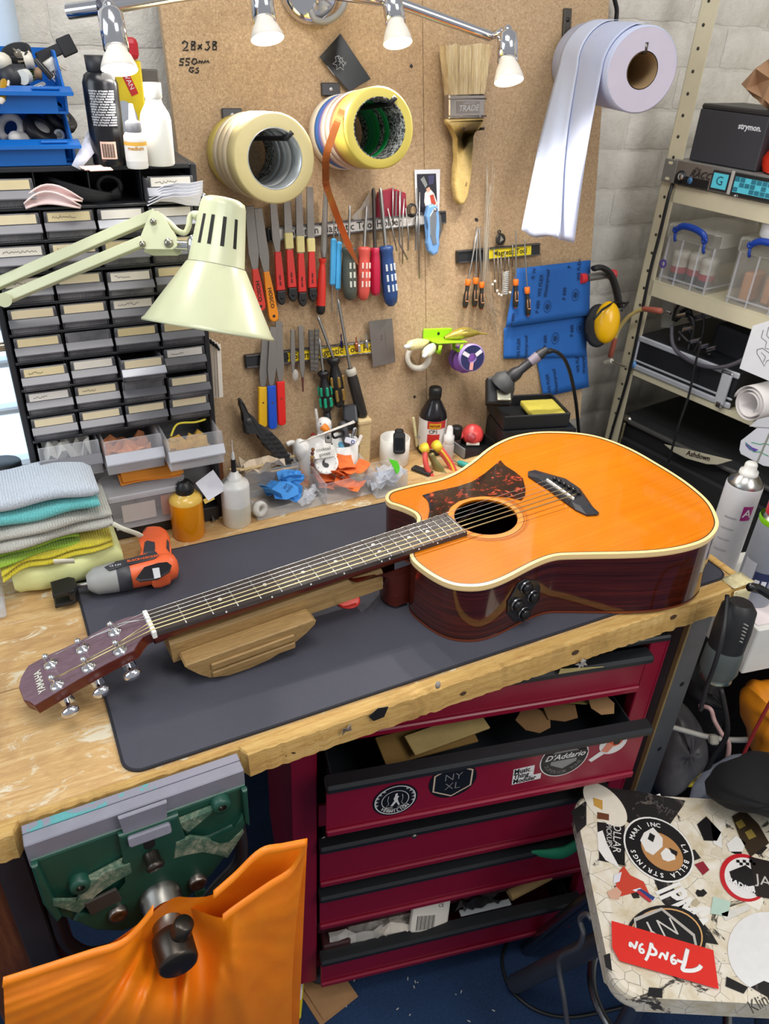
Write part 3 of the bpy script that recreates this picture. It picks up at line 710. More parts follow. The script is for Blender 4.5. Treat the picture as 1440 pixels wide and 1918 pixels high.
# larger drawers at the bottom
BIG=clear('#e4e4e8',.18,.3); GRAYD=mt('#98989c',.35,0,.1,20)
for i,(x,sl,lab) in enumerate(((.017,.018,None),(.102,.030,None),(.186,.052,None))):
    drawer(.080,.053,.13,None,GRIPW if i else GRIP,Vector((x,CF-.001-sl,.1305)),False,BIG)
for i,x in enumerate((.017,.143)): drawer(.124,.098,.11,None,GRIP,Vector((x,CF+.029,.0265)),False,GRAYD)
bx=thing('clear_box','clear plastic box with rounded lid standing under the drawers, orange paper on it','box',(.15,CF,.0255))
def lbox(x0,x1,y0,y1,z0,z1,tp,t=.0015):
    g=G(); A=[(x0+tp,y0+tp,z0),(x1-tp,y0+tp,z0),(x1-tp,y1-tp,z0),(x0+tp,y1-tp,z0)]; B=[(x0,y0,z1),(x1,y0,z1),(x1,y1,z1),(x0,y1,z1)]
    g.add(A+B,[[3,2,1,0]]+[[i,(i+1)%4,4+(i+1)%4,4+i] for i in range(4)]); return g
lbox(.096,.204,1.042,1.087,.0257,.085,.006).ob('box_body',FROST,bx)
G().prism(rrect(.122,.056,.012,5,.1505,1.0655),.014,None,.003,z0=.085,seg=2).ob('lid',FROST,bx)
G().box((.1505,1.036,.0875),(.11,.004,.010),None,.0015).ob('lid_clip',FROST,bx)
KNOB=metal('#b9ab93',.25)
g=G(); p=Vector((CX0,CF+.02,.318)); g.lathe([(.006,0),(.006,.010),(.0055,.012),(.014,.0135),(.014,.0165),(0,.017)],axis(p,p-Vector((1,0,0))),20); g.ob('side_knob',KNOB,cab)
g=G(); p=Vector((CX1,CF+.012,.492)); g.lathe([(.006,0),(.006,.005),(.008,.006),(.008,.012),(0,.013)],axis(p,p+Vector((1,0,0))),16); g.ob('side_knob',CHROME,cab)
# contents of the open big drawers
def crumple(name,c,size,mat,label,cat,seed,group=None,flat=.5,n=9,rot=0):
    rr=random.Random(seed); rows=[]
    for i in range(n):
        row=[]
        for j in range(n):
            a=i/(n-1)-.5; b=j/(n-1)-.5
            row.append(Vector((b*size[0],a*size[1],rr.uniform(0,1)*size[2]*(1 if flat else .5))))
        rows.append(row)
    M=T(*c)@RZ(rot); g=G(); g.grid(rows,.0006,M=M,sm=False)
    return one(g,name,mat,label,cat,group)
crumple('sponge_strip',(.137,CF+.018,.137),(.066,.05,.022),mt('#f2a06a',.7),'pale orange packing bits inside the middle clear drawer','packing',1)
crumple('yellow_cloth',(.222,CF-.012,.137),(.06,.05,.024),mt('#e8b84e',.8),'yellow cloth scrap in the pulled-out clear drawer','cloth',2)
crumple('white_bag',(.055,CF+.02,.137),(.062,.05,.05),clear('#dedcd6',.55,.4),'crumpled white plastic bag poking out of a clear drawer','bag',3)
g=G(); g.tube(smooth_pts([(.196,CF-.03,.176),(.21,CF-.015,.186),(.235,CF-.02,.187),(.252,CF-.01,.184),(.255,CF+.02,.17)],5),.0016,6); one(g,'cord_loop',mt('#d9c83c',.5),'thin yellow cord looped on top of the clear drawer','cord')
g=G(); 
for k,(z,dx) in enumerate(((.085,0),(.0885,.004))):
    g.grid([[(.118+.09*a+dx,1.05+.03*b,.1005+.008*b+.0035*k+.002*sin(a*5+k)) for a in (0,.2,.4,.6,.8,1)] for b in (0,.5,1)],.0006,sm=False)
one(g,'orange_paper',mt('#f39a3a',.6),'folded orange paper sheets lying on the lid of the clear box','paper')
g=G(); g.box((.14,1.06,.045),(.05,.0015,.03),T(0,0,0)); one(g,'paper_packet',mt('#efe6e0',.7),'small white packet inside the lidded clear box','packet')
g=G(); g.box((.185,1.064,.045),(.02,.0015,.035)); one(g,'orange_card',mt('#f2a070',.7),'orange card seen inside the lidded clear box','card')
# ------------------------------------------------------------------ things in and on the top of the cabinet
g=G()
for k in range(5):
    a=[(.082+.006*k,CF+.055,.520-.004*k),(.10,CF+.02,.516-.004*k),(.13,CF+.008,.507-.002*k),(.155,CF+.012,.500-.001*k),(.176,CF+.02,.497+.002*k)]
    g.tube(smooth_pts(a,5),.0055,8,flat=.35)
one(g,'black_strap',mt('#18181b',.6),'bundle of black straps in the open top compartment','strap',None,'stuff')
g=G(); g.tube([(.165+.014*cos(t),CF+.03,.508+.012*sin(t)) for t in [2*pi*k/18 for k in range(18)]],.004,8,True); one(g,'black_cable_ring',mt('#131316',.5),'coiled black cable in the open top compartment','cable')
rows=[[(.060+.062*a,CF-.012+.004*sin(a*6)+.03*b*(1-b),.4925+.018*sin(pi*min(1,a*.9+.1))*(.3+.7*b)) for a in [k/10 for k in range(11)]] for b in [k/5 for k in range(6)]]
g=G(); g.grid(rows,.002); g.grid([[Vector(p)+Vector((.004,.006,.0065)) for p in r] for r in rows],.002)
one(g,'pink_cloth',mt('#e9cfcb',.8,0,.12,60),'folded pale pink cloth with pink hem in the top compartment','cloth')
g=G()
for k in range(5):
    g.grid([[(.200+.066*a+.002*k,CF-.018-.006*b+.002*k,.4925+.0035*k+.016*a*b+.004*sin(a*5)) for a in (0,.25,.5,.75,1)] for b in (0,.5,1)],.0004,sm=False)
one(g,'paper_slips',mt('#e9e9f2',.5),'sheaf of white paper slips under the top right drawer','paper')
# blue stacking bins
BLUE=mt('#1565b8',.35,0,.06,20)
def bin_(z0,label):
    x0,x1=-.055,.127; d=.105; hf=.0205; hb=.062; t=.0025; y0=CF+.004
    o=thing('storage_bin',label,'bin',((x0+x1)/2,y0+d/2,z0),'blue stacking bins')
    side=[(0,0),(d,0),(d,hb),(.04,hb),(-.004,hf+.004),(-.004,hf)]
    g=G()
    for x in (x0,x1-t): g.prism(side,t,Matrix(((0,0,1,x),(1,0,0,y0),(0,1,0,z0),(0,0,0,1))),.0006)
    g.box(((x0+x1)/2,y0+d/2,z0+t/2),(x1-x0-2*t,d,t)).box(((x0+x1)/2,y0+d-t/2,z0+hb/2),(x1-x0,t,hb)); g.ob('body',BLUE,o)
    g=G(); g.box(((x0+x1)/2-.004,y0,z0+hf/2),(x1-x0-.014,t,hf),None,.0006)
    g.prism([(-.0125,hf-.001),(-.0125,hf+.003),(.004,hf+.0075),(.004,hf)],x1-x0+.010,Matrix(((0,0,1,x0-.003),(1,0,0,y0),(0,1,0,z0),(0,0,0,1))),.0012)
    g.box((x1-.022,y0-.0055,z0+hf+.006),(.030,.010,.003),None,.001).ob('front_lip',BLUE,o)
    G().box(((x0+x1)/2-.02,y0-.006,z0+hf+.0058),(.045,.009,.0022),None,.0008).ob('label_rail',BLUE,o)
    return o
bin_(CZ1+.0004,'lower blue stacking bin on the cabinet, holding old castors'); bin_(CZ1+.0555,'upper blue stacking bin, heaped with brushes and pens')
def wheel(c,ax,r,w,label,col='#2b2a2c'):
    t=thing('castor_wheel',label,'wheel',c); a=Vector(ax).normalized(); c=Vector(c)
    G().lathe([(r*.5,-w/2),(r*.82,-w/2),(r,-w*.3),(r,w*.3),(r*.82,w/2),(r*.5,w/2),(r*.5,-w/2)],axis(c,c+a),24,cap=False).ob('tyre',mt(col,.5,0,.12,40),t)
    G().lathe([(r*.5,-w*.35),(r*.5,w*.35),(r*.2,w*.45),(0,w*.45)],axis(c,c+a),18).ob('hub',mt('#b9b4aa',.4),t); return t
def DD(x,y,d): return Y(x,y,CF+.04+(d-1.02)*.7)
zb=CZ1+.03
b=DD(76,242,1.03); wheel(b,(.5,-.55,.75),.020,.011,'left black castor wheel tilted in the lower blue bin')
b=DD(113,222,1.06); wheel(b,(.5,-.5,.8),.020,.011,'right black castor wheel leaning out of the lower blue bin')
b=DD(111,253,1.03); wheel(b,CC-b,.0068,.008,'small white roller wheel at the right of the lower blue bin','#e4e4e0')
g=G(); c=DD(20,240,1.04); g.tube([c+CAMX*(.013*cos(a))-CAMY*(.014*sin(a)) for a in [R_(-60+28*k) for k in range(12)]],.0048,10); one(g,'white_hook',mt('#e3ddd6',.5),'white curved plastic hook in the lower blue bin','hook')
g=G(); c=DD(28,258,1.0); g.cyl(c,c+CAMX*.004-CAMY*.012+CAMZ*.03,.0075); g.sph(c,.0075,12); one(g,'white_plug',mt('#e9e4dc',.45),'white cylindrical plug in the lower blue bin','plug')
# upper bin
def brush(p0,p1,r,mh,mb,label,cat='brush'):
    p0,p1=Vector(p0),Vector(p1); L=(p1-p0).length; o=thing('brush',label,cat,p0)
    G().lathe([(r*.7,0),(r,L*.1),(r*.85,L*.35),(r,L*.55),(r*1.0,L*.62)],axis(p0,p1),14).ob('handle',mh,o)
    d=(p1-p0).normalized(); g=G(); rr=random.Random(int(L*1e5)); q=axis(p0,p1)
    for k in range(70):
        a=rr.uniform(0,2*pi); s=r*math.sqrt(rr.random()); g.tube([q@Vector((s*cos(a),s*sin(a),L*.6)),q@Vector((s*1.5*cos(a),s*1.5*sin(a),L*rr.uniform(.93,1.04)))],.0005,3,cap=False)
    g.ob('bristles',mb,o,'stuff'); return o
DB=1.05
brush(DD(88,112,DB),DD(108,140,DB),.0095,mt('#e8e3d6',.4),mt('#d8cfc0',.9),'white-handled brush with pale bristles in the upper blue bin')
brush(DD(62,112,DB-.01),DD(33,116,DB-.01),.010,mt('#d6cfbf',.4),mt('#8a8170',.9),'grey bristle brush with cream ferrule, in the upper blue bin')
brush(DD(78,138,DB),DD(53,137,DB),.0075,mt('#9a7b5a',.5),mt('#6f8f4a',.9),'small green bristle brush with brown ferrule, in the upper blue bin')
o=thing('polishing_cup','open black rubber cup at the left of the upper blue bin','cup',DD(30,95,DB)); c=DD(30,93,DB); ax=axis(c+CAMZ*.02+CAMY*.012,c)
G().lathe([(.008,0),(.015,.012),(.0165,.0233),(.0135,.0233),(.011,.010),(0,.008)],ax,22).ob('cup',RUBBER,o); G().sph(c+CAMZ*.008,.005,10).ob('screw',CHROME,o)
g=G(); g.cyl(DD(20,145,1.02),DD(50,142,1.02),.014,.012); g.sph(DD(22,145,1.02),.0145,14); one(g,'rubber_bung',mt('#25262b',.5),'large black rubber bung in the upper blue bin','bung')
g=G(); g.cyl(DD(42,145,1.0),DD(50,143,1.01),.0078); one(g,'round_stopper',mt('#d9d8d0',.4),'white round cap beside the black bung in the blue bin','cap')
g=G(); g.sph(DD(3,115,1.02),(.011,.009,.0095),14); one(g,'cream_knob',mt('#d9d2c0',.4),'cream rounded knob at the left picture edge in the blue bin','knob')
def pen(p0,p1,r,m1,m2,label,grp=None):
    p0,p1=Vector(p0),Vector(p1); L=(p1-p0).length; o=thing('pen',label,'pen',p0,grp); A=axis(p0,p1)
    G().lathe([(r*.6,0),(r,.003),(r,L*.82)],A,12).ob('barrel',m1,o); G().lathe([(r,L*.82),(r*.4,L*.97),(0,L)],A,12).ob('tip',m2,o)
    G().box((r*1.25,0,L*.14),(r*.5,r*.7,L*.24),A,.0003).ob('clip',m2,o); return o
pen(DD(65,110,.99),DD(105,155,.98),.0035,mt('#151518',.3),CHROME,'black pen lying over the brushes in the upper blue bin')
pen(DD(84,156,.975),DD(45,175,.965),.0028,CHROME,CHROME,'silver pen lying on the lip of the upper blue bin')
pen(DD(8,150,.98),DD(2,195,.95),.004,mt('#c79a2c',.3,.6),mt('#d9cfc2',.3),'gold and white pen hanging at the left picture edge')
g=G(); a=frame(DD(70,110,1.06),DD(125,86,1.06)-DD(70,110,1.06),BN); L=(DD(125,86,1.06)-DD(70,110,1.06)).length
g.box((L*.42,0,0),(L*.84,.012,.006),a,.001).box((L,.0,0),(.018,.020,.008),a,.001); one(g,'sanding_block',mt('#1c1c20',.6),'long black sanding bar leaning out of the upper blue bin','block')
o=Y(4,40,WALLY-.03); one(G().cyl((o.x,WALLY-.035,.36),(o.x,WALLY-.035,1.3),.019,n=24),'wall_pipe',mt('#c3d4e6',.35,0,.03),'pale blue painted pipe running up the wall behind the blue bins','pipe')
# bottles on the cabinet
def bottle(name,label,P,h,r,prof,mat,cap,capmat,cat='bottle',label_band=None,sq=1.0,extra=None):
    o=thing(name,label,cat,P); M=T(*P)
    G().lathe([(a*r,b*h) for a,b in prof],M,28,sq=sq).ob('body',mat,o)
    if cap: G().lathe([(a*r,b*h) for a,b in cap],M,24).ob('cap',capmat,o)
    if label_band:
        a,b,rr_,lm=label_band; G().lathe([(rr_*r,a*h),(rr_*r,b*h)],M,28,cap=False,sq=sq).ob('label',lm,o)
    return o
def on_cyl(o,P,h,r,txt,zf,ang,size,mat,sx=1,vert=False,nm='lettering',bold=.0002):    # text wrapped on a bottle
    g=G(); g.text(txt,size,Matrix.Identity(4),h=0,sx=sx,bold=bold)
    for v in g.v:
        x,y=(v.y*-1,v.x) if vert else (v.x,v.y)
        a=ang+x/r; v[:]=(P[0]+(r+.0004)*cos(a),P[1]+(r+.0004)*sin(a),P[2]+zf*h+y)
    return g.ob(nm,mat,o)
P,h,r=stand(212,312,CZ1,198,104,62)
LBLK=mt('#15151a',.25,0,.08,60)
o=bottle('black_bottle','tall black bottle with small white print and bar code on the cabinet','%' and P,h,r,[(.95,0),(1,.02),(1,.76),(.85,.83),(.62,.86)],LBLK,[(.62,.86),(.66,.87),(.70,1),(.62,1)],mt('#202024',.5))
LW=mt('#e9e9ee',.5)
fa=math.atan2(CC.y-P.y,CC.x-P.x)
for k in range(14): on_cyl(o,P,h,r,'nnemo arnuno mensio re'[k%5:k%5+16],.70-.0235*k,fa,.0038,LW,nm='small_print',bold=0)
g=G(); 
for k in range(14):
    a=fa+(-.35+.05*k)
    g.add([(P.x+(r+.0008)*cos(a+d),P.y+(r+.0008)*sin(a+d),P.z+z) for d,z in ((0,.09*h),(.02+.015*(k%3==0),.09*h),(.02+.015*(k%3==0),.22*h),(0,.22*h))],[[0,1,2,3]],m=1)
q=[]; g.add([(P.x+(r+.0004)*cos(fa-.45+.9*i/8),P.y+(r+.0004)*sin(fa-.45+.9*i/8),P.z+z) for z in (.075*h,.24*h) for i in range(9)],[[i,i+1,10+i,9+i] for i in range(8)],m=0)
g.ob('bar_code',[mt('#e8c3b0',.5),BLACK],o)
P2=Z(250,310,CZ1)+Vector((.012,.05,0)); w=.038
o=thing('glue_carton','yellow glue carton with red top behind the white bottle','carton',P2)
FB=T(P2.x,P2.y,P2.z)
G().box((0,0,.055),(w,.012,.11),FB,.002).ob('carton_body',mt('#e9cf1f',.35),o)
G().box((.006,-.003,.122),(.024,.014,.024),FB,.006,seg=2).ob('red_top',mt('#b81f2d',.35),o)
G().box((.03,.004,.092),(.022,.004,.018),FB,.002).ob('hanging_tab',mt('#5a5650',.5),o)
g=G(); MM=FB@T(.001,-.0064,.09)@Matrix(((1,0,0,0),(0,0,-1,0),(0,1,0,0),(0,0,0,1)))@RZ(R_(-68)); g.box((0,0,0),(.036,.009,.0004),MM); g.ob('red_band',mt('#c42a2a',.4),o)
g=G(); g.text('SWAN',.008,MM,h=.0004); g.ob('lettering',LW,o)
G().prism([(x*.016,y*.022) for x,y in circ(1,20)],.0004,FB@T(-.008,-.0062,.045)@RX(R_(90))).ob('printed_circle',mt('#b9c3d6',.4),o)
P,h,r=stand(305,312,CZ1,287,154,56)
bottle('white_bottle','plain white plastic bottle on the right end of the cabinet top',P,h,r,[(.93,0),(1,.02),(1,.56),(.9,.64),(.55,.76),(.5,.80),(.5,.86)],mt('#efeee8',.4,0,.02),[(.55,.82),(.57,.83),(.57,1),(.5,1.0)],mt('#e4e2da',.4))
P,h,r=stand(262,317,CZ1,250,194,40)
o=bottle('glue_bottle','small white glue bottle with grey ribbed cap and thin nozzle on the cabinet','' or P,h,r,[(.93,0),(1,.03),(1,.50),(.85,.55),(.6,.58)],mt('#ebe7e2',.35),[(.72,.58),(.72,.72),(.55,.74),(.35,.76),(.18,1),(.1,1)],mt('#77777c',.4),label_band=(.12,.46,1.012,mt('#f2efe9',.5)))
on_cyl(o,P,h,r,'medium',.33,math.atan2(CC.y-P.y,CC.x-P.x),.006,mt('#c9923a',.5)); G().lathe([(1.02*r,.37*h),(1.02*r,.43*h)],T(*P),28,cap=False).ob('orange_band',mt('#f0b84a',.5),o)
A=[Y(134,310,CF-.008),Y(150,318,CF-.008),Y(200,256,CF+.02),Y(164,246,CF+.02)]
g=G(); g.grid([[A[0].lerp(A[3],t)+BN*.004*sin(t*3) for t in (0,.3,.6,1)],[A[1].lerp(A[2],t)+BN*.008*sin(t*3) for t in (0,.3,.6,1)]],.0005)
one(g,'folded_paper','' or mt('#dfe0ee',.6),'folded white paper propped between the blue bin and black bottle','paper')
for k,(x,y,a) in enumerate(((172,314,.2),(180,317,-.1),(188,318,.1))):
    p=Z(x,y,CZ1+.001+.0012*k); one(G().box((0,0,.0005),(.026,.012,.0008),T(*p)@RZ(a)@RX(.08)),'pink_slip',mt('#e9b9ab',.7),('leftmost','middle','rightmost')[k]+' of the pink paper slips at the front of the cabinet top','paper','pink slips on the cabinet')
# ================================================================== CEILING SPOT BAR (wall spotlight)
sl=thing('spotlight_bar','chrome spotlight bar with four lit bulbs above the tool board','lamp',BP(600,-10,.03))
GLASSW,nn=base('bulb_housing','#e9e2d6',.35); 
EM,nn=base('lit_bulb_face','#ffffff',.4,emit=('#fffaf0',7.0))
spots=[((224,113),(231,60),(222,133),.97,(214,28)),((500,62),(488,0),(500,72),1.02,None),((744,68),(737,10),(744,80),1.09,None),((951,140),(949,75),(951,150),1.16,None)]
LPOS=[]
defs=[# base of holder px, end of holder px, bulb face centre px, width of face px, depth
 ((206,22),(218,92),(224,131),69,.885),((488,-20),(495,38),(501,73),64,1.02),((733,-5),(741,41),(745,81),56,1.09),((950,64),(950,113),(953,152),56,1.16)]
for (b0,b1,fc,fw,d) in defs:
    p0=D(*b0,d+.0); p1=D(*b1,d); p2=D(*fc,d+.004); r=fw/2*d/FPX
    ax=axis(p0,p1); L=(p1-p0).length; hr=r*.68
    G().lathe([(0,-.004),(hr*.6,-.003),(hr*.95,.002),(hr,.006),(hr,L),(hr*.9,L)],ax,24).ob('lamp_holder',CHROME,sl)
    ax2=axis(p1,p2+(p2-p1)*0); L2=(p2-p1).length
    G().lathe([(hr*.82,-.002),(hr*.85,.003),(r*.75,L2*.35),(r*.93,L2*.75),(r,L2*.97),(r*.97,L2)],ax2,28,cap=False).ob('bulb',GLASSW,sl)
    G().lathe([(r*.95,L2*.985),(r*.6,L2*1.02),(0,L2*1.03)],ax2,28,cap=False).ob('bulb_face',EM,sl)
    LPOS.append((p2+(p2-p1).normalized()*.006,(p2-p1).normalized()))
    G().sph(p0-(p1-p0).normalized()*.006,.0075,12).ob('joint',CHROME,sl)
    l=bpy.data.lights.new('bulb_light','SPOT'); l.energy=(1.3,5.0,6.5,7.0)[len(LPOS)-1]; l.color=(1,.95,.87); l.spot_size=R_(172); l.spot_blend=1.0; l.shadow_soft_size=r*.8
    lo=bpy.data.objects.new('bulb_light',l); COL.objects.link(lo); lo.location=LPOS[-1][0]; lo.rotation_euler=((p2-p1).normalized()*1.0+Vector((0,-.35,-.2))).to_track_quat('-Z','Y').to_euler()
G().cyl(D(128,22,.905),D(186,14,.90),.0085).ob('bar_end',CHROME,sl); G().cyl(D(186,13,.90),D(320,-8,.95),.0095,.008).ob('bar',CHROME,sl)
G().cyl(D(320,-8,.95),D(490,-30,1.03),.008).ob('bar',CHROME,sl)
G().cyl(D(745,5,1.12),D(918,68,1.18),.0075).ob('bar',CHROME,sl); G().tube([D(918,68,1.18),D(935,62,1.175),D(950,56,1.165)],.006,10).ob('joint_arm',CHROME,sl)
G().cyl(D(490,-30,1.03),D(745,5,1.12),.0075).ob('bar',CHROME,sl)
p=BP(575,-18,.0); G().lathe([(.045,0),(.045,.012),(.038,.02),(0,.022)],axis(p,p+BN),36).ob('wall_mount',CHROME,sl)
G().tube(smooth_pts([BP(583,20,.02),BP(590,36,.025),BP(610,40,.025),BP(632,28,.025),BP(645,8,.02),BP(648,-14,.02)],6),.0045,10).ob('cable',mt('#8f8d8a',.5),sl)
# ================================================================== DESK LAMP
LC=mt('#bfc2a0',.28,0,.05,25)
dl=thing('desk_lamp','cream balanced-arm desk lamp with slotted metal shade in front of the drawers','lamp',D(390,607,.96))
rc=D(391,619,.97); u=1450/.97
adir=(CAMX*(-.163)+CAMY*(.963)+CAMZ*.20).normalized()
AX=axis(rc-adir*.158,rc)
sc=.97/FPX
G().lathe([(0,.0),(.020,.001),(.0255,.004),(.0275,.010),(.0345,.078),(.036,.0795),(.034,.078)],AX,40,cap=False).ob('shade_cap',LC,dl)
G().lathe([(.0345,.0785),(.0365,.080),(.078,.152),(.0815,.1555),(.0815,.158),(.0795,.158),(.077,.153),(.036,.0815)],AX,56,cap=False).ob('shade',LC,dl)
G().sph(rc-adir*.055,(.022,.022,.03),16).ob('bulb',mt('#f4f1ea',.3),dl)
AI=AX.inverted(); cdir=(AI.to_3x3()@(CC-rc)); ca=math.atan2(cdir.y,cdir.x)
for k,dlt in enumerate((-.62,-.12,.36,.78)):
    a=ca+dlt; g=G()
    rr0=.0275+.007*(.026-.01)/.068; 
    for z0,z1 in ((.024,.058),):
        def rad(z): return .0275+.007*(z-.01)/.068+.0003
        w=.0022/.03
        g.add([(rad(z0)*cos(a-w),rad(z0)*sin(a-w),z0),(rad(z0)*cos(a+w),rad(z0)*sin(a+w),z0),(rad(z1)*cos(a+w),rad(z1)*sin(a+w),z1),(rad(z1)*cos(a-w),rad(z1)*sin(a-w),z1)],[[0,1,2,3]],AX)
    g.ob('vent_slot',mt('#15150f',.7),dl)
dA=.955
def bar2(a,b,w,t,d0,d1=None,nm='arm'):
    p0,p1=D(*a,d0),D(*b,d1 or d0); L=(p1-p0).length; M=frame(p0,p1-p0,-CAMZ); G().box((L/2,0,0),(L,w,t),M,.0012,seg=2).ob(nm,LC,dl)
bar2((-60,556),(292,402),.0135,.009,dA); bar2((2,563),(268,452),.0125,.009,dA-.012)
G().cyl(D(8,562,dA-.022),D(8,562,dA+.01),.0085,n=20).ob('pivot',LC,dl)
M=frame(D(295,432,dA-.013),CAMX,-CAMZ); pl=lambda x,y:tuple((M.inverted()@D(x,y,dA-.013)).xy)
for dz,nm in ((0,'bracket_plate'),(.022,'bracket_plate')):
    G().prism([pl(*p) for p in ((282,398),(296,396),(306,404),(332,448),(332,462),(324,468),(276,468),(260,462),(262,448))],.002,M@T(0,0,-dz),.0005).ob(nm,LC,dl)
for x,y,q in ((287,415,.0038),(267,457,.0038),(316,455,.0055)):
    G().lathe([(q,0),(q,.003),(q*.5,.0045),(0,.0045)],axis(D(x,y,dA-.015),D(x,y,dA-.03)),14).ob('bolt',metal('#9a978a',.3),dl)
G().cyl(D(325,459,dA),D(360,461,dA),.006).ob('link_rod',CHROME,dl); G().sph(D(362,462,dA-.004),(.008,.008,.0145),18).ob('ball_joint',CHROME,dl)
G().tube(smooth_pts([D(300,404,dA),D(318,418,dA-.005),(D(332,432,dA-.005)),D(346,436,dA),D(353,424,dA),D(356,406,dA),D(364,400,dA),D(372,405,dA)],6),.0035,10).ob('cable',LC,dl)
G().sph(D(369,404,dA-.002),.006,12).ob('cable_gland',LC,dl)
# ================================================================== THINGS ON THE TOOL BOARD
def tf(p0,p1,off,off1=None):                 # frame: x from pixel p0 to pixel p1 over the board, z away from it
    a=BP(*p0,off); b=BP(*p1,off if off1 is None else off1); return frame(a,b-a,BN),(b-a).length
PXM=lambda x,y:1/px2m(BP(x,y))               # pixels per metre at a board point
# ---- hooks and tape rolls
def hook(px,py,label,fx,fy,foff,w=.030):
    o=thing('wall_hook',label,'hook',BP(px,py)); p=BP(px,py); M=frame(p,BU,BN)
    G().box((0,0,.0035),(w,.018,.007),M,.001).ob('plate',mt('#3b3a3c',.35,.5),o); G().lathe([(.0035,.007),(.003,.0085),(0,.009)],M,12).ob('screw',CHROME,o)
    e=BP(fx,fy,foff); s_=p-BV*.012+BN*.004
    G().tube([s_,s_-BV*.02+BN*.01,BP(fx-10,fy+12,foff-.02),BP(fx-12,fy+13,foff-.008),e],.0035,10).ob('arm',mt('#1f1f22',.4),o); return o
def tape_set(c0,off0,c1,off1,specs,grp):
    A=BP(*c0,off0); B=BP(*c1,off1); ax=(B-A).normalized(); L=(B-A).length; tot=sum(s_[0] for s_ in specs); q=A.copy(); k=L/tot
    for (w,ro,ri,col,inner,lab) in specs:
        w2=w*k*.97; o=thing('tape_roll',lab,'tape',q,grp); e=q+ax*w2
        M=axis(q,e); hgt=w2
        G().lathe([(ri+.0015,0),(ro-.0025,0),(ro,.002),(ro,hgt-.002),(ro-.0025,hgt),(ri+.0015,hgt)],M,56,cap=False).ob('tape',mt(col,.5,0,.05,30),o)
        G().lathe([(ri,0),(ri+.0015,0),(ri+.0015,hgt),(ri,hgt),(ri,0)],M,48,cap=False).ob('core',inner,o)
        q=q+ax*(w*k)
CORE=[]
m,n=base('printed_core','#8b8c88',.5); v=n.co(); f=n.noise(v,160,2,.6,1.5); n.l(n.ramp(f,[(.46,'#2d2d2c'),(.52,'#a9aaa4')],'CONSTANT'),n.b.inputs['Base Color']); PCORE=m
GCORE=mt('#1f8d5c',.4); GCORE2=mt('#0f9a4a',.35,0,.05); SILV=mt('#b9bec0',.3,.5,.2,90)
hook(433,216,'dark metal wall hook with the left stack of masking tape',547,247,.165); hook(617,168,'dark metal wall hook behind the right stack of coloured tape',741,182,.17)
r0=.0545
tape_set((452,287),.006,(516,298),.163,[(.052,r0*.98,.038,'#c9b65c',PCORE,'deep yellow masking tape roll nearest the board on the left hook'),(.03,r0*1.04,.038,'#d8c8ad',SILV,'white paper tape roll second from the board on the left hook'),(.03,r0*1.06,.038,'#cdbb98',SILV,'thin cream tape roll in the middle of the left stack'),(.026,r0*1.06,.038,'#d9c9ad',mt('#cfd2d2',.35,.2),'pale cream tape roll behind the front roll of the left stack'),(.048,r0*1.05,.0375,'#d3c48e',SILV,'wide cream masking tape roll at the front of the left stack')],'tape rolls on the left hook')
tape_set((637,249),.006,(712,240),.165,[(.024,.0535,.0375,'#efe4cf',PCORE,'cream tape roll nearest the board on the right hook'),(.017,.0525,.0375,'#3f78c9',GCORE,'bright blue tape roll on the right hook'),(.012,.0525,.0375,'#7d76c4',GCORE,'violet tape roll on the right hook'),(.02,.053,.0375,'#e8d6d4',GCORE2,'pinkish white tape roll on the right hook'),(.018,.0535,.0375,'#c8b9ae',PCORE,'greyish clear tape roll on the right hook'),(.016,.052,.0375,'#a9785a',GCORE2,'copper foil tape roll on the right hook, its end hanging down'),(.054,.053,.0385,'#d8c65c',PCORE,'wide yellow masking tape roll at the front of the right stack')],'tape rolls on the right hook')
cp=[((642,205),.150),(( 632,228),.153),((620,262),.150),((611,292),.142),((610,332),.125),((612,350),.115),((622,380),.085),((637,420),.06),((654,462),.045),((671,496),.04)]
mid=smooth_pts([BP(*p,o) for p,o in cp],6); rows=[[],[]]
for i,p in enumerate(mid):
    t=(mid[min(i+1,len(mid)-1)]-mid[max(i-1,0)]).normalized(); w=.0052 if i<len(mid)-6 else .0052*(len(mid)-i)/7
    sd=t.cross(CAMZ).normalized(); rows[0].append(p-sd*w); rows[1].append(p+sd*w)
one(G().grid(rows,.0003,sm=False),'copper_strip',mt('#c0703f',.3,.7,.08,40),'long strip of copper foil tape hanging from the right stack over the tools','tape')
# ---- black card, photo, scribbled notes
M,L=tf((636,64),(636,64),.004) if False else (frame(BP(646,117,.006),BP(693,144,.006)-BP(598,107,.006),BN),0)
cpts=[(637,63),(694,148),(653,172),(598,107)]
MI=M.inverted(); pol=[tuple((MI@BP(*p,.006)).xy) for p in cpts]
o=thing('black_card','black glossy card with faint line drawing hung above the right tape','card',BP(646,117))
G().prism(pol,.0012,M,.0004).ob('card_sheet',mt('#0e0f12',.2,0,.05),o)
g=G(); q=lambda x,y:tuple((MI@BP(x,y,.006)).xy)
for st in ([(632,105),(634,111),(641,108),(640,116),(648,117),(641,123),(643,132),(636,126),(630,131),(630,122),(622,120),(629,115),(627,107),(632,105)],[(633,114),(637,118),(634,122)],[(633,104),(647,121),(643,124),(632,108)],[(612,124),(626,142)]): g.stroke([q(*p) for p in st],.0007,M,.0016)
g.ob('line_drawing',mt('#c9c9c9',.5),o)
o=thing('photo','small white-bordered photo of a person in white and red before dark leaves','photo',BP(800,358,.004)); M=frame(BP(800,358,.004),BP(823,318,.004)-BP(777,320,.004),BN); MI=M.inverted(); q=lambda x,y:tuple((MI@BP(x,y,.004)).xy)
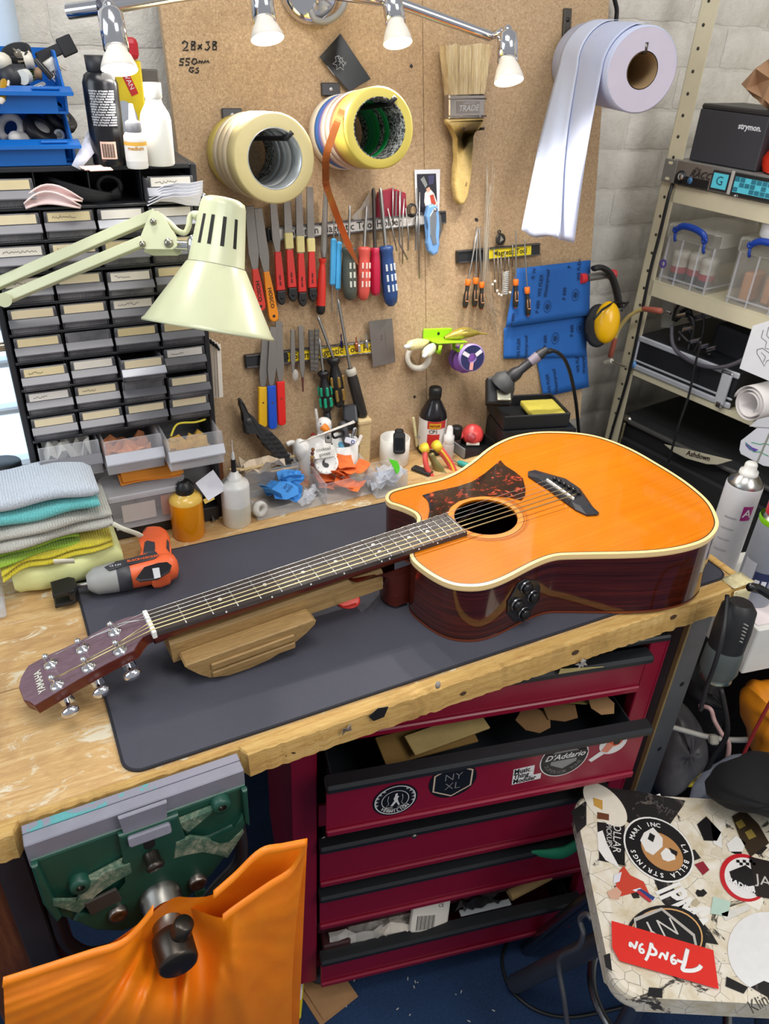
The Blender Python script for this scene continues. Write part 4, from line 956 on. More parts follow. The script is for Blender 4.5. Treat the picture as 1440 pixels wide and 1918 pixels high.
G().prism([q(776,318),(q(824,317)),q(822,402),q(779,402)],.0006,M).ob('print',mt('#d9dbe2',.35,0,.02),o)
def flat(name,pts,col,par,M,q,z,rough=.4): return G().prism([q(*p) for p in pts],.0002,M,z0=z).ob(name,mt(col,rough,0,.25,220),par)
flat('picture',[(780,326),(816,325),(819,398),(782,398)],'#23222c',o,M,q,.0006)
flat('picture_figure',[(795,362),(803,352),(812,362),(818,380),(816,392),(798,392),(794,378)],'#e6dcd8',o,M,q,.0008); flat('picture_detail',[(804,366),(811,364),(816,382),(808,386)],'#b8452f',o,M,q,.001); flat('picture_detail',[(797,354),(803,350),(806,356),(800,361)],'#d9a58f',o,M,q,.0011); flat('picture_detail',[(787,336),(793,330),(800,346),(796,352)],'#8b8f8c',o,M,q,.0009); flat('picture_detail',[(801,329),(813,328),(811,344),(803,346)],'#3f3f63',o,M,q,.0009)
# ---- paintbrush
o=thing('paintbrush','wide paintbrush hung bristles up on the board with a pale wooden handle','brush',BP(868,250)); 
M=frame(BP(869,240,.022),BP(905,235,.022)-BP(832,239,.022),BN); MI=M.inverted(); q=lambda x,y:tuple((MI@BP(x,y,.022)).xy)
G().prism([q(836,178),q(904,178),q(902,222),q(836,224)],.018,M,.002,z0=-.009).ob('ferrule',mt('#a89f98',.35,.8,.08,60),o)
for yy in (186,218): 
    a,b=q(835,yy),q(905,yy); G().tube([M@Vector((a[0],a[1],.009)),M@Vector((b[0],b[1],.009))],.0012,6).ob('ferrule_bead',mt('#8e857e',.35,.8,.08,60),o)
for x in (858,893): p=q(x,219); G().sph((p[0],p[1],.0095),.0018,8,0,M).ob('nail',CHROME,o)
p0=q(850,192); p1=q(891,211); G().prism([q(849,191),q(893,190),q(892,213),q(849,214)],.0006,M,z0=.0088).ob('ferrule_panel',mt('#8f857f',.4,.8,.1,90),o)
c=q(871,204); g=G(); g.text('TRADE',.0125,M@T(c[0],c[1],.0094),shear=.3,h=.0005,bold=.0002); g.ob('lettering',mt('#c9c4c0',.3,.7),o)
c=q(872,194); g=G(); g.text('professional',.0045,M@T(c[0],c[1],.0094),h=.0005); g.ob('lettering',mt('#d5d0cc',.3,.7),o)
m,n=base('bristle','#cdb68d',.8); v=n.co((260,60,2)); f=n.noise(v,1,4,.7); n.l(n.ramp(f,[(.3,'#a08760'),(.5,'#c9b186'),(.75,'#e3d2ad')]),n.b.inputs['Base Color']); n.bump(f,.8,.002); BRIS=m
g=G(); N1=26; rr=random.Random(4); rows=[]
for i in range(10):
    t=i/9; row=[]
    xl=(q(837,178)[0]*(1-t)+q(828,84)[0]*t); xr=(q(903,178)[0]*(1-t)+q(915,86)[0]*t); yy=(q(869,178)[1]*(1-t)+q(870,84)[1]*t)
    hh=.0085+.002*t
    for k in range(2*N1):
        a=k%N1/(N1-1) if k<N1 else 1-(k%N1)/(N1-1); row.append((xl+(xr-xl)*a, yy+(rr.uniform(-.004,.001) if i==9 else 0),(hh if k<N1 else -hh)+rr.uniform(-.0008,.0008)))
    row.append(row[0]); rows.append(row)
g.grid(rows[::-1],0,M=M,sm=False); g.add([rows[-1][k] for k in range(2*N1)],[list(range(2*N1))],M); g.ob('bristles',BRIS,o)
HW=wood('brush_handle','#cfb069','#b2924e','#dcc285',1,(26,6,26),.35,bump=.04)
hp=[(834,223),(903,222),(903,229),(894,233),(881,245),(877,256),(876,280),(879,305),(879,340),(874,366),(867,382),(858,384),(851,372),(847,345),(849,310),(856,280),(857,258),(851,245),(840,236),(834,232)]
G().prism([q(*p) for p in hp],.016,M,.005,z0=-.008,seg=3,sm=True).ob('handle',HW,o)
c=q(868,345); g=G(); g.text('3in',.006,M@T(c[0],c[1],.0085)@RZ(R_(80))); g.ob('stamp',mt('#4b3a20',.7),o)
for x in (851,888): p=BP(x,243,0); G().tube([p,p+BN*.03],.0022,8).ob('peg',mt('#1d1b1c',.4),o)
# ---- paper roll
o=thing('paper_roll','large roll of pale blue paper towel on a wall bracket, its end hanging down','paper roll',BP(1062,60))
PAP=mt('#bfc6de',.85,0,.03,20,.35,140); PAPE=mt('#c3bccb',.9,0,.05,30)
A=BP(1092,117,.018); B=BP(1203,132,.215); ax=axis(A,B); L=(B-A).length; R0=72.5*px2m(B)
G().lathe([(.026,0),(R0-.002,0),(R0,.002),(R0,L-.002),(R0-.002,L)],ax,64,cap=False).ob('paper_wrap',PAP,o)
G().lathe([(.0265,L-.0002),(R0-.002,L-.0002)],ax,64,cap=False).ob('roll_end',PAPE,o)
G().lathe([(.0252,.0),(.0252,L)],ax,40,cap=False).ob('core',mt('#a98d66',.8,0,.08,60),o)
G().box((0,0,.003),(.016,.05,.006),frame(BP(1059,48),BU,BN),.001).ob('bracket',mt('#55504a',.4,.5),o); G().lathe([(.004,.006),(.003,.008),(0,.0085)],frame(BP(1059,38),BU,BN),12).ob('screw',mt('#2a2828',.4,.4),o)
top=ax@Vector((0,0,0)); G().tube([BP(1062,70,.006),BP(1075,88,.01),A+BV*.024,B+BV*.024+(B-A).normalized()*.004,B+BV*.038+(B-A).normalized()*.006],.0028,10).ob('bracket_arm',metal('#6f6b66',.3),o)
axd=(B-A).normalized(); upv=(Vector((0,0,1))-axd*axd.z).normalized(); lfv=upv.cross(axd); lfv=lfv if lfv.x<0 else -lfv
bl,brp=BP(977,434,.085),BP(1075,456,.155); rows=[]
NS=16
for i in range(40):
    row=[]
    for j in range(NS+1):
        s_=j/NS; base_=A+axd*(L*(.20+.74*s_))
        ang=lambda th:base_+(upv*cos(th)+lfv*sin(th))*(R0+.0025)
        if i<12: p=ang(R_(-6+88*i/11))
        else:
            t=(i-11)/28; p0=ang(R_(82)); p=p0.lerp(bl.lerp(brp,s_),t); w=(.008*sin(s_*7+t*3)+.005*sin(s_*13-t*5))*min(1,t*1.6)*(1 if i>13 else .3)
            p=p-CAMZ*w+lfv*.004*sin(pi*t)
        row.append(p)
    rows.append(row)
G().grid(rows,.0005).ob('hanging_sheet',PAP,o)
rows2=[]
for i,r_ in enumerate(rows):
    t=i/39; k=.34+.42*t; nn=[]
    for j in range(9):
        x=j/8*k*NS; a_=int(min(x,NS-1)); p=r_[a_].lerp(r_[a_+1],x-a_); q_=(upv*cos(R_(-6+88*i/11))+lfv*sin(R_(-6+88*i/11))) if i<12 else (-CAMZ*.8+lfv*.5)
        nn.append(p+q_*(.0022+.010*max(0,t-.3)*(.5+.5*j/8)))
    rows2.append(nn)
G().grid(rows2,.0005).ob('folded_edge',mt('#c9d1e6',.85,0,.03,20,.3,140),o,label='folded-over left edge of the hanging paper')
# ---- magnetic tool holders
def mag(p0,p1,h,label,txt,x0,x1,bg,fg,tsz,tx):
    M,L=tf(p0,p1,0); o=thing('magnetic_rail',label,'tool rail',M@Vector((L/2,0,0)))
    G().box((L/2,0,.005),(L,h,.010),M,.0015).ob('rail',SATIN,o)
    for s_ in (-1,1): G().box((L/2,s_*h*.43,.0115),(L*.99,h*.1,.003),M,.0005).ob('steel_strip',metal('#77777a',.4),o)
    G().box(((x0+x1)/2*L,0,.0104),((x1-x0)*L,h*.74,.0006),M).ob('label_strip',mt(bg,.4,0,.05),o)
    g=G(); g.text(txt,tsz,M@T(tx*L,0,.0108),bold=.0002); g.ob('lettering',mt(fg,.5),o); return M,L
mag((497,440),(831,406),.021,'long black magnetic rail with white label, carrying files and screwdrivers','500mm Magnetic Tool Holder',.02,.93,'#d8d3cd','#2b2523',.0165,.42)
mag((456,676),(722,645),.022,'lower black magnetic rail with yellow label behind the small files','365mm Magnetic Tool Holder',.28,.93,'#e8c81c','#1f1a10',.0155,.62)
mag((852,481),(1006,466),.022,'short black magnetic rail with yellow label at the right of the board','Magnetic Tool',.36,.88,'#e3cf21','#1f1a10',.013,.62)
# ---- files
def file_(p0,p1,p2,wpx,label,hcol,grp,style=0,off=.0155,tape=None,text=None):
    M,L=tf(p0,p1,off); s_=px2m(M@Vector((0,0,0))); w=wpx*s_; o=thing('file',label,'file',M@Vector((L,0,0)),grp)
    G().prism([(0,-w*.42),(0,w*.42),(L*.72,w*.5),(L*.93,w*.32),(L,w*.22),(L,-w*.22),(L*.93,-w*.32),(L*.72,-w*.5)],.0035,M,.0006).ob('blade',BLADE,o)
    M2,L2=tf(p1,p2,off); hw=w*.5
    if style==0:      # dipped red handle with black end
        G().prism([(-.002,-hw*.8),(-.002,hw*.8),(L2*.2,hw*.85),(L2*.72,hw*1.12),(L2*.72,-hw*1.12),(L2*.2,-hw*.85)],.006,M2,.0012,z0=-.0012).ob('handle',mt(hcol,.4,0,.06),o)
        e=[(L2*.72,-hw*1.1)]+[(L2*.86+L2*.15*sin(a),-hw*1.12*cos(a)) for a in [pi*k/10 for k in range(11)]]+[(L2*.72,hw*1.1)]
        G().prism(e,.008,M2,.0022,z0=-.0018,seg=2).ob('handle_end',mt('#1a191a',.4),o); G().sph((L2*.86,0,.0062),(.0032,.0032,.001),12,0,M2).ob('hang_hole',mt('#060606',.6),o)
        g=G(); g.text('mm cut',.0052,M2@T(L2*.52,0,.005)@RZ(R_(0)),bold=.0002); g.ob('lettering',mt('#3a0c0a',.6),o)
    elif style==1:    # flat handle with rounded end and hole
        e=[(-.003,-hw*.62),(L2*.3,-hw*.8),(L2*.85,-hw*1.0)]+[(L2*.9+L2*.1*sin(a),-hw*1.0*cos(a)) for a in [pi*k/8 for k in range(9)]]+[(L2*.85,hw*1.0),(L2*.3,hw*.8),(-.003,hw*.62)]
        G().prism(e,.0065,M2,.0018,z0=-.0015,seg=2).ob('handle',mt(hcol,.35,0,.05),o); G().lathe([(.0026,.0051),(0,.0052)],M2@T(L2*.88,0,0),12).ob('hang_hole',mt('#2a1705',.6),o)
        g=G(); g.text(text or '',.0085,M2@T(L2*.5,0,.0054),sx=1.1,bold=.0002); g.ob('lettering',mt('#2a1a08',.6),o)
    elif style==2:    # plain rectangular plastic handle
        e=[(0,-hw)]+[(L2*.93+L2*.07*sin(a),-hw*cos(a)) for a in [pi*k/6 for k in range(7)]]+[(0,hw)]
        G().prism(e,.0075,M2,.0012,z0=-.002).ob('handle',mt(hcol,.35,0,.04),o); G().lathe([(.0016,.0057),(0,.0058)],M2@T(L2*.38,0,0),10).ob('handle_dot',mt('#5a3a10',.6),o)
    if tape:
        q0,q1=tape; M3,L3=tf(q0,q1,off); G().box((L3/2,0,.0018),(L3,w*1.05,.0062),M3,.0012).ob('tape_wrap',mt('#e2d692',.55,0,.12,60,.6,120),o)
    return o
F1='files hanging from the upper rail'
file_((466,386),(477,507),(488,582),20,'red-handled file half hidden behind the lamp shade','#d83a2c',F1,1,text='HOSCO')
file_((482,390),(498,512),(513,602),19,'orange-handled file leaning beside the lamp shade','#ee8f10',F1,1,text='HOSCO')
file_((510,377),(519,474),(527,570),16,'red-handled file without tape, leftmost of the black-ended red files','#d8322c',F1)
file_((536,374),(541,470),(548,564),16,'red-handled file with crumpled pale tape, second of the black-ended files','#d8322c',F1,tape=((539,436),(541,466)))
file_((558,358),(562,477),(566,573),15,'red-handled file hanging lowest with yellow tape on its blade','#d8322c',F1,tape=((561,442),(562,473)))
file_((579,350),(582,472),(585,564),15,'red-handled file with cream tape, rightmost of the black-ended files','#d8322c',F1,tape=((581,446),(582,472)))
M,L=tf((609,342),(604,484),.0165); o=thing('file','slim triangular file with long round red handle','file',M@Vector((L,0,0)),F1); w=.0055
G().prism([(0,-w*.6),(0,w*.6),(L*.9,w),(L,w*.6),(L,-w*.6),(L*.9,-w)],.007,M,.0025).ob('blade',BLADE,o)
M2,L2=tf((604,484),(600,590),.0185); A_=axis(M2@Vector((0,0,0)),M2@Vector((L2,0,0))); G().lathe([(.0062,0),(.0062,.004),(.0045,.007),(.0045,.010),(.0062,.02),(.0078,L2*.6),(.0078,L2*.83)],A_,18).ob('handle',mt('#cf3226',.3,0,.05),o); G().lathe([(.0078,L2*.83),(.0078,L2*.93),(.005,L2*.985),(0,L2)],A_,18).ob('handle_end',mt('#1b1a1b',.4),o)
F2='small files on the lower rail'
file_((496,634),(491,724),(491,800),17,'small file with yellow handle','#e8b41c',F2,2); file_((511,612),(507,722),(510,803),17,'small file with blue handle','#1a50c2',F2,2,.0195); file_((521,602),(524,714),(527,796),16,'small file with bright red handle','#e0251f',F2,2,.0165)
# ---- screwdrivers
def driver(p0,p1,p2,rs,prof,wpx,label,col,grp,col2=None,n=16,off=.022,flutes=0,deco=None,tip=True,sh=None):
    M,L=tf(p0,p1,off-.004,off); o=thing('screwdriver',label,'screwdriver',BP(*p1,off),grp); A_=axis(BP(*p0,off-.004),BP(*p1,off))
    G().lathe([(rs*.4,0),(rs*.9,.003),(rs,.008),(rs,L+.004)],A_,10).ob('shaft',sh or STEEL,o)
    M2,L2=tf(p1,p2,off); A2=axis(BP(*p1,off),BP(*p2,off)); r=wpx/2*px2m(BP(*p1,off))
    g=G(); g.lathe([(a*r,b*L2) for a,b in prof],A2,n)
    if flutes:
        for i,v in enumerate(g.v):
            w_=A2.inverted()@v; a=math.atan2(w_.y,w_.x); k=1-.12*(.5+.5*cos(a*flutes)); g.v[i]=A2@Vector((w_.x*k,w_.y*k,w_.z))
    g.ob('handle',mt(col,.35,0,.08,60),o)
    if deco: deco(o,A2,r,L2,M2)
    return o
PR=[(.55,0),(.9,.02),(.95,.06),(.82,.12),(.85,.25),(1,.55),(.98,.8),(.8,.93),(.4,.99),(0,1)]
PF_=[(.75,0),(.95,.03),(.8,.12),(.95,.22),(1,.5),(.95,.9),(.7,.98),(0,1)]
def grips(col,rows_,cols_):
    def f(o,A2,r,L2,M2):
        m_=mt(col,.6)
        for i in range(rows_):
            for j in range(cols_):
                z=L2*(.34+.17*i); dy=(j-(cols_-1)/2)*r*.55
                zz=math.sqrt(max(0,(r*1.0)**2-dy**2)); G().box((z,dy,zz+.0002),(L2*.11,r*.26,.0016),M2,.0004).ob('grip_inlay',m_,o)
    return f
DG='screwdrivers on the upper rail'
driver((655,384),(653,462),(656,563),.0024,PR,29,'grey-green screwdriver with pale grip marks','#4d524b',DG,deco=grips('#c9cbbf',3,2)); driver((686,386),(682,462),(680,563),.0028,PR,26,'coral red screwdriver with pale grip marks','#d6564c',DG,deco=grips('#e9cfc4',3,3))
driver((699,352),(702,464),(703,554),.0032,PF_,21,'fluted crimson-handled screwdriver between the coral and blue ones','#b5183f',DG,flutes=6,n=36,sh=mt('#55504d',.4,.7)); driver((712,352),(722,460),(733,574),.0034,PR,30,'large dark blue screwdriver with pale grip marks','#27467c',DG,deco=grips('#c3ccd6',3,3))
def cap2(cola,colb):
    def f(o,A2,r,L2,M2):
        G().lathe([(r*.62,-.001),(r*.9,.001),(r*.92,L2*.06),(r*.5,L2*.17),(r*.56,L2*.2)],A2,18,cap=False).ob('collar',mt('#1a1a1c',.4),o)
        for i in range(6):
            a=2*pi*i/6
            for z0,z1,ph in ((.36,.58,0),(.62,.86,.5)):
                a2=a+ph*2*pi/6; rr_=r*.94; G().box((rr_*cos(a2),rr_*sin(a2),L2*(z0+z1)/2),(.0035,.0055,L2*(z1-z0)),A2,.0016).ob('grip_panel',mt(cola,.4,0,.06),o)
    return f
PW=[(.6,0),(.75,.02),(.55,.16),(.85,.34),(1,.5),(.88,.62),(.95,.76),(.7,.95),(.4,1),(0,1)]
DL='screwdrivers on the lower rail'
driver((598,634),(605,696),(613,772),.0024,PW,24,'black screwdriver with green grip panels','#1c1d1e',DL,deco=cap2('#159a74','')); driver((595,592),(624,670),(636,762),.0026,PW,28,'black screwdriver with brown and yellow grip panels','#1c1b1a',DL,deco=cap2('#8a6a2e',''))
driver((633,560),(656,692),(679,781),.0027,[(.8,0),(.9,.03),(.85,.08),(.95,.2),(1,.95),(.8,1),(0,1)],22,'long dark screwdriver with worn steel-capped handle','#2e2b2a',DL,deco=lambda o,A2,r,L2,M2:G().lathe([(r*.5,-.002),(r*.92,-.001),(r*.98,.006),(r*.9,.010)],A2,16,cap=False).ob('worn_cap',mt('#b8b2a4',.6),o))
for i,(a,b,c) in enumerate((((625,400),(625,446),(622,535)),((634,410),(635,452),(632,543)))):
    M,L=tf(b,c,.02); o=thing('hex_driver',('left','right')[i]+' of two sky-blue hexagonal driver handles on the upper rail','screwdriver',BP(*b,.02),'sky-blue hex drivers')
    A2=axis(BP(*b,.02),BP(*c,.02)); G().lathe([(.002,0),(.0050,.003),(.0050,L-.003),(.002,L)],A2,6,sm=False).ob('handle',mt('#4aa6de',.35,0,.04),o)
    G().cyl(BP(*a,.02),BP(*b,.02),.0011,n=8).ob('shaft',STEEL,o); G().cyl(BP(*c,.02),BP(c[0],c[1]+50,.02),.0011,n=8).ob('shaft',STEEL,o)
# ---- thin picks, hooks, bits
PK='steel picks at the right of the upper rail'
def pick_(pts,r,label,off=.015): one(G().tube([BP(x,y,off) for x,y in pts],r,6),'pick',STEEL,label,'pick',PK)
pick_([(726,390),(737,440),(743,470)],.0013,'leaning steel pick just right of the blue screwdriver'); pick_([(736,350),(735,400),(738,420)],.0011,'short straight pick in front of the red holder'); pick_([(749,358),(748,420),(748,456),(763,486)],.0016,'steel pick with hooked foot'); pick_([(757,372),(753,430),(754,494)],.0013,'long straight steel pick beside the hooked one'); pick_([(760,390),(765,440),(764,470)],.0012,'steel pick left of the black wire coil')
pick_([(786,360),(784,440),(785,522)],.0013,'very long thin steel rod left of the blue pocket knife')
o=thing('nut_driver','slim grey nut driver with thicker grip left of the pocket knife','driver',BP(779,430,.016)); G().lathe([(.0012,0),(.0012,.045),(.0032,.047),(.0032,.07),(.002,.072),(.002,.1)],axis(BP(781,352,.016),BP(779,452,.016)),10).ob('rod',STEEL,o)
g=G(); rr=random.Random(9)
c=BP(771,394,.018)
for k in range(4): g.tube([c+BU*(.010*cos(a+k)*(1-.12*k))+BV*(.011*sin(a+k)*(1-.1*k))+BN*.002*k for a in [2*pi*j/14 for j in range(14)]],.0008,5,True)
one(g,'wire_coil',mt('#1b1a1b',.4,.3),'small coil of black wire at the right of the upper rail','wire',None,'stuff')
o=thing('key_holder','crimson plastic hex key holder behind the screwdriver shafts','holder',BP(730,395,.004)); M=frame(BP(730,380,.002),BU,BN); MI=M.inverted(); q=lambda x,y:tuple((MI@BP(x,y,.002)).xy)
G().prism([q(703,372),q(705,360),q(731,352),q(757,362),q(759,405),q(702,410)],.008,M,.002).ob('body',mt('#8d1f35',.4,0,.1,40),o)
for x in (736,742,750): 
    G().cyl(BP(x,358,.012),BP(x-1,404,.012),.0016,n=6).ob('hex_key',STEEL,o)
M=frame(BP(680,390,.012),BU,BN); MI=M.inverted(); q=lambda x,y:tuple((MI@BP(x,y,.012)).xy)
one(G().prism([q(697,350),q(702,358),q(702,410),q(664,414),q(658,406),q(676,388)],.0008,M),'clear_sheet',clear('#dcdad6',.25,.25),'clear plastic triangle tucked behind the screwdrivers','sheet')
one(G().prism([q(673,394),q(685,392),q(686,410),q(674,411)],.001,M,z0=-.004),'yellow_tab',mt('#c9a24c',.5),'small dull yellow tab behind the clear plastic triangle','tab')
# pocket knife
o=thing('pocket_knife','light blue folding pocket knife with steel blade beside the photo','knife',BP(806,430,.016)); M=frame(BP(806,430,.014),BP(803,470,.014)-BP(806,390,.014),BN); MI=M.inverted(); q=lambda x,y:tuple((MI@BP(x,y,.014)).xy)
G().prism([q(796,385),q(806,382),q(815,388),q(817,405),q(813,425),q(818,455),q(815,473),q(806,478),q(797,470),q(794,455),q(799,430),q(792,405)],.012,M,.0035,seg=2).ob('handle',mt('#6f9ccf',.35,0,.08),o)
G().prism([q(798,405),q(806,390),q(811,405),q(808,440),q(811,455),q(804,458),q(799,440)],.002,M,.0005,z0=.0115).ob('liner',metal('#d5d8dc',.2),o)
G().prism([q(816,390),q(824,404),q(826,430),q(820,452),q(816,440)],.002,M,.0004,z0=.002).ob('blade',metal('#9a9896',.3),o); G().lathe([(.004,.012),(.0035,.014),(0,.0145)],M@T(*q(808,393),0),14).ob('pivot',CHROME,o)
# lower rail bits
one(G().prism([(0,-.0035),(0,.0035),(.05,.0045),(.06,.002),(.072,.0025),(.072,-.0025),(.06,-.002),(.05,-.0045)],.003,tf((547,617),(548,700),.0155)[0],.0006),'scraper_blade',BLADE,'narrow dark scraper blade with frayed tip on the lower rail','blade')
one(G().sph(BP(553,703,.018),(.006,.004,.011),10,0),'putty_lump',clear('#d9d6d0',.5,.3),'lump of clear putty on the tip of the narrow scraper blade','putty')
M,L=tf((562,610),(567,733),.0155); s_=px2m(M@Vector((0,0,0))); o=thing('file','handleless grey file with a dark red tang','file',M@Vector((L,0,0)),F2); G().prism([(0,-5*s_),(0,5*s_),(L*.62,5.5*s_),(L*.78,2*s_),(L*.78,-2*s_),(L*.62,-5.5*s_)],.003,M,.0006).ob('blade',BLADE,o); G().prism([(L*.78,-2*s_),(L*.78,2*s_),(L,1*s_),(L,-1*s_)],.003,M).ob('tang',mt('#5a2a26',.5),o)
for i,(a,b) in enumerate((((581,617),(584,694)),((592,616),(591,695)))):
    M,L=tf(a,b,.0155); g=G(); N_=9
    g.prism([(0,-.0042),(0,.0042),(L,.0042),(L,-.0042)],.004,M,.0008)
    for k in range(1,N_): g.box((L*k/N_,0,.0042),(L/N_*.5,.0078,.0012),M@RZ(.0),.0003)
    one(g,'fret_file',mt('#6f6c68',.4,.7,.2,60),('left','right')[i]+' of the two notched steel gauge blocks on the lower rail','gauge','notched gauge blocks')
for x,y,c,i in ((667,645,'#b0623c',0),(672,648,'#c9c4bc',1),(686,640,'#a9a9ac',2),(639,640,'#2b2d55',3)): one(G().lathe([(.0014,0),(.0026,.002),(.0026,.012),(.0012,.014),(.0012,.024)],axis(BP(x+1,y+12,.0155),BP(x,y-10,.0155)),6,sm=False),'driver_bit',mt(c,.35,.7),('copper coloured','pale','grey','dark blue')[i]+' driver bit on the lower rail','bit','driver bits on the lower rail')
M=frame(BP(716,642,.0125),BP(736,600,.0125)-BP(691,603,.0125),BN); MI=M.inverted(); q=lambda x,y:tuple((MI@BP(x,y,.0125)).xy)
o=thing('card_scraper','plain grey steel scraper card stuck over the end of the lower rail','scraper',BP(716,642,.012)); G().prism([q(690,602),q(734,596),q(740,678),q(698,688)],.0012,M,.0002).ob('plate',mt('#7d7875',.5,.7,.06,60),o); g=G(); c=q(714,632); g.text('A A',.006,M@T(c[0],c[1],.0014)@RZ(R_(85))); g.stroke([q(720,620),q(722,650)],.0006,M,.0014); g.ob('lettering',mt('#4a4644',.5),o)
# ---- right rail: orange precision drivers and the rest
OD='orange and black precision screwdrivers'
def pdrv(p0,p1,p2,label,off=.019):
    o=thing('precision_screwdriver',label,'screwdriver',BP(*p1,off),OD); A_=axis(BP(*p0,off-.003),BP(*p1,off)); L=(BP(*p1,off)-BP(*p0,off-.003)).length
    G().lathe([(.0005,0),(.0013,.003),(.0013,L)],A_,8).ob('shaft',STEEL,o); A2=axis(BP(*p1,off),BP(*p2,off)); L2=(BP(*p2,off)-BP(*p1,off)).length; r=.0052
    G().lathe([(r*.9,-.001),(r*1.05,.001),(r*1.0,L2*.18),(r*.85,L2*.2)],A2,16).ob('collar',mt('#f07a24',.4),o)
    G().lathe([(r*.72,L2*.19),(r*.7,L2*.38),(r*1.0,L2*.55),(r*1.05,L2*.85),(r*.7,L2*.96)],A2,16).ob('handle',mt('#29251f',.45),o); G().lathe([(r*.72,L2*.93),(r*.6,L2),(0,L2)],A2,14).ob('end_cap',mt('#c0603a',.4),o)
    M2,_=tf(p1,p2,off)
    for s2 in (-1,1): G().box((L2*.55,s2*r*.55,r*.72),(L2*.3,.0012,.0012),M2,.0003).ob('grip_line',mt('#e0a070',.5),o)
    G().box((L2*.73,0,r*.98),(.0016,r*1.2,.0012),M2,.0003).ob('grip_line',mt('#e0a070',.5),o)
pdrv((895,428),(877,524),(870,578),'leftmost orange-collared precision screwdriver'); pdrv((894,425),(891,521),(888,576),'second orange-collared precision screwdriver from the left'); pdrv((897,428),(902,529),(901,580),'third orange-collared precision screwdriver, hanging a little lower')
pdrv((966,430),(966,524),(965,577),'orange-collared precision screwdriver beside the blue sandpaper edge',.020); pdrv((982,449),(987,539),(989,592),'rightmost orange-collared precision screwdriver over the blue sandpaper',.020)
NP='needle rods on the right rail'
for k,(a,b) in enumerate((((893,425),(880,512)),((899,425),(896,520)),((925,466),(927,548)),((932,480),(934,540)),((938,480),(940,545)),((946,470),(945,510)),((953,480),(952,520)),((960,455),(959,500)))):
    one(G().tube([BP(*a,.0155),BP(*b,.0155)],.0016 if k<2 else .0012,6),'needle_file',mt('#857f78',.4,.8),('tapering rod left of all others','rod ending at the third driver','rod right of the wire strands','second rod right of the wire strands','rod left of the white spring','rod inside the white spring','rod right of the white spring','thin rod over the yellow label end')[k]+' on the right rail','rod',NP)
g=G(); rr=random.Random(5)
for k in range(11):
    x=908+rr.uniform(-3,8); g.tube(smooth_pts([BP(x+rr.uniform(-6,6)+6,300+rr.uniform(0,60),.014),BP(x+2,430,.016),BP(x,500,.017),BP(x+rr.uniform(-3,10),560,.015),BP(x+rr.uniform(-4,28),rr.uniform(585,640),.010)],5),.0005,4)
one(g,'string_bundle',mt('#c9bfae',.4,.6),'loose bundle of fine guitar strings hanging over the right rail','strings',None,'stuff')
o=thing('key_tag','round black key tag with a metal play emblem above the right rail','tag',BP(936,446,.012)); A_=frame(BP(936,448,.010),BU,BN); G().lathe([(.0092,0),(.0105,.001),(.0105,.003),(.009,.004),(0,.004)],A_,24).ob('disc',mt('#34322f',.35,.3),o); G().lathe([(.0022,0),(.0035,.0005),(.0035,.003),(.0022,.0035),(.0022,0)],A_@T(-.003,.0128,0),14,cap=False).ob('loop',mt('#34322f',.35,.3),o); G().prism([(-.003,-.005),(.005,-.001),(-.001,.006)],.0012,A_,z0=.004).ob('emblem',mt('#aba8a2',.4,.6),o)
g=G(); c=[]; a0,b0=BP(947,508,.018),BP(945,552,.018)
for k in range(121): t=k/120; an=t*2*pi*12; p=a0.lerp(b0,t); c.append(p+BU*.0058*cos(an)+BN*.0058*sin(an))
g.tube(c,.0010,5); one(g,'spring','' or mt('#cfd3d3',.35,.3),'white coil spring hanging from the right rail','spring')
for i,(x,y) in enumerate(((927,527),(922,533),(931,545),(934,551),(939,553),(955,548))): one(G().sph(BP(x,y,.016),.0028,8),'bead',mt('#eae5da',.35),('top','second','third','fourth','fifth','rightmost')[i]+' small white ball end around the white spring','bead','small white ball ends')
# ---- blue sandpaper
SAND=mt('#1c5fae',.75,0,.07,300,.3,900); SINK=mt('#0c2a55',.8)
def sheet(pts,off,label,curl=0,txt=True,seed=0):
    o=thing('sandpaper_sheet',label,'sandpaper',BP(*pts[3],off),'blue sandpaper sheets'); a,b,c,d=pts; rows=[]
    f2=lambda s_,t:(a[0]*(1-s_)*(1-t)+b[0]*s_*(1-t)+c[0]*s_*t+d[0]*(1-s_)*t, a[1]*(1-s_)*(1-t)+b[1]*s_*(1-t)+c[1]*s_*t+d[1]*(1-s_)*t)
    P_=lambda s_,t,e=0: BP(*f2(s_,t),off+curl*(s_-.4)**2*t+curl*.5*t*t+e)
    for i in range(9): rows.append([P_(j/8,i/8) for j in range(9)])
    G().grid(rows[::-1],.0008).ob('sheet',SAND,o)
    rr=random.Random(seed)
    def put(txt_,s_,t,size):
        p=P_(s_,t,.0012); x=(P_(s_,max(0,t-.06),.0012)-P_(s_,min(1,t+.06),.0012)); nrm=BN+BV*(-curl*1.2); g=G(); g.text(txt_,size,frame(p,x,nrm),bold=.0002,h=.0006); g.ob('print',SINK,o)
    def ringp(s_,t):
        p=P_(s_,t,.0016); M=frame(p,BV,BN-BV*curl); g=G(); g.lathe([(.0105,.0003),(.0115,.0003)],M,24,cap=False,sq=.8); g.box((0,0,.0003),(.012,.003,.0002),M); g.box((0,.004,.0003),(.008,.0012,.0002),M); g.box((0,-.004,.0003),(.008,.0012,.0002),M); g.ob('print',SINK,o)
    if txt:
        for s_,t,w_ in txt: put(w_,s_,t,.0105) if w_!='O' else ringp(s_,t)
sheet(((944,614),(1100,588),(1098,668),(943,672)),.006,'lower left blue sandpaper sheet, mostly behind the upper one',.004,[(.18,.70,'WS FLEX'),(.27,.72,'Waterproof'),(.5,.55,'P 600'),(.62,.5,'O'),(.82,.35,'P 600'),(.92,.3,'O')],1)
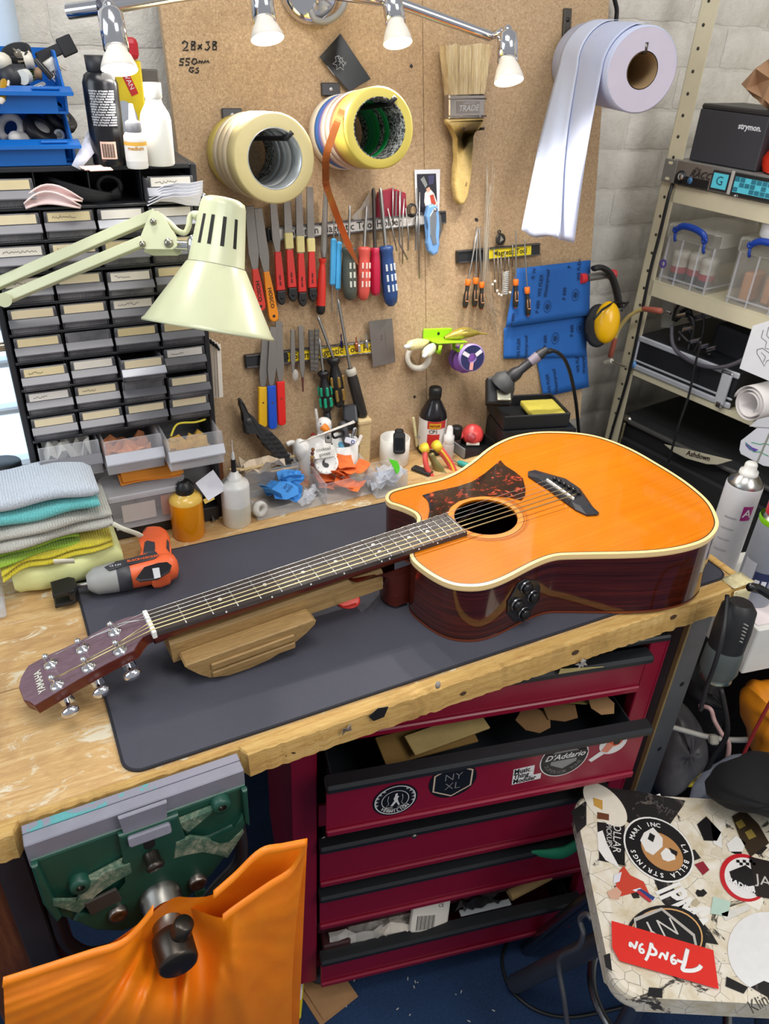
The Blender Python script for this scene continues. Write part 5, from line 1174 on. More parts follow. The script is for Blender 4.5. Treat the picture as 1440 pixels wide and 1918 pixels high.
sheet(((1003,660),(1094,590),(1103,725),(1018,744)),.004,'lowest blue sandpaper sheet, curling off beneath the other two',.010,[(.15,.75,'WS FLEX'),(.30,.75,'Waterproof'),(.8,.6,'WS FLEX'),(.92,.62,'Waterproof')],2)
sheet(((967,503),(1106,487),(1104,590),(947,613)),.012,'uppermost blue sandpaper sheet, nearest the hearing protectors',.006,[(.07,.88,'P 600'),(.36,.35,'WS FLEX'),(.44,.33,'Waterproof'),(.36,.72,'P 600'),(.48,.74,'O'),(.25,.12,'R W'),(.68,.55,'P 600'),(.82,.60,'O'),(.85,.15,'WS FLEX'),(.72,.08,'P')],3)
# ---- lime green rack with tubes and solder
LIME=mt('#9fd61e',.35,0,.06); o=thing('tube_rack','lime green plastic rack screwed to the board, holding glue tubes and solder reels','rack',BP(818,625)); M=frame(BP(818,624,0),BP(845,617,0)-BP(790,619,0),BN)
G().box((0,0,.003),(.062,.019,.006),M,.002).ob('back_plate',LIME,o); G().lathe([(.003,.0062),(0,.0064)],M,12).ob('screw',BLACK,o); G().box((.0,-.0085,.03),(.062,.003,.058),M,.001).ob('shelf',LIME,o)
for x in (-.025,.02): G().tube([M@Vector((x,-.009,.03)),M@Vector((x,-.024,.031)),M@Vector((x,-.026,.055)),M@Vector((x,-.012,.057))],.0035,8).ob('hook_arm',LIME,o)
def gtube(c,e,label,seed):
    o=thing('glue_tube',label,'tube',c,'white-capped glue tubes'); A_=axis(c,e); L=(Vector(e)-Vector(c)).length
    G().lathe([(.001,0),(.0035,.002),(.0045,.016)],A_,14).ob('cap',mt('#eef0ee',.4),o); G().lathe([(.0045,.014),(.0085,.018),(.0095,.03),(.0095,L*.6),(.004,L)],A_,16).ob('body',mt(('#e7d9a0','#dfe0c0')[seed],.35,0,.25,120),o)
gtube(BP(758,650,.075),BP(800,640,.03),'left white-capped glue tube on the lime rack',0); gtube(BP(793,668,.085),BP(815,645,.03),'right white-capped glue tube on the lime rack, pointing at the viewer',1)
def reel(c,axv,r,w,fl,wire,label,face=False):
    o=thing('solder_reel',label,'reel',c); c=Vector(c); A_=axis(c,c+axv); 
    for z in (0,w): G().lathe([(.008,z),(r,z),(r,z+.0018),(.008,z+.0018)],A_,36,cap=False).ob('flange',fl,o)
    G().lathe([(r*.72,.0018),(r*.72,w)],A_,30,cap=False).ob('wire',wire,o); G().lathe([(.008,0),(.008,w+.0018)],A_,20,cap=False).ob('hub',fl,o)
    if face:
        G().lathe([(.0085,w+.002),(r*.93,w+.002)],A_,36,cap=False).ob('label_ring',mt('#232a5a',.4,0,.1),o)
        for a,c_ in ((.6,'#e8e8ee'),(2.6,'#e8e8ee'),(4.6,'#e9a9a4')): G().box((r*.6,0,w+.0024),(r*.55,r*.28,.0003),A_@RZ(a)).ob('label_patch',mt(c_,.5),o)
MAUVE=mt('#a58bd0',.35,0,.05)
rax=(CC-BP(880,665,.08)); rax=(BN*1.0+BU*(-.12)).normalized()
reel(BP(862,670,.02),BN*.9-BU*.1,.0245,.020,mt('#8a55b0',.35),mt('#8f8a86',.4,.6),'purple solder reel nearer the board on the lime rack')
reel(BP(881,669,.085),rax,.0245,.006,MAUVE,mt('#9b9692',.4,.6),'lilac solder reel with dark blue label at the front of the lime rack',True)
o=thing('tape_ring','clear pale sealing tape ring hanging on the lime rack','tape',BP(785,670,.02)); A_=axis(BP(782,668,.012),BP(785,672,.035)); G().lathe([(.0155,0),(.024,0),(.024,.016),(.0155,.016),(.0155,0)],A_,36,cap=False).ob('tape',mt('#d9d4c6',.35,0,.05),o)
rows=[[BP(x,y,.03+.012*b) for x in ()] for b in ()]
a=[BP(832,633,.035),BP(912,626,.05)]; g=G(); N_=12; R2=[]
for i in range(N_+1):
    t=i/N_; p=a[0].lerp(a[1],t)+BV*(.006*sin(pi*t)); hh=.0015+.009*sin(pi*min(1,t*1.15+.02))*(1 if t<.86 else (1-t)/.14); R2.append([p+BV*hh*cos(b)+BN*hh*.9*sin(b)*1.2 for b in [2*pi*k/12 for k in range(13)]])
g.grid(R2,0); 
for k,(x,y,o_) in enumerate(()): pass
o=thing('foil_sachet','shiny yellow and silver sachet lying across the lime rack','sachet',a[0]); g.ob('pouch',mt('#b9a648',.25,.4,.4,60),o); g=G(); g.text('MAXWAX',.009,frame(a[0].lerp(a[1],.55)+BV*.0125+BN*.012,a[1]-a[0],BN+BV*.8)); g.ob('lettering',mt('#2a2620',.5),o)
# ---- clamp and hearing protectors at the right edge of the board
o=thing('wall_clamp','grey clamp with red rubber tips gripping the right board edge','clamp',BP(1110,522)); G().lathe([(.010,0),(.010,.012),(.0085,.013)],axis(BP(1086,522,.012),BP(1102,520,.012)),16).ob('tip',mt('#d8343a',.5),o); G().cyl(BP(1100,520,.012),BP(1140,514,.012),.0075).ob('bar',mt('#8c8a86',.4,.6),o); G().lathe([(.0085,0),(.010,.001),(.010,.014)],axis(BP(1140,514,.012),BP(1156,514,.012)),16).ob('tip',mt('#b8343a',.5),o)
o=thing('ear_defenders','yellow ear defenders with black headband hanging from the clamp','ear defenders',BP(1135,590))
YC=mt('#eeb60e',.25,0,.04); eo=.03
hb=smooth_pts([BP(1112,503,eo),BP(1126,501,eo),BP(1142,512,eo),BP(1153,540,eo),BP(1160,575,eo)],6); G().tube(hb,.0095,10,flat=.6,up=BN).ob('headband',mt('#202022',.5,0,.1),o)
G().tube([BP(1172,568,eo+.01),BP(1150,566,eo+.012),BP(1128,580,eo+.03),BP(1112,598,eo+.035)],.0024,8).ob('yoke',BLACK,o); G().tube([BP(1176,566,eo),BP(1164,582,eo+.01)],.0024,8).ob('yoke',BLACK,o)
c=BP(1136,604,eo+.01); M=frame(c,CAMX*.9+CAMY*.25+CAMZ*.1,(CC-c)*1.0+CAMX*.25)@RZ(R_(14)); G().sph((0,0,.002),(.026,.042,.020),24,0,M).ob('cup',YC,o)
M2=frame(BP(1117,610,eo-.012),CAMX*.9+CAMY*.2,(CC-c)+CAMX*.2)@RZ(R_(12)); G().prism(circ(.026,24,0,0,.043),.022,M2,.006,seg=2,sm=True).ob('cushion',mt('#16171b',.7),o)
c2=BP(1140,604,.005); G().sph((0,0,-.012),(.022,.036,.014),18,0,M2@T(.004,0,-.018)).ob('cup',YC,o)
# ================================================================== THINGS ALONG THE BACK OF THE BENCH
# ---- towels
def terry(col,name,sc=420):
    m,n=base(name,col,.95,sheen=.3); v=n.co((1,1,1)); w=n.new('ShaderNodeTexWave'); w.wave_type='BANDS'; w.bands_direction='X'; w.inputs['Scale'].default_value=90; w.inputs['Distortion'].default_value=2.5; w.inputs['Detail'].default_value=3; w.inputs['Detail Scale'].default_value=4
    n.l(v,w.inputs['Vector']); f=n.noise(v,sc,3,.7); h=n.mix(.5,w.outputs['Fac'],f); c=lin(col); n.l(n.mix(f,tuple(x*.72 for x in c[:3])+(1,),tuple(min(1,x*1.12) for x in c[:3])+(1,)),n.b.inputs['Base Color']); n.bump(h,.9,.003); return m
def towel(x0,x1,yf,yb,z0,z1,mat,label,seed,folds=1,sag=.004,skew=0,tagm=None,name='towel'):
    o=thing(name,label,'towel',((x0+x1)/2,(yf+yb)/2,z0),'folded cloths stacked on the left of the bench'); rr=random.Random(seed); NX=26; zc=(z0+z1)/2; th=(z1-z0)
    for f_ in range(folds):
        a=z0+th*f_/folds; b=z0+th*(f_+1)/folds; hz=(b-a)/2*.97; mid=(a+b)/2; rows=[]; ph=rr.uniform(0,6)
        for i in range(NX+1):
            t=i/NX; e=min(1,min(t,1-t)/.035); x=x0+(x1-x0)*t; row=[]; bw=.0045*sin(t*7+ph)+.003*sin(t*15+ph*2); dz=sag*(sin(t*5+ph)*.5-.9*(t>.8)*(t-.8)*5)+.002*sin(t*11+ph); yy=skew*(t-.5)
            k=20; es=.55+.45*math.sqrt(e)
            for j in range(k+1):
                an=2*pi*j/k; cx_=cos(an); sx_=sin(an); sq=lambda v:math.copysign(abs(v)**.35,v)
                row.append((x, (yf+yb)/2+(yb-yf)/2*sq(cx_)*(1-.02*(1-es))+bw+yy+.003*f_, mid+hz*math.copysign(abs(sx_)**.75,sx_)*es+dz))
            rows.append(row)
        g=G(); g.grid(rows,0); g.add(rows[0],[list(range(21))]); g.add(rows[-1],[list(range(21))[::-1]]); g.ob('fold',mat,o)
    return o
TW=[terry(c,'terry_%d'%i) for i,c in enumerate(('#d2dce8','#70cfd0','#cbc9bf','#e8d830','#a2c936','#dfe39a'))]
XL=-.16
t_=towel(XL+.11,.098,.966,1.05,.002,.047,mt('#dfe3a0',.6,0,.08,30,.7,60),'soft pale yellow-green cloth pack wrapped in film, at the bottom of the cloth stack',1,1,.002,.02,name='cloth_pack')
towel(XL+.10,.088,.962,1.045,.048,.064,TW[3],'bright yellow folded cloth with white care tag in the cloth stack',2,2,.003,.03)
g=G(); p=Vector((.005,.955,.056)); g.grid([[p+Vector((.026*a,-.004-.002*b,.009*b-.006*a)) for a in (0,.5,1)] for b in (0,.5,1)],.0006); tg=g.ob('care_tag',mt('#e9e6d2',.7),bpy.data.objects['towel'])
towel(XL,.045,.958,1.04,.066,.080,TW[4],'lime green folded cloth between the yellow and grey ones',3,2,.006,.035)
towel(XL,.092,.960,1.055,.083,.113,TW[2],'grey-beige folded cloth under the turquoise one, doubled over',4,2,.003,.02)
towel(XL,.078,.962,1.05,.115,.134,TW[1],'turquoise folded cloth, second from the top of the stack',5,1,.002,.02)
towel(XL,.080,.966,1.06,.136,.158,TW[0],'pale blue-grey folded cloth on top of the stack',6,1,.004,.02)
g=G(); g.tube(smooth_pts([(.09,.965,.092),(.102,.957,.085),(.118,.956,.074),(.124,.958,.066)],5),.0045,8,flat=.3); one(g,'cloth_strap',mt('#dcd8c4',.8,0,.1,80,.4,400),'white woven loop hanging from the cloth stack','strap')
# plastic case in the left corner
o=thing('plastic_case','clear plastic case with pale contents at the left edge of the bench','case',(-.13,.935,0))
a=Z(0,1130,0); b=Z(26,1122,0)
G().box((-.145,.955,.012),(.16,.055,.018),None,.004,seg=2).ob('base',FROST,o); G().box((-.15,.992,.03),(.145,.006,.05),T(0,0,0),.003,seg=2).ob('lid',FROST,o); G().box((-.15,.955,.0235),(.13,.045,.003),None,.001).ob('insert',mt('#c9d0d8',.5,0,.2,120),o)
# black ribbed lens at the far left
o=thing('camera_lens','black ribbed camera lens with white markings at the left picture edge','lens',Z(0,905,0.0)+Vector((-.01,.02,0))); P=Vector((-.042,1.16,.0)); 
P=Vector((-.035,1.19,0)); r=.03; A_=T(*P)
prof=[(r*.95,0),(r,.01),(r,.05)]
G().lathe([(r*.95,0),(r,.004),(r,.045),(r*.9,.048),(r*.9,.055),(r*1.02,.057),(r*1.02,.085),(r*.93,.088),(r*.93,.098),(0,.098)],A_,36).ob('barrel',mt('#17181a',.35),o)
for i in range(26):
    a=2*pi*i/26; G().box((r*1.02*cos(a),r*1.02*sin(a),.071),(.003,.003,.022),A_,.0006).ob('rib',BLACK,o) if i%2==0 else None
on_cyl(o,P,.1,r,'5.5',.25,math.atan2(CC.y-P.y,CC.x-P.x)+.3,.008,LW)
# ---- electric screwdriver
o=thing('electric_screwdriver','orange and black cordless screwdriver lying on the mat edge beside the cloths','power tool',Z(250,1090,0)+Vector((0,0,.003)))
EZ=.026; M=frame(Z(180,1088,EZ),Z(315,1062,EZ)-Z(180,1088,EZ),(0,0,1)); MI=M.inverted(); q=lambda x,y,e=0:tuple((MI@Z(x,y,EZ+e)).xy)
L=(Z(318,1062,EZ)-Z(180,1088,EZ)).length
ORG=mt('#ee6a3c',.4,0,.05); DGY=mt('#3a3a40',.45,0,.08)
A_=M@Matrix(((0,0,1,0),(0,1,0,0),(-1,0,0,0),(0,0,0,1)))
ax_=lambda x0,x1:axis(M@Vector((x0,0,0)),M@Vector((x1,0,0)))
g=G(); g.lathe([(.010,-.012),(.014,-.008),(.0195,.0),(.0215,.022),(.0215,.028)],ax_(0,.03),30)
for i,v in enumerate(g.v):
    w=MI@v; a=math.atan2(w.z,w.y); k=1-.035*(cos(a*16)>0)*(w.x>-.006); g.v[i]=M@Vector((w.x,w.y*k,w.z*k))
g.ob('nose',mt('#9b9b98',.5,0,.06),o)
G().lathe([(.0212,.028),(.0222,.03),(.0222,.044),(.0215,.046)],ax_(0,.03),30).ob('collar',DGY,o)
G().lathe([(.0205,.044),(.0205,.06),(.0205,.075),(.0205,.098),(.017,.108),(.008,.112),(0,.1125)],ax_(0,.03),30).ob('motor_housing',ORG,o)
gp=[q(*p) for p in ((262,1055),(266,1040),(271,1020),(268,1006),(274,999),(288,997),(304,998),(314,1004),(319,1014),(322,1040),(323,1062),(318,1078),(300,1085),(285,1086))]
G().prism(gp,.034,M,.008,z0=-.019,seg=3,sm=True).ob('grip',ORG,o)
G().prism([q(*p,.016) for p in ((254,1088),(270,1066),(296,1058),(314,1056),(322,1062),(318,1074),(296,1088),(262,1092))],.004,M,.0015,z0=.0165).ob('side_panel',mt('#1c1c20',.4),o)
G().prism([q(*p,.021) for p in ((285,1065),(298,1063),(301,1081),(289,1084))],.0012,M,.0004,z0=.0203).ob('switch',mt('#c9cacc',.4),o)
G().prism([q(*p,.014) for p in ((268,1038),(271,1017),(276,1014),(290,1017),(291,1030),(288,1036))],.003,M,.001,z0=.0135).ob('grip_panel',DGY,o)
G().prism([q(*p,.014) for p in ((313,1012),(317,1018),(318,1036),(312,1028))],.003,M,.0008,z0=.0142).ob('grip_panel',DGY,o)
G().prism([q(*p) for p in ((262,1044),(265,1028),(270,1022),(269,1040))],.010,M,.002,z0=-.006).ob('trigger',mt('#b9b6b6',.4),o)
G().prism([q(*p,.018) for p in ((196,1066),(215,1058),(292,1036),(298,1044),(290,1050),(240,1062),(205,1072))],.003,M,.001,z0=.0195).ob('top_panel',DGY,o)
c=q(268,1049,.02); g=G(); g.text('BLACK+DECKER',.0072,M@T(c[0],c[1],.0227),bold=.0002,sx=.8); g.ob('lettering',mt('#e8683a',.5),o); c=q(222,1061,.02); g=G(); g.text('CE 3.6V',.006,M@T(c[0]-.004,c[1],.0227),sx=.8); g.ob('lettering',LW,o)
o2=thing('string_winder','black string winder head fitted on a steel bit in front of the cloths','tool',Z(122,1122,.004)); WZ=.020
G().cyl(Z(181,1090,EZ),Z(142,1098,WZ),.0032,n=6).ob('bit',STEEL,o2); G().cyl(Z(178,1091,EZ),Z(168,1093,EZ),.0055,n=12).ob('bit_collar',STEEL,o2)
M=frame(Z(120,1110,WZ),Z(95,1118,WZ)-Z(145,1102,WZ),(0,0,1)); MI=M.inverted(); q=lambda x,y:tuple((MI@Z(x,y,WZ)).xy)
G().prism([q(96,1100),q(130,1090),q(142,1092),q(146,1104),q(141,1116),q(132,1119),q(101,1127)],.006,M,.002,z0=.004,seg=2).ob('cheek',mt('#1c1c1e',.4),o2); G().prism([q(96,1100),q(130,1090),q(142,1092),q(146,1104),q(141,1116),q(132,1119),q(101,1127)],.006,M,.002,z0=-.013,seg=2).ob('cheek',mt('#1c1c1e',.4),o2); G().prism([q(128,1092),q(142,1092),q(146,1104),q(141,1116),q(130,1118)],.016,M,.002,z0=-.01).ob('hub',mt('#1c1c1e',.4),o2)
# ---- bottles in front of the cabinet
P,h,r=stand(361,1013,0,353,897,61); OL=mt('#e8930c',.12,0,.03,20,spec=.6)
o=bottle('oil_bottle','round bottle of amber oil with black screw cap before the drawer cabinet',P,h,r,[(.93,0),(1,.03),(1,.66)],OL,[(.53,.80),(.55,.81),(.55,.93),(.46,.95),(.46,.97),(.36,.98),(.36,1.0),(0,1.0)],mt('#1a1a1c',.4))
G().lathe([(1*r,.66*h),(.97*r,.71*h),(.82*r,.76*h),(.52*r,.80*h),(.5*r,.84*h)],T(*P),28,cap=False).ob('shoulder',mt('#e9c05a',.15),o)
P,h,r=stand(451,989,0,444,885,53)
o=bottle('needle_bottle','translucent white squeeze bottle with long needle tip beside the amber oil','' or P,h,r,[(.94,0),(1,.03),(1,.42)],mt('#d8d3c2',.3),None,None)
BW_=mt('#e6e4df',.3); G().lathe([(1*r,.42*h),(1*r,.78*h),(.93*r,.84*h),(.55*r,.89*h),(.5*r,.91*h),(.5*r,.96*h),(.38*r,.98*h),(.3*r,1.04*h),(.2*r,1.06*h)],T(*P),28).ob('upper_body',BW_,o); G().lathe([(.16*r,1.05*h),(.18*r,1.06*h),(.16*r,1.30*h)],T(*P),14).ob('needle_hub',BLACK,o); G().lathe([(.13*r,1.30*h),(.10*r,1.42*h),(.03*r,1.46*h),(.02*r,1.68*h)],T(*P),12).ob('needle',mt('#dfe0e2',.3),o)
# note card and scraps
M=frame(Z(398,945,.0)+Vector((0,.03,.035)),CAMX-CAMY*.45,-CAMZ); c0=Z(400,955,0); yc=1.035
pts=[Y(366,905,yc),Y(399,880,yc+.01),Y(425,916,yc),Y(390,938,yc-.012)]; g=G(); g.add([p for p in pts]+[p+BN*-.0006 for p in pts],[[0,3,2,1],[4,5,6,7],[0,1,5,4],[1,2,6,5],[2,3,7,6],[3,0,4,7]]); one(g,'note_card',mt('#e9e8f0',.7),'white paper note standing behind the amber oil bottle','card')
pts=[Y(380,936,yc-.01),Y(400,926,yc-.006),Y(402,935,yc-.01),Y(384,944,yc-.014)]; g=G(); g.add(pts+[p-BN*.0006 for p in pts],[[0,3,2,1],[4,5,6,7]]); one(g,'yellow_note',mt('#d9b45a',.7),'small yellow note corner under the white paper note','card')
rr=random.Random(12)
one(G().cyl(Z(400,977,.003),Z(386,945,.006)+Vector((0,0,.02)),.003,.0022,12),'steel_punch',STEEL,'short steel punch leaning beside the amber oil bottle','punch')
for k,(x,y) in enumerate(((402,935),(412,920),(405,915),(415,938),(420,928),(408,945),(424,945),(418,955),(396,925))):
    p=Z(x,y,.003); a=rr.uniform(0,3); d=Vector((cos(a),sin(a),.3))*rr.uniform(.008,.014); g=G(); g.cyl(p-d*.5,p+d*.5,.0017,n=8); g.lathe([(.004,0),(.0035,.002),(0,.003)],axis(p+d*.5,p+d*.7),10); one(g,'screw',STEEL,'steel screw in the loose heap beside the drawer cabinet','screw','loose screws beside the cabinet')
one(G().tube(smooth_pts([Z(305,978,.008),Z(318,974,.008),Z(335,970,.006)],4),.0026,8),'white_hook','' or mt('#e2ded6',.4),'small white plastic peg lying left of the amber bottle','peg')
# ---- acrylic trays and their contents
def tray(fl,fr,dep,h,label,hb=None):
    a=Z(*fl,0); b=Z(*fr,0); w=(b-a).length; o=thing('acrylic_tray',label,'tray',(a+b)/2,'clear acrylic trays'); M=frame(a,b-a,(0,0,1)); t=.0025; hb=hb or h
    G().box((w/2,dep/2,t/2+.0003),(w,dep,t),M,.0003).ob('base',CLEAR,o); G().box((w/2,t/2,h/2+.001),(w,t,h),M,.0004).ob('front_wall',CLEAR,o); G().box((w/2,dep-t/2,hb/2+.001),(w,t,hb),M,.0004).ob('back_wall',CLEAR,o)
    for x in (t/2,w-t/2): G().prism([(0,.001),(dep,.001),(dep,hb),(0,h)],t,M@Matrix(((0,0,1,x-t/2),(1,0,0,0),(0,1,0,0),(0,0,0,1))),.0004).ob('side_wall',CLEAR,o)
    return M,w
def scrap(c,w,l,rz,tx,mat,label,grp,bend=.3,name='sandpaper_scrap',ty=0):
    M=T(*c)@RZ(rz)@RX(tx)@RY(ty); rows=[[(w*(a-.5)*(1-.25*b*(a>.5)),l*(b-.5),bend*l*((b-.5)**2*2)+.002*sin(a*4)) for a in (0,.33,.66,1)] for b in (0,.25,.5,.75,1)]
    return one(G().grid(rows,.0009,M=M,sm=False),name,mat,label,'sandpaper',grp)
M1,w1=tray((483,976),(607,945),.062,.016,'low clear acrylic tray of crumpled blue sandpaper scraps',.020)
M2,w2=tray((610,946),(704,923),.066,.040,'deep clear acrylic tray full of orange sandpaper scraps',.046)
M3,w3=tray((706,935),(762,922),.055,.038,'clear acrylic tray of small plastic bags right of the orange scraps',.040)
M4,w4=tray((462,937),(560,915),.045,.050,'clear acrylic tray of wood sticks behind the needle bottle',.05)
ORS=mt('#f07a3a',.8,0,.08,60); SB=mt('#3f8fdc',.75,0,.08,60); OL_='small orange sandpaper scrap piled in the deep acrylic tray'
rr=random.Random(21)
for k in range(13):
    p=M2@Vector((.012+rr.random()*(w2-.03),.010+rr.random()*.046,.010+.0028*k+.004*rr.random())); scrap(p,.024+.008*rr.random(),.034,rr.uniform(-.9,.9)+(1.5 if k%2 else 0),rr.uniform(-.35,.35),ORS,OL_,'orange sandpaper scraps',rr.uniform(.1,.5))
for k in range(5):
    p=M1@Vector((.018+rr.random()*(w1-.06),.015+rr.random()*.04,.012+.005*k)); scrap(p,.034,.036,rr.uniform(-1,1),rr.uniform(-.5,.5),SB,'blue sandpaper scrap heaped in the low acrylic tray','blue sandpaper scraps',rr.uniform(.3,.9))
p=M1@Vector((w1*.52,.02,.036)); MM=T(*p)@RZ(.15)@RX(.5); o=thing('torn_sandpaper','large torn blue sandpaper piece with dark print on the low tray','sandpaper',p); G().prism([(-.03,-.012),(-.012,-.02),(.012,-.017),(.018,-.004),(.008,.012),(-.006,.016),(-.026,.008)],.0009,MM).ob('sheet',SB,o); g=G(); g.text('WS\nWPF',.009,MM@T(0,0,.001)@RZ(.5)); g.ob('print',SINK,o)
o=thing('crumpled_sandpaper','blue sandpaper crumpled into a ball at the back of the low tray','sandpaper',M1@Vector((w1*.68,.045,.03))); c=M1@Vector((w1*.68,.045,.038)); g=G(); rr2=random.Random(2); vs=[];
N_=12
for i in range(N_+1):
    for j in range(N_): an=2*pi*j/N_; rr_=.017*(.6+.55*rr2.random()); t=pi*i/N_; vs.append(c+Vector((rr_*sin(t)*cos(an)*1.3,rr_*sin(t)*sin(an),rr_*cos(t)*.7)))
g.add(vs,[[i*N_+j,i*N_+(j+1)%N_,(i+1)*N_+(j+1)%N_,(i+1)*N_+j] for i in range(N_) for j in range(N_)]); g.ob('sheet',SB,o)
o=thing('tape_spool','small white string-wound ring standing at the left of the low tray','spool',M1@Vector((.012,.012,.003))); c=M1@Vector((.008,.010,.016)); A_=axis(c,c+Vector((.35,-.9,.2))); G().lathe([(.006,-.006),(.0125,-.006),(.0135,0),(.0125,.006),(.006,.006),(.006,-.006)],A_,24,cap=False).ob('winding',mt('#dfdcd6',.7,0,.15,200,.6,300),o)
for k,(u,v_) in enumerate(((.80,.016),(.9,.03),(.72,.01))): crumple('plastic_offcut',M1@Vector((w1*u,v_,.006)),(.026,.02,.016),clear('#e6e8ee',.45,.2),('leftmost','middle','rightmost')[(1,2,0)[k]]+' clear plastic offcut at the right of the low tray','offcut',40+k,'clear plastic offcuts',n=5)
for k in range(3): crumple('zip_bag',M3@Vector((w3*(.3+.2*k),.03,.006+.008*k)),(.045,.04,.02),clear('#e3e8f4',.35,.2),('lowest','middle','top')[k]+' small clear zip bag in the right acrylic tray','bag',60+k,'small clear bags',n=6)
p=M3@Vector((w3*.72,.02,.048)); one(G().prism([(-.01,-.014),(.008,-.012),(.012,.002),(-.006,.016)],.0012,T(*p)@RZ(.7)@RX(.9)),'green_pick',mt('#58c832',.35),'bright green plastic pick standing in the right acrylic tray','pick')
PINE=wood('pine_sticks','#d9be8c','#c2a46e','#ead6ab',1,(6,40,40),.6,bump=.1)
for k in range(9):
    p=M4@Vector((w4*(.15+.75*rr.random()),.006+.032*rr.random(),.030+.003*k)); a=rr.uniform(-.5,.5); one(G().box((0,0,0),(.055+.02*rr.random(),.005,.0022),T(*p)@RZ(a+.3)@RY(rr.uniform(-.2,.3)),.0004),'wood_stick',PINE,'thin pale wood stick heaped in the tray behind the needle bottle','stick','wood sticks in the tray')
crumple('brown_bag',M4@Vector((w4*.4,.022,.044)),(.07,.04,.022),mt('#d8c6ae',.6,0,.12,60),'crumpled pale paper bag on top of the wood sticks','bag',71,n=7)
one(G().box((0,0,.03),(.012,.04,.06),T(*(M4@Vector((-.03,.06,0)))),.001),'wood_block',wood('red_block','#6a3a22','#4e2816','#7d4a2d',1,(30,30,3),.5),'small dark red wood block behind the wood stick tray','block')
# ---- saw grip leaning on the board
o=thing('saw_handle','black textured folding-saw handle leaning against the board','saw',BP(520,860,.03)); M=frame(BP(500,820,.03),BU,BN); MI=M.inverted(); q=lambda x,y:tuple((MI@BP(x,y,.03)).xy)
hp=[(446,748),(450,746),(455,754),(462,770),(470,783),(482,792),(498,801),(512,813),(522,824),(532,839),(540,855),(545,868),(536,880),(528,872),(518,858),(508,848),(498,840),(492,832),(490,822),(485,812),(477,805),(468,806),(463,813),(457,810),(455,798),(459,788),(453,772),(448,758)]
G().prism([q(*p) for p in hp],.018,M,.004,z0=-.009,seg=2,sm=False).ob('handle',mt('#2b2b2c',.6,0,.12,80),o)
for k in range(7):
    for s_ in (-1,1):
        x=496+6.5*k; y=815+8.2*k; c=q(x+s_*5,y-s_*4.5); G().box((c[0],c[1],.0092),(.012,.005,.0016),M@T(0,0,0),.0008).ob('grip_pad',mt('#202021',.75),o)
c=q(463,787); G().lathe([(.006,.009),(.005,.0105),(0,.0105)],M@T(c[0],c[1],0),16).ob('pivot',mt('#3c3c3d',.4),o)
# paper slips on black clips at the left edge of the board
for k in range(5):
    x=386+5*k; o=thing('label_strip',('first','second','third','fourth','fifth')[k]+' from the left of the white label strips hung on black clips','label strips',BP(x,640,.03),'hanging label strips'); a=BP(x+3,632+3*k,.012+.008*k); b=BP(x+8,744,.008+.008*k)
    G().grid([[a+BU*-.003,a+BU*.0035],[b+BU*-.003,b+BU*.0035]],.0006,sm=False).ob('strip',mt('#e9e0d3',.6),o); G().cyl(BP(x-2,628+4*k,.014+.008*k),BP(x+5,640+4*k,.014+.008*k),.0016,n=8).ob('clip',BLACK,o)
# ---- goose pot, mug and tools
CER=mt('#efede9',.25,0,.02); OR_=mt('#f08a1e',.4)
gb=Z(590,905,0); gy=gb.y+.02
o=thing('goose_figurine','white goose figurine with orange bill and feet holding a handwritten sign','figurine',(gb.x,gy,0)); U=lambda x,y,d=0:Y(x,y,gy+d)
g=G(); c0=U(594,862)
rows=[]; path=[(U(598,905),.020),(U(596,892),.031),(U(594,872),.036),(U(594,850),.033),(U(600,832),.024),(U(606,820),.0135),(U(607,808),.0115),(U(607,800),.0135),(U(606,791),.0135),(U(605,785),.008),(U(605,782),.001)]
P_=smooth_pts([p for p,_ in path],3); rs=[]; 
for i in range(len(path)-1):
    for j in range(3): rs.append(path[i][1]+(path[i+1][1]-path[i][1])*j/3)
rs.append(path[-1][1]); g.tube(P_,rs,24); g.ob('body',CER,o)
g=G(); g.tube(smooth_pts([U(578,852,.004),U(566,838,.004),U(562,828,.004),U(563,822,.004)],4),[.022,.021,.020,.018,.017,.0155,.013,.012,.010,.008,.006,.004,.002],16); g.ob('tail',CER,o)
A_=axis(U(604,798,-.010),U(619,811,-.022)); G().lathe([(.0085,0),(.0085,.004),(.0065,.010),(.003,.016),(0,.018)],A_,16,sq=.8).ob('bill',OR_,o); G().sph(U(600,794,-.0125),.0014,8).ob('eye',BLACK,o)
for dx in (-.018,.004): 
    c=Vector((gb.x-.012+dx,gy-.012,0)); G().lathe([(.0095,0),(.009,.02),(.008,.024)],T(*c),16).ob('foot',OR_,o)
for k in range(7): a=U(586-1.2*k+.2*k*k,842+7*k,-.034-.002*sin(k)); G().sph(a,.0035,8).ob('charm',mt(('#8a5a2c','#6b2a22','#b98a3a')[k%3],.4),o)
sg_=[U(588,838,-.042),U(630,830,-.042),U(631,854,-.042),U(590,860,-.042)]; M=frame(sg_[3],sg_[2]-sg_[3],-CAMZ); MI=M.inverted(); G().prism([tuple((MI@p).xy) for p in sg_],.0012,M).ob('sign',mt('#f0eee8',.6),o); g=G(); c=MI@U(609,840,-.042); g.text('cocktail',.0088,M@T(c.x,c.y,.0013)@RZ(.03)); c=MI@U(609,850,-.042); g.text('goose',.0088,M@T(c.x,c.y,.0013)@RZ(.06)); g.ob('lettering',mt('#4a4038',.6),o)
c=U(612,868,-.042); M=frame(c,CAMX,-CAMZ+CAMY*-.2); o=thing('yin_yang_plate','small round white plate with black yin-yang symbol before the goose','plate',c)
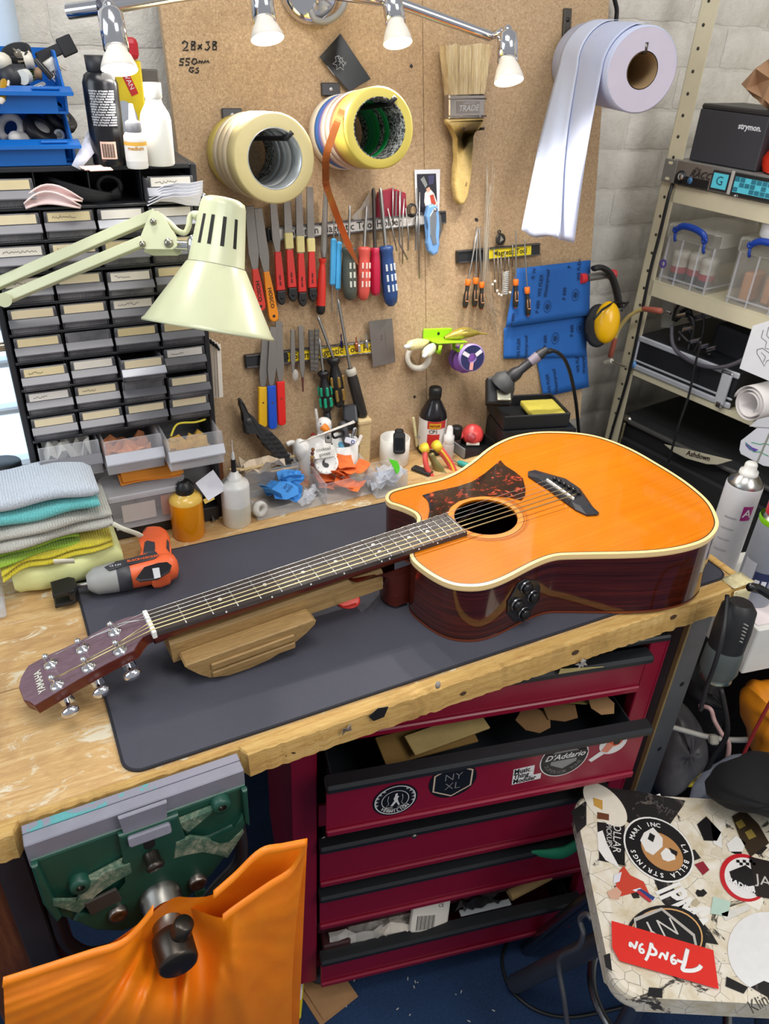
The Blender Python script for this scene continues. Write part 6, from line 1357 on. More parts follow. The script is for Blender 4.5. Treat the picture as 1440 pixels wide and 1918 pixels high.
G().lathe([(0,0),(.017,.001),(.020,.004),(.0205,.0045),(.0165,.002),(0,.0012)],M,30).ob('dish',CER,o); G().prism([(.008*cos(a),.008*sin(a)) for a in [pi/2+pi*k/14 for k in range(15)]]+[(.004*sin(a),-.004-.004*cos(a)) for a in [pi*k/8 for k in range(9)]]+[(-.004*sin(a),.004-.004*cos(a)) for a in [pi*k/8 for k in range(1,8)]],.0004,M,z0=.0022).ob('symbol',BLACK,o); G().prism(circ(.0015,10,0,.004),.0003,M,z0=.0026).ob('dot',WHITE,o); G().prism(circ(.0015,10,0,-.004),.0003,M,z0=.0024).ob('dot',BLACK,o)
for k in range(12): a=2*pi*k/12; G().sph(M@Vector((.0165*cos(a),.0165*sin(a),.003)),.0009,6).ob('rim_dot',mt('#b08a5a',.5),o)
mb=Z(650,905,0)+Vector((.0,.03,0)); P=mb; 
mx_=Y(648,835,P.y); mh=.072; mr=.031
o=thing('tool_mug','white mug crammed with pliers, pens and small tools behind the orange scraps','mug',P); G().lathe([(mr*.9,0),(mr,.006),(mr,mh),(mr-.003,mh),(mr-.003,.008),(0,.006)],T(*P),36).ob('cup',CER,o)
hd=smooth_pts([(P.x-mr+.002,P.y,.060),(P.x-mr-.006,P.y,.066)],4)
for a,b,nm in (((-.6,.0),(.2,.3),''),): pass
fa=math.atan2(CC.y-P.y,CC.x-P.x); g=G(); MM=T(P.x,P.y,.03)@RZ(fa+pi/2)
for st in ([(-.006,.006),(-.006,-.004),(.004,-.006)],[(.008,.007),(.008,-.003),(.0135,-.003),(.013,.007)]):
    for i in range(len(st)-1):
        ss=[(st[i][0]+(st[i+1][0]-st[i][0])*k/3,st[i][1]+(st[i+1][1]-st[i][1])*k/3) for k in range(4)]; g.tube([(P.x+(mr+.0003)*cos(fa+x/mr),P.y+(mr+.0003)*sin(fa+x/mr),.03+y) for x,y in ss],.0006,5)
g.ob('line_drawing',mt('#7a6a60',.6),o)
o=thing('cup_handle','curved white cup handle rising behind the wood stick tray','handle',Z(548,905,0)+Vector((0,.035,0))); hy=Z(548,905,0).y+.03; g=G(); g.tube(smooth_pts([Y(537,833,hy),Y(548,829,hy),Y(553,842,hy),Y(552,862,hy),Y(545,880,hy),Y(541,890,hy)],5),.0048,12); g.ob('loop',CER,o); G().lathe([(.02,0),(.024,.004),(.024,.04),(.022,.04),(.022,.004),(0,.003)],T(Y(522,880,hy+.01).x,hy+.012,0),28).ob('cup',CER,o)
def intool(name,p0,p1,r,mat,label,cat,d0=0,d1=0,n=12,tip=None,tm=None):
    a=Y(*p0,P.y+d0); b=Y(*p1,P.y+d1); one_=thing(name,label,cat,a,None); G().lathe([(r*.8,0),(r,.002),(r,(b-a).length-.003),(r*.6,(b-a).length)],axis(a,b),n).ob('barrel',mat,one_)
    if tip: G().cyl(b,b+(b-a).normalized()*tip,r*.4,r*.1,8).ob('tip',tm or STEEL,one_)
    return one_
intool('marker',(650,868),(637,829),.0048,mt('#6fb9dc',.4),'thick light blue marker at the front of the mug','marker',-.012,-.02); intool('tweezers',(640,870),(658,843),.0038,mt('#8fbcd0',.4),'pale blue tapered grip leaning right in the mug','tool',-.016,-.02)
intool('black_tool',(655,862),(668,818),.0075,RUBBER,'black rubber-handled tool standing at the back of the mug','tool',.012,.012); intool('grey_marker',(655,850),(640,790),.0075,mt('#46454a',.4),'dark grey round marker tallest in the mug','marker',.014,.02); intool('black_pliers_arm',(620,860),(612,770),.0068,mt('#26272a',.45),'black tube standing behind the goose head','tool',.03,.04)
intool('steel_tube',(655,850),(665,800),.0042,CHROME,'bright steel tube standing in the mug','tube',.008,.008); intool('red_pen',(590,860),(586,812),.0045,mt('#a3282c',.4),'dark red pen behind the goose tail','pen',.03,.03); intool('dropper',(598,815),(591,765),.0028,mt('#ded9d0',.3),'thin pale dropper tip rising behind the goose head','dropper',.03,.035,8,.012)
o=thing('flat_blade_tool','short black rectangular driver blade in a black sleeve behind the mug','tool',Y(655,790,P.y+.03)); M=frame(Y(656,775,P.y+.03),CAMX,-CAMZ); G().box((0,0,0),(.026,.034,.008),M@RZ(.1),.004,seg=2).ob('blade',mt('#33343a',.35),o); G().cyl(Y(650,800,P.y+.03),Y(655,785,P.y+.03),.0145,.012).ob('sleeve',BLACK,o)
a=Y(560,830,P.y-.055); b=Y(664,790,P.y-.02); M=frame(a,b-a,-CAMZ+CAMY*-.3); L=(b-a).length; one(G().prism([(0,-.0008),(0,.0008),(L*.3,.0010),(L*.55,.0018),(L,.0030),(L,-.0030),(L*.55,-.0018),(L*.3,-.0010)],.0012,M,.0004),'long_tweezers',metal('#8d8b88',.45),'long pointed steel tweezers lying across the goose and mug','tweezers')
def ringtool(pts,d,r,mat,name,label,cat): return one(G().tube(smooth_pts([Y(x,y,P.y+d) for x,y in pts],4,True),r,8,True),name,mat,label,cat)
ringtool(((622,812),(632,806),(642,808),(643,816),(634,818),(626,820)),-.03,.0022,BLACK,'bottle_opener','black looped opener on top of the mug','opener')
o=thing('pencil_sharpener','small metal pencil sharpener hanging on the mug rim','sharpener',Y(615,822,P.y-.04)); M=frame(Y(615,822,P.y-.045),CAMX,-CAMZ); G().box((0,0,0),(.011,.014,.008),M,.0012).ob('body',metal('#a8a29c',.35),o); G().lathe([(.003,.004),(.0025,.0052),(0,.0053)],M@T(0,.002,0),10).ob('screw',BLACK,o)
o=thing('tuner_clip','small white clip with round blue emblem hanging on the mug','clip',Y(656,828,P.y-.03)); M=frame(Y(656,826,P.y-.032),CAMX-CAMY*-.25,-CAMZ); G().prism(rrect(.020,.010,.003,3),.004,M,.0008).ob('body',mt('#e3e3ea',.4),o); G().lathe([(.0034,.0042),(.0034,.0048),(.002,.0049)],M@T(.005,-.001,0),16,cap=False).ob('emblem',mt('#3a4a8a',.4),o)
one(G().prism(rrect(.006,.02,.002,3),.006,frame(Y(673,825,P.y-.01),CAMX,-CAMZ)@RZ(-.4),.001),'eraser',mt('#ece0d8',.6),'pale slim eraser leaning out of the mug to the right','eraser')
o=thing('wood_holder','upright light wood block with rounded top behind the mug','block',Z(684,885,0)+Vector((0,.03,0))); wy=Z(684,885,0).y+.025; a=Y(672,880,wy); b=Y(672,795,wy); M=Matrix(((1,0,0,a.x+.010),(0,1,0,wy+.012),(0,0,1,0),(0,0,0,1))); G().box((0,0,b.z/2),(.024,.026,b.z),M,.002).ob('post',PINE,o); G().box((-.0015,-.0015,b.z+.003),(.027,.028,.010),M,.003,seg=2).ob('cap',PINE,o)
# ---- white pot, tuner, peg, pliers, bottles
P,h,r=stand(748,876,0,748,815,56); P.z=0
o=thing('white_pot','off-white round plastic pot with a clip-on tuner on its rim','pot',P); h=.052; G().lathe([(r*.94,0),(r,.003),(r,h),(r-.002,h),(r-.002,.004),(0,.004)],T(*P),36).ob('pot',mt('#e6e3dc',.4,0,.03),o)
tc=P+Vector((0,0,h*.75))+(CC-P).normalized()*(r*1.02); M=frame(tc+CAMX*.008,CAMX,-CAMZ); o=thing('clip_tuner','black clip-on guitar tuner hooked on the white pot rim','tuner',tc); G().prism(rrect(.022,.040,.006,4),.009,M,.002,z0=-.002).ob('body',mt('#161619',.35),o); G().prism(rrect(.016,.022,.002,3,0,-.002),.0008,M,z0=.007).ob('screen',mt('#08080a',.08),o); G().box((0,.022,-.004),(.016,.010,.012),M,.003).ob('clip',BLACK,o)
g=G(); a=P+Vector((.004,.0,h)); one(G().cyl(a,a+Vector((.012,0,.022)),.0008,n=6),'pink_wire',mt('#e4b9ae',.5),'thin pink stick standing in the white pot','stick')
o=thing('clothes_peg','pale wooden clothes peg clipped upright beside the white pot','peg',Z(783,850,0)+Vector((0,.02,0))); py_=Z(783,850,0).y+.012
for (a,b) in (((774,782),(781,836)),((789,783),(781,836))): 
    A_=Y(*a,py_); B_=Y(*b,py_); M=frame(A_,B_-A_,-CAMZ); L=(B_-A_).length; G().box((L/2,0,0),(L,.0045,.006),M,.0008).ob('jaw',mt('#e6dfae',.55,0,.06,60),o)
G().tube([Y(778,816,py_)+BU*.004*cos(t)+BN*(.004+.001*t) for t in [k*.7 for k in range(16)]],.0007,5).ob('spring',STEEL,o)
P,h,r=stand(826,862,0,829,727,52); P.y+=.02
BB=mt('#1c1a1e',.2,0,.08)
o=bottle('solvent_bottle','dark brown solvent bottle with red and white label and black cap','' or P,h*.97,r,[(.95,0),(1,.02),(1,.56),(.9,.64),(.55,.78),(.42,.82),(.42,.87)],BB,[(.44,.86),(.46,.87),(.46,.98),(.40,1),(0,1)],BLACK,label_band=(.12,.56,1.012,mt('#e9e6e4',.4)))
fa=math.atan2(CC.y-P.y,CC.x-P.x)
def patch(o,P,r,a0,a1,z0,z1,mat,nm='label_patch'):
    N_=8; G().add([(P.x+r*cos(a0+(a1-a0)*i/N_),P.y+r*sin(a0+(a1-a0)*i/N_),P.z+z) for z in (z0,z1) for i in range(N_+1)],[[i,i+1,N_+2+i,N_+1+i] for i in range(N_)],None,True).ob(nm,mat,o)
hh=h*.97; RED=mt('#c92f2c',.4); patch(o,P,r*1.018,fa-.35,fa+1.1,hh*.44,hh*.56,RED); patch(o,P,r*1.024,fa-.2,fa+.65,hh*.45,hh*.53,mt('#e8b02c',.4)); patch(o,P,r*1.018,fa-.3,fa+.6,hh*.13,hh*.36,RED); on_cyl(o,P,hh,r*1.02,'CP1',.40,fa+.1,.010,mt('#2a2224',.5)); on_cyl(o,P,hh,r*1.028,'BARTOLINE',.49,fa+.2,.006,mt('#8a1f1c',.5),sx=.6)
P,h,r=stand(842,860,0,841,798,22); bottle('dropper_bottle','small white dropper bottle in front of the solvent bottle',P,h,r,[(.95,0),(1,.03),(1,.42),(.9,.46)],mt('#d9d0cc',.3),[(.85,.46),(.88,.47),(.88,.70),(.6,.74),(.5,.96),(.35,1)],mt('#f0efee',.35))
P,h,r=stand(862,850,0,862,803,20); bottle('black_cap_bottle','small clear bottle with black cap right of the solvent bottle',P+Vector((0,.012,0)),h,r*1.0,[(.9,0),(.95,.05),(.95,.5)],mt('#4a3a3a',.2),[(.8,.5),(1,.52),(1,.96),(.9,1),(0,1)],BLACK)
one(G().box((0,0,.012),(.022,.012,.024),T(*(Z(798,850,0)+Vector((0,.03,0)))),.004),'spray_head',mt('#b9c4da',.35),'pale blue-grey plastic spray head beside the clothes peg','clip')  # spray head, simplified to a bevelled block
# pliers standing in the clutter
o=thing('pliers','insulated pliers with red and yellow grips leaning on the bench back','pliers',Z(820,890,0)); plz=lambda x,y,d=0:Y(x,y,1.085+d)
RG=mt('#e2564e',.45,0,.06); YG=mt('#f0cf3e',.45)
for pts,y_ in (([(797,842),(796,860),(801,880),(812,897)],[(793,836),(798,845)]),([(821,838),(834,855),(845,872),(852,890)],[(815,832),(824,842)])):
    a=smooth_pts([plz(*p,-.03*i/3) for i,p in enumerate(pts)],5); G().tube(a,.0072,12,flat=.7).ob('grip',RG,o); G().tube([p-CAMZ*.0048 for p in a[2:]],.0022,8,flat=.5).ob('grip_stripe',YG,o); G().tube([plz(*y_[0]),plz(*y_[1])],[.0095,.0078],12).ob('grip_guard',YG,o)
G().tube(smooth_pts([plz(806,850,-.004),plz(815,868,-.012),plz(827,884,-.022),plz(833,892,-.03)],4),[.007]*4+[.0085]*4+[.0075]*4+[.005],10,flat=.6).ob('jaw',mt('#8f8a58',.45,.4,.15,60),o)
one(G().box((0,0,.004),(.016,.040,.006),T(*Z(790,885,0))@RZ(.5),.002,seg=2),'black_clamp',mt('#26272a',.4),'small black plastic bar lying beside the pliers','bar')
o=thing('teal_screwdriver','teal-handled screwdriver lying behind the guitar horn','screwdriver',Z(865,868,.006)); G().cyl(Z(838,858,.006),Z(858,866,.006),.0016,n=8).ob('shaft',STEEL,o); G().lathe([(.004,0),(.0055,.006),(.0055,.03),(.003,.035)],axis(Z(858,866,.006),Z(880,874,.006)),12).ob('handle',mt('#2f9c94',.4),o)
o=thing('red_tape_dispenser','red and black tape measure shaped holder on the dark tray','holder',Z(898,850,.0)+Vector((0,.02,0))); c=Z(898,845,0)+Vector((0,.03,.022)); M=frame(c,CAMX,-CAMZ); G().lathe([(.0,.012),(.016,.010),(.021,.004),(.021,-.006),(.017,-.010),(0,-.010)],M,28).ob('case',mt('#df4a48',.3,0,.04),o); G().prism([(-.032,-.016),(-.016,-.004),(-.012,.012),(-.02,.006)],.010,M,.002,z0=-.004).ob('tongue',mt('#df4a48',.3,0,.04),o); G().lathe([(.009,.012),(.008,.0128),(0,.013)],M@T(-.004,-.006,0),18).ob('knob',mt('#a83236',.35),o); G().box((0,-.019,0),(.026,.006,.014),M,.001).ob('teeth',mt('#cfc6b4',.4),o)
lt=Z(872,858,0); M=frame(Vector((lt.x+.028,lt.y+.03,.004)),(1,.1,0),(0,0,1)); o=thing('black_tray','shallow black plastic tray with pale edge behind the guitar','tray',(lt.x+.03,lt.y+.03,0)); G().box((0,0,-.002),(.075,.06,.003),M,.0005).ob('base',BLACK,o); G().box((-.037,0,.008),(.003,.06,.02),M,.0005).ob('side_wall',mt('#8a8a8c',.4),o); G().box((.037,0,.008),(.003,.06,.02),M,.0005).ob('side_wall',BLACK,o); G().box((0,.029,.008),(.075,.003,.02),M,.0005).ob('side_wall',BLACK,o)
# ---- soldering station
SO=mt('#1f2023',.5,0,.15,40); SOW=mt('#4a4b4c',.6,0,.25,60)
c=Vector((.905,1.100,0)); o=thing('soldering_station','black soldering station with sponge tray and holstered iron behind the guitar','soldering station',c); M=T(*c)@RZ(R_(-14))
G().prism([(-.055,0),(.045,0),(.045,.040),(.035,.052),(-.055,.055)],.15,M@Matrix(((0,0,1,-.075),(1,0,0,0),(0,1,0,0),(0,0,0,1))),.004,seg=2).ob('power_unit',SO,o)
G().box((.0,-.056,.028),(.05,.003,.008),M,.001).ob('display',mt('#8d9094',.4),o); G().prism([(-.065,-.03),(-.02,-.045),(-.012,-.04),(-.055,-.022)],.002,M@T(0,0,.054),.0006).ob('vent_panel',SOW,o)
M2=T(c.x-.008,c.y+.002,.056)@RZ(R_(-14))
G().box((0,0,.003),(.135,.095,.006),M2,.002).ob('stand_base',SO,o)
for (x,y,w,d) in ((0,-.046,.135,.004),(0,.046,.135,.004),(-.066,0,.004,.095),(.066,0,.004,.095)): G().box((x,y,.016),(w,d,.026),M2,.0015).ob('tray_wall',SO,o)
G().box((.028,-.006,.020),(.07,.07,.012),M2,.004,seg=2).ob('sponge',mt('#cfc04e',.95,0,.15,60,.5,200),o)
ha=BP(925,745,.075); 
hb_=BP(968,688,.11); M3=frame(BP(932,730,.07),CAMX,-CAMZ)
G().prism([(-.022,-.028),(.022,-.030),(.030,.0),(.022,.022),(-.010,.024),(-.022,.02)],.036,M3,.004,z0=-.018,seg=2).ob('iron_holder',SO,o); G().box((.008,-.02,.018),(.026,.022,.004),M3@RX(-.3),.001).ob('holder_plate',metal('#a9a897',.45),o)
G().lathe([(.0225,0),(.0225,.012),(.017,.020),(.012,.026)],axis(BP(938,722,.085),BP(962,694,.10)),24).ob('holder_ring',SOW,o)
i0,i1=BP(950,712,.095),BP(1010,665,.115); 
o=thing('soldering_iron','black soldering iron standing in its holder with long black lead','soldering iron',i0); G().lathe([(.010,0),(.0125,.01),(.0125,.02),(.0085,.030),(.008,.05),(.0095,.075),(.006,.09)],axis(i0,i1),18).ob('handle',mt('#26262a',.45),o); G().lathe([(.0088,.052),(.0098,.07)],axis(i0,i1),18,cap=False).ob('band',mt('#8a7f8c',.4),o)
G().tube(smooth_pts([BP(996,676,.112),BP(1012,664,.115),BP(1035,657,.118),BP(1055,670,.115),BP(1068,700,.105),BP(1078,750,.09),BP(1083,800,.06),BP(1085,830,.03)],7),[.0052]*14+[.0035]*36,10).ob('lead',mt('#1c1c20',.45),o)
# ================================================================== WOODWORKING VISE
GRN=mt('#19493b',.4,0,.18,35,.15,120);  STL=mt('#8e8d99',.5,.3,.12,40); DKS=mt('#4a443e',.35,.85,.15,40)
VY=.553; vx=lambda x,y,yy=VY:Y(x,y,yy)
m,n=base('dusty_green','#4d6350',.8); v=n.co(); f=n.noise(v,38,6,.8,.6); n.l(n.ramp(f,[(.34,'#1d4a3c'),(.5,'#4f6854'),(.68,'#a3a48c')]),n.b.inputs['Base Color']); DST=m
vs_=thing('bench_vise','green cast-iron woodworking vise with steel jaw caps on the bench front','vise',(.035,.56,-.10))
VM=Matrix(((1,0,0,0),(0,0,-1,VY),(0,1,0,0),(0,0,0,1)))       # x right, y up, z out of the face
q=lambda x,y:(vx(x,y).x,vx(x,y).z)
m,n=base('jaw_paint','#aaa9b6',.45,.35); v=n.co(); f=n.noise(v,16,5,.7,.8); n.l(n.ramp(f,[(.50,'#918f9c'),(.53,'#918f9c'),(.535,'#5fa5a8'),(.7,'#6cb2b2')]),n.b.inputs['Base Color']); JAW=m
g=G(); g.box((.0325,.5805,-.02),(.2235,.0105,.044),None,.0008); g.ob('rear_jaw',JAW,vs_)
g=G(); g.box((.0325,.5672,-.016),(.2235,.0150,.036),None,.0012); g.prism([q(221,1532),(q(221,1532)[0]+.004,-.033-.016),(q(312,1510)[0]-.004,-.033-.016),q(312,1500)],.005,VM,.0008,z0=-.003); g.ob('front_jaw',STL,vs_)
zt=-.020
g=G(); plate=[(-.0775,zt),(.144,zt),(.144,-.085),(.135,-.098),(.118,-.124),(.098,-.148),(.065,-.178),(.02,-.192),(-.012,-.186),(-.04,-.168),(-.055,-.140),(-.066,-.125),(-.0775,-.085)]
g.prism(plate,.016,VM,.003,z0=-.020,seg=2); g.ob('body_plate',GRN,vs_)
zf=.003
sq_=lambda pts,nm='raised_casting',h=.009,b=.003,mm=GRN,z0=-.005:G().prism(pts,h,VM,b,z0=z0,seg=2).ob(nm,mm,vs_)
sq_([(.006,zt),(.068,zt),(.070,-.075),(.098,-.082),(.125,-.078),(.137,-.060),(.1385,-.075),(.128,-.100),(.094,-.145),(.06,-.175),(.02,-.189),(-.012,-.182),(-.038,-.160),(-.055,-.130),(-.050,-.122),(-.036,-.130),(-.022,-.125),(-.008,-.110),(.006,-.098)])
for pts in (((324,1602),(327,1572),(355,1560),(386,1564),(408,1575),(427,1572),(453,1547),(455,1553),(424,1602),(412,1594),(378,1587),(348,1594)),((242,1610),(246,1628),(212,1644),(178,1667),(159,1689),(147,1704),(98,1690),(97,1678),(144,1681),(163,1651),(197,1625))):
    G().prism([q(*p) for p in pts],.004,VM,.0015,z0=.0012,seg=2).ob('dusty_ledge',DST,vs_)
sq_([(-.0775,zt),(-.071,zt),(-.064,-.115),(-.0705,-.122),(-.0775,-.085)],'side_rim'); sq_([(.138,zt),(.144,zt),(.144,-.085),(.138,-.075)],'side_rim')
for (bx,by,tx,ty) in ((.114,-.030,.070,-.050),(-.040,-.075,.006,-.072)):
    A_=VM@T(bx,by,0); G().lathe([(.0045,.007),(.009,.007),(.0105,.004),(.011,-.004)],A_,24,cap=False).ob('boss',GRN,vs_); G().lathe([(.0045,.007),(.0045,.001),(0,.001)],A_,16,cap=False).ob('bolt_hole',DKS,vs_)
    d=Vector((tx-bx,ty-by)); L=d.length; G().prism([(.006,-.003),(L,-.020),(L,.010),(.006,.003)],.008,VM@T(bx,by,0)@RZ(math.atan2(d.y,d.x)),.003,z0=-.005).ob('rib',DST,vs_)
G().prism(rrect(.044,.0125,.003,4),.006,VM@T(.036,-.030,0.004)@RX(-.25),.0015,seg=2).ob('sliding_dog',STL,vs_)
G().prism(rrect(.012,.03,.006,5),.0008,VM@T(*q(277,1568),.0036)).ob('slot',mt('#060806',.7),vs_)
c=q(281,1598); a=Vector((c[0],VY-.002,c[1]+.004)); G().lathe([(.008,0),(.0085,.002),(.0085,.012),(.010,.013),(.010,.017),(.008,.019),(0,.019)],axis(a,a+Vector((.1,-.8,-.35))),20).ob('dog_screw',DKS,vs_)
SXC=Vector((vx(298,1671).x,VY,vx(298,1671).z)); 
G().lathe([(.0235,0),(.0235,.012),(.022,.014),(.021,.03),(.0165,.034),(.0165,.052)],axis(SXC,SXC-Vector((0,1,0))),32).ob('screw_collar',metal('#8c8a84',.35),vs_)
he=SXC-Vector((0,.052,0)); G().lathe([(.0165,0),(.0205,.003),(.0215,.010),(.0215,.034),(.020,.037),(.018,.038),(0,.038)],axis(he,he-Vector((0,1,0))),32).ob('screw_hub',DKS,vs_)
hc=he-Vector((0,.016,0)); hd=Vector((.38,-.0,.92)).normalized(); G().cyl(hc-hd*.034,hc+hd*.026,.0075,n=18).ob('tommy_bar',DKS,vs_); G().lathe([(.0105,0),(.011,.004),(.0105,.016),(.009,.018),(0,.018)],axis(hc+hd*.022,hc+hd*.05),22).ob('bar_end',DKS,vs_)
for x,y in ((219,1700),(367,1642)):
    c=q(x,y); p=Vector((c[0],VY,c[1])); G().lathe([(.0105,0),(.0105,.010),(.0095,.012),(.003,.0125),(.002,.011),(0,.011)],axis(p,p-Vector((0,1,0))),22).ob('guide_rod',metal('#8f867e',.35),vs_)
c=q(192,1680); G().prism(rrect(.034,.024,.002,3),.004,VM@T(c[0],c[1],.003)@RZ(.15),.001).ob('name_plate',mt('#4a4742',.55,.4,.2,60),vs_)
c=q(371,1662); G().prism(rrect(.014,.014,.006,4),.006,VM@T(c[0],c[1],.003),.002).ob('release_lever',mt('#1d6b54',.4),vs_)
g=G(); g.tube(smooth_pts([Y(x,y,.60) for x,y in ((100,1690),(108,1722),(125,1764),(166,1786),(227,1772),(300,1740),(370,1700),(412,1655),(444,1620),(452,1590),(445,1540))],5),.0085,10); one(g,'hose_loop',mt('#2b2624',.45,0,.1),'dark rubber hose loop hanging behind the vise','hose')
# ================================================================== ORANGE CARRIER BAG
m,n=base('orange_plastic','#ee7a08',.42); v=n.co(); f=n.noise(n.co((1.5,1.5,1)),22,7,.72,.5)
rt=n.new('ShaderNodeTexNoise'); rt.noise_type='RIDGED_MULTIFRACTAL'; rt.inputs['Scale'].default_value=13; rt.inputs['Detail'].default_value=5; rt.inputs['Roughness'].default_value=.55; rt.inputs['Distortion'].default_value=.6; n.l(n.co((1.0,1.0,.8)),rt.inputs['Vector'])
n.bump(rt.outputs['Fac'],.55,.0045); n.l(n.ramp(f,[(.3,'#f07c0a'),(.7,'#f68c14')]),n.b.inputs['Base Color'])
n.b.inputs['Subsurface Weight'].default_value=.0; BAG=m
bg=thing('carrier_bag','bright orange plastic carrier bag hanging by its handle from the vise screw','bag',(.02,.47,-.45))
BY=.472
def wr(s,t,k):
    a=math.atan2(t+.02,s-.56); r=math.hypot(t,s-.56)
    return .0016*sin(a*9+k)*min(1,r*3)+.0009*abs(sin(a*21+k*2))*min(1,r*2)+.0010*sin(s*13+t*7+k)
rim=[(6,1838),(88,1812),(171,1785),(227,1767),(262,1735),(288,1702),(317,1687),(340,1694),(367,1704),(417,1719),(442,1700),(500,1660),(546,1629),(575,1579)]
rp=[p.xy for p in smooth_pts([(x,y,0) for x,y in rim],7)]
rows=[]; NR=44
for i in range(NR+1):
    t=i/NR; row=[]
    for j,p in enumerate(rp):
        s=j/(len(rp)-1); bx=14+ (548-14)*s; by=2010
        # right edge sways in and out
        ex=p.x+(bx-p.x)*t+ (-12*sin(t*pi) if s>.8 else 0)*(s-.8)*5
        ey=p.y+(by-p.y)*t
        hub=math.exp(-((ex-318)/80)**2-((ey-1735)/110)**2)
        dpt=-.022*sin(pi*min(1,max(0,t*.9+.05)))*(.4+.6*sin(pi*s))+wr(s,t,0)*(.3+.7*min(1,t*4))+.003*sin(s*30+t*2)*math.exp(-t*3.5)*(1-hub)
        row.append(Y(ex,ey,BY+dpt*(1-.8*hub)+.062*hub-(.010*math.exp(-((s-.60)/.022)**2)-.008*math.exp(-((s-.66)/.03)**2)+.007*math.exp(-((s-.50+.12*t)/.02)**2)-.006*math.exp(-((s-.40+.25*t)/.03)**2)+.006*math.exp(-((s-.74-.12*t)/.03)**2))*min(1,max(0,t*5-.2))))
    rows.append(row)
g=G(); hole=lambda p:False
nc=len(rp); g.grid(rows,0)
def pxof(v):
    c=CR@(v-CC); return c.x/c.z*FPX+CX,c.y/c.z*FPX+CY
def torn(f):
    x,y=pxof(sum((g.v[i] for i in f),Vector((0,0,0)))/len(f)); return abs(x-303)<5+6*max(0,1-(y-1765)/60) and 1762<y<1818
g.f=[f for f in g.f if not torn(f)]; g.mi=[0]*len(g.f); g.sm=[True]*len(g.f)
g.ob('front_panel',BAG,bg)
back=[(6,1838),(100,1806),(190,1776),(262,1728),(321,1683),(360,1681),(400,1675),(440,1640),(487,1596),(530,1586),(575,1577)]
bpz=[p.xy for p in smooth_pts([(x,y,0) for x,y in back],3)]; rows=[]
for i in range(NR+1):
    t=i/NR; rows.append([Y(p.x+((16+540*(j/(len(bpz)-1)))-p.x)*t,p.y+(2010-p.y)*t,BY+.03*sin(pi*j/(len(bpz)-1))+.012+wr(j/len(bpz),t,2)) for j,p in enumerate(bpz)])
G().grid(rows[::-1],0).ob('back_panel',BAG,bg)
for ed in (rim[9:],back[6:],rim[:6]):
    P_=smooth_pts([Y(x,y,BY-.004) for x,y in ed],5); G().grid([[p-CAMY*.004 for p in P_],[p+CAMY*.0045-CAMZ*.002 for p in P_]],.0008).ob('rim_fold',BAG,bg)
S0=smooth_pts([Y(262,1740,BY-.004),Y(300,1708,BY-.02+.02),Y(330,1690,BY+.03)],5)
# ================================================================== TOOL CHEST
CHA=R_(-12); cu=Vector((cos(CHA),sin(CHA),0)); cn=Vector((cu.y,-cu.x,0)); CO=Vector((.286,.69,0)); CM=frame(CO,cu,cn); CI=CM.inverted()
def CP(px,py,e=0): return CI@hit(px,py,CO+cn*e,cn)
CRED=mt('#8c1230',.3,0,.05,20); CHB=mt('#1d1f22',.45,0,.15,60); CIN=mt('#23262b',.6,0,.1)
tc=thing('tool_chest','dark red metal tool chest of drawers with black pull strips under the bench','tool chest',CO+Vector((.25,.15,FLZ)))
DZ=.38; CT,CBm=-.062,-.80
G().prism([(-.040,CT),(-.002,CT),(-.002,CBm),(-.040,CBm)],.02,CM,.0015,z0=-.021).ob('front_post',CRED,tc); G().prism([(.503,CT),(.535,CT),(.535,CBm),(.503,CBm)],.02,CM,.0015,z0=-.021).ob('front_post',CRED,tc)
G().box((-.038,(CT+CBm)/2,-DZ/2),(.003,CT-CBm,DZ),CM).ob('side_panel',CRED,tc); G().box((.533,(CT+CBm)/2,-DZ/2),(.003,CT-CBm,DZ),CM).ob('side_panel',CRED,tc); G().box((.2475,(CT+CBm)/2,-DZ),(.57,CT-CBm,.003),CM).ob('back_panel',CIN,tc)
G().box((.2475,CT+.004,-DZ/2),(.575,.012,DZ+.004),CM,.003).ob('top_panel',CHB,tc); G().box((.2475,CBm+.01,-DZ/2-.012),(.575,.02,DZ-.024),CM,.001).ob('bottom_panel',CRED,tc)
def chest_drawer(zt,zb,e,mat=CRED,handle=True):
    s0,s1=.002,.499; h=zt-zb
    o=G().prism([(s0,zb),(s1,zb),(s1,zt-.012),(s0,zt-.012)],.0025,CM,.0006,z0=e-.0025)
    d=o.ob('drawer',mat,tc); o=G()
    o.box(((s0+s1)/2,zb+.003,e-.17),(s1-s0-.02,.0015,.33),CM); o.box((s0+.012,zb+h*.45,e-.17),(.0015,h*.85,.33),CM).box((s1-.012,zb+h*.45,e-.17),(.0015,h*.85,.33),CM)
    o.ob('tray',CIN,d)
    G().box(((s0+s1)/2,zb+.006,e+.002),(s1-s0,.012,.006),CM,.002).ob('lower_fold',mat,d)
    if handle:
        pr_=[(-.008,-.009),(.010,-.008),(.0145,-.005),(.0145,.002),(.011,.007),(-.008,.007)]
        G().prism(pr_,s1-s0+.004,CM@Matrix(((0,0,1,s0-.002),(0,1,0,zt),(1,0,0,e),(0,0,0,1))),.0025,seg=2).ob('pull_strip',CHB,d)
        G().prism([((s0+s1)/2-.085,zt-.008),((s0+s1)/2+.085,zt-.008),((s0+s1)/2+.072,zt-.014),((s0+s1)/2-.072,zt-.014)],.006,CM,.001,z0=e-.001).ob('pull_tab',CHB,d)
    return d
chest_drawer(-.080,-.155,.004); D2=chest_drawer(-.186,-.300,.048)
chest_drawer(-.388,-.498,.002); chest_drawer(-.520,-.622,.002); chest_drawer(-.690,-.785,.016)
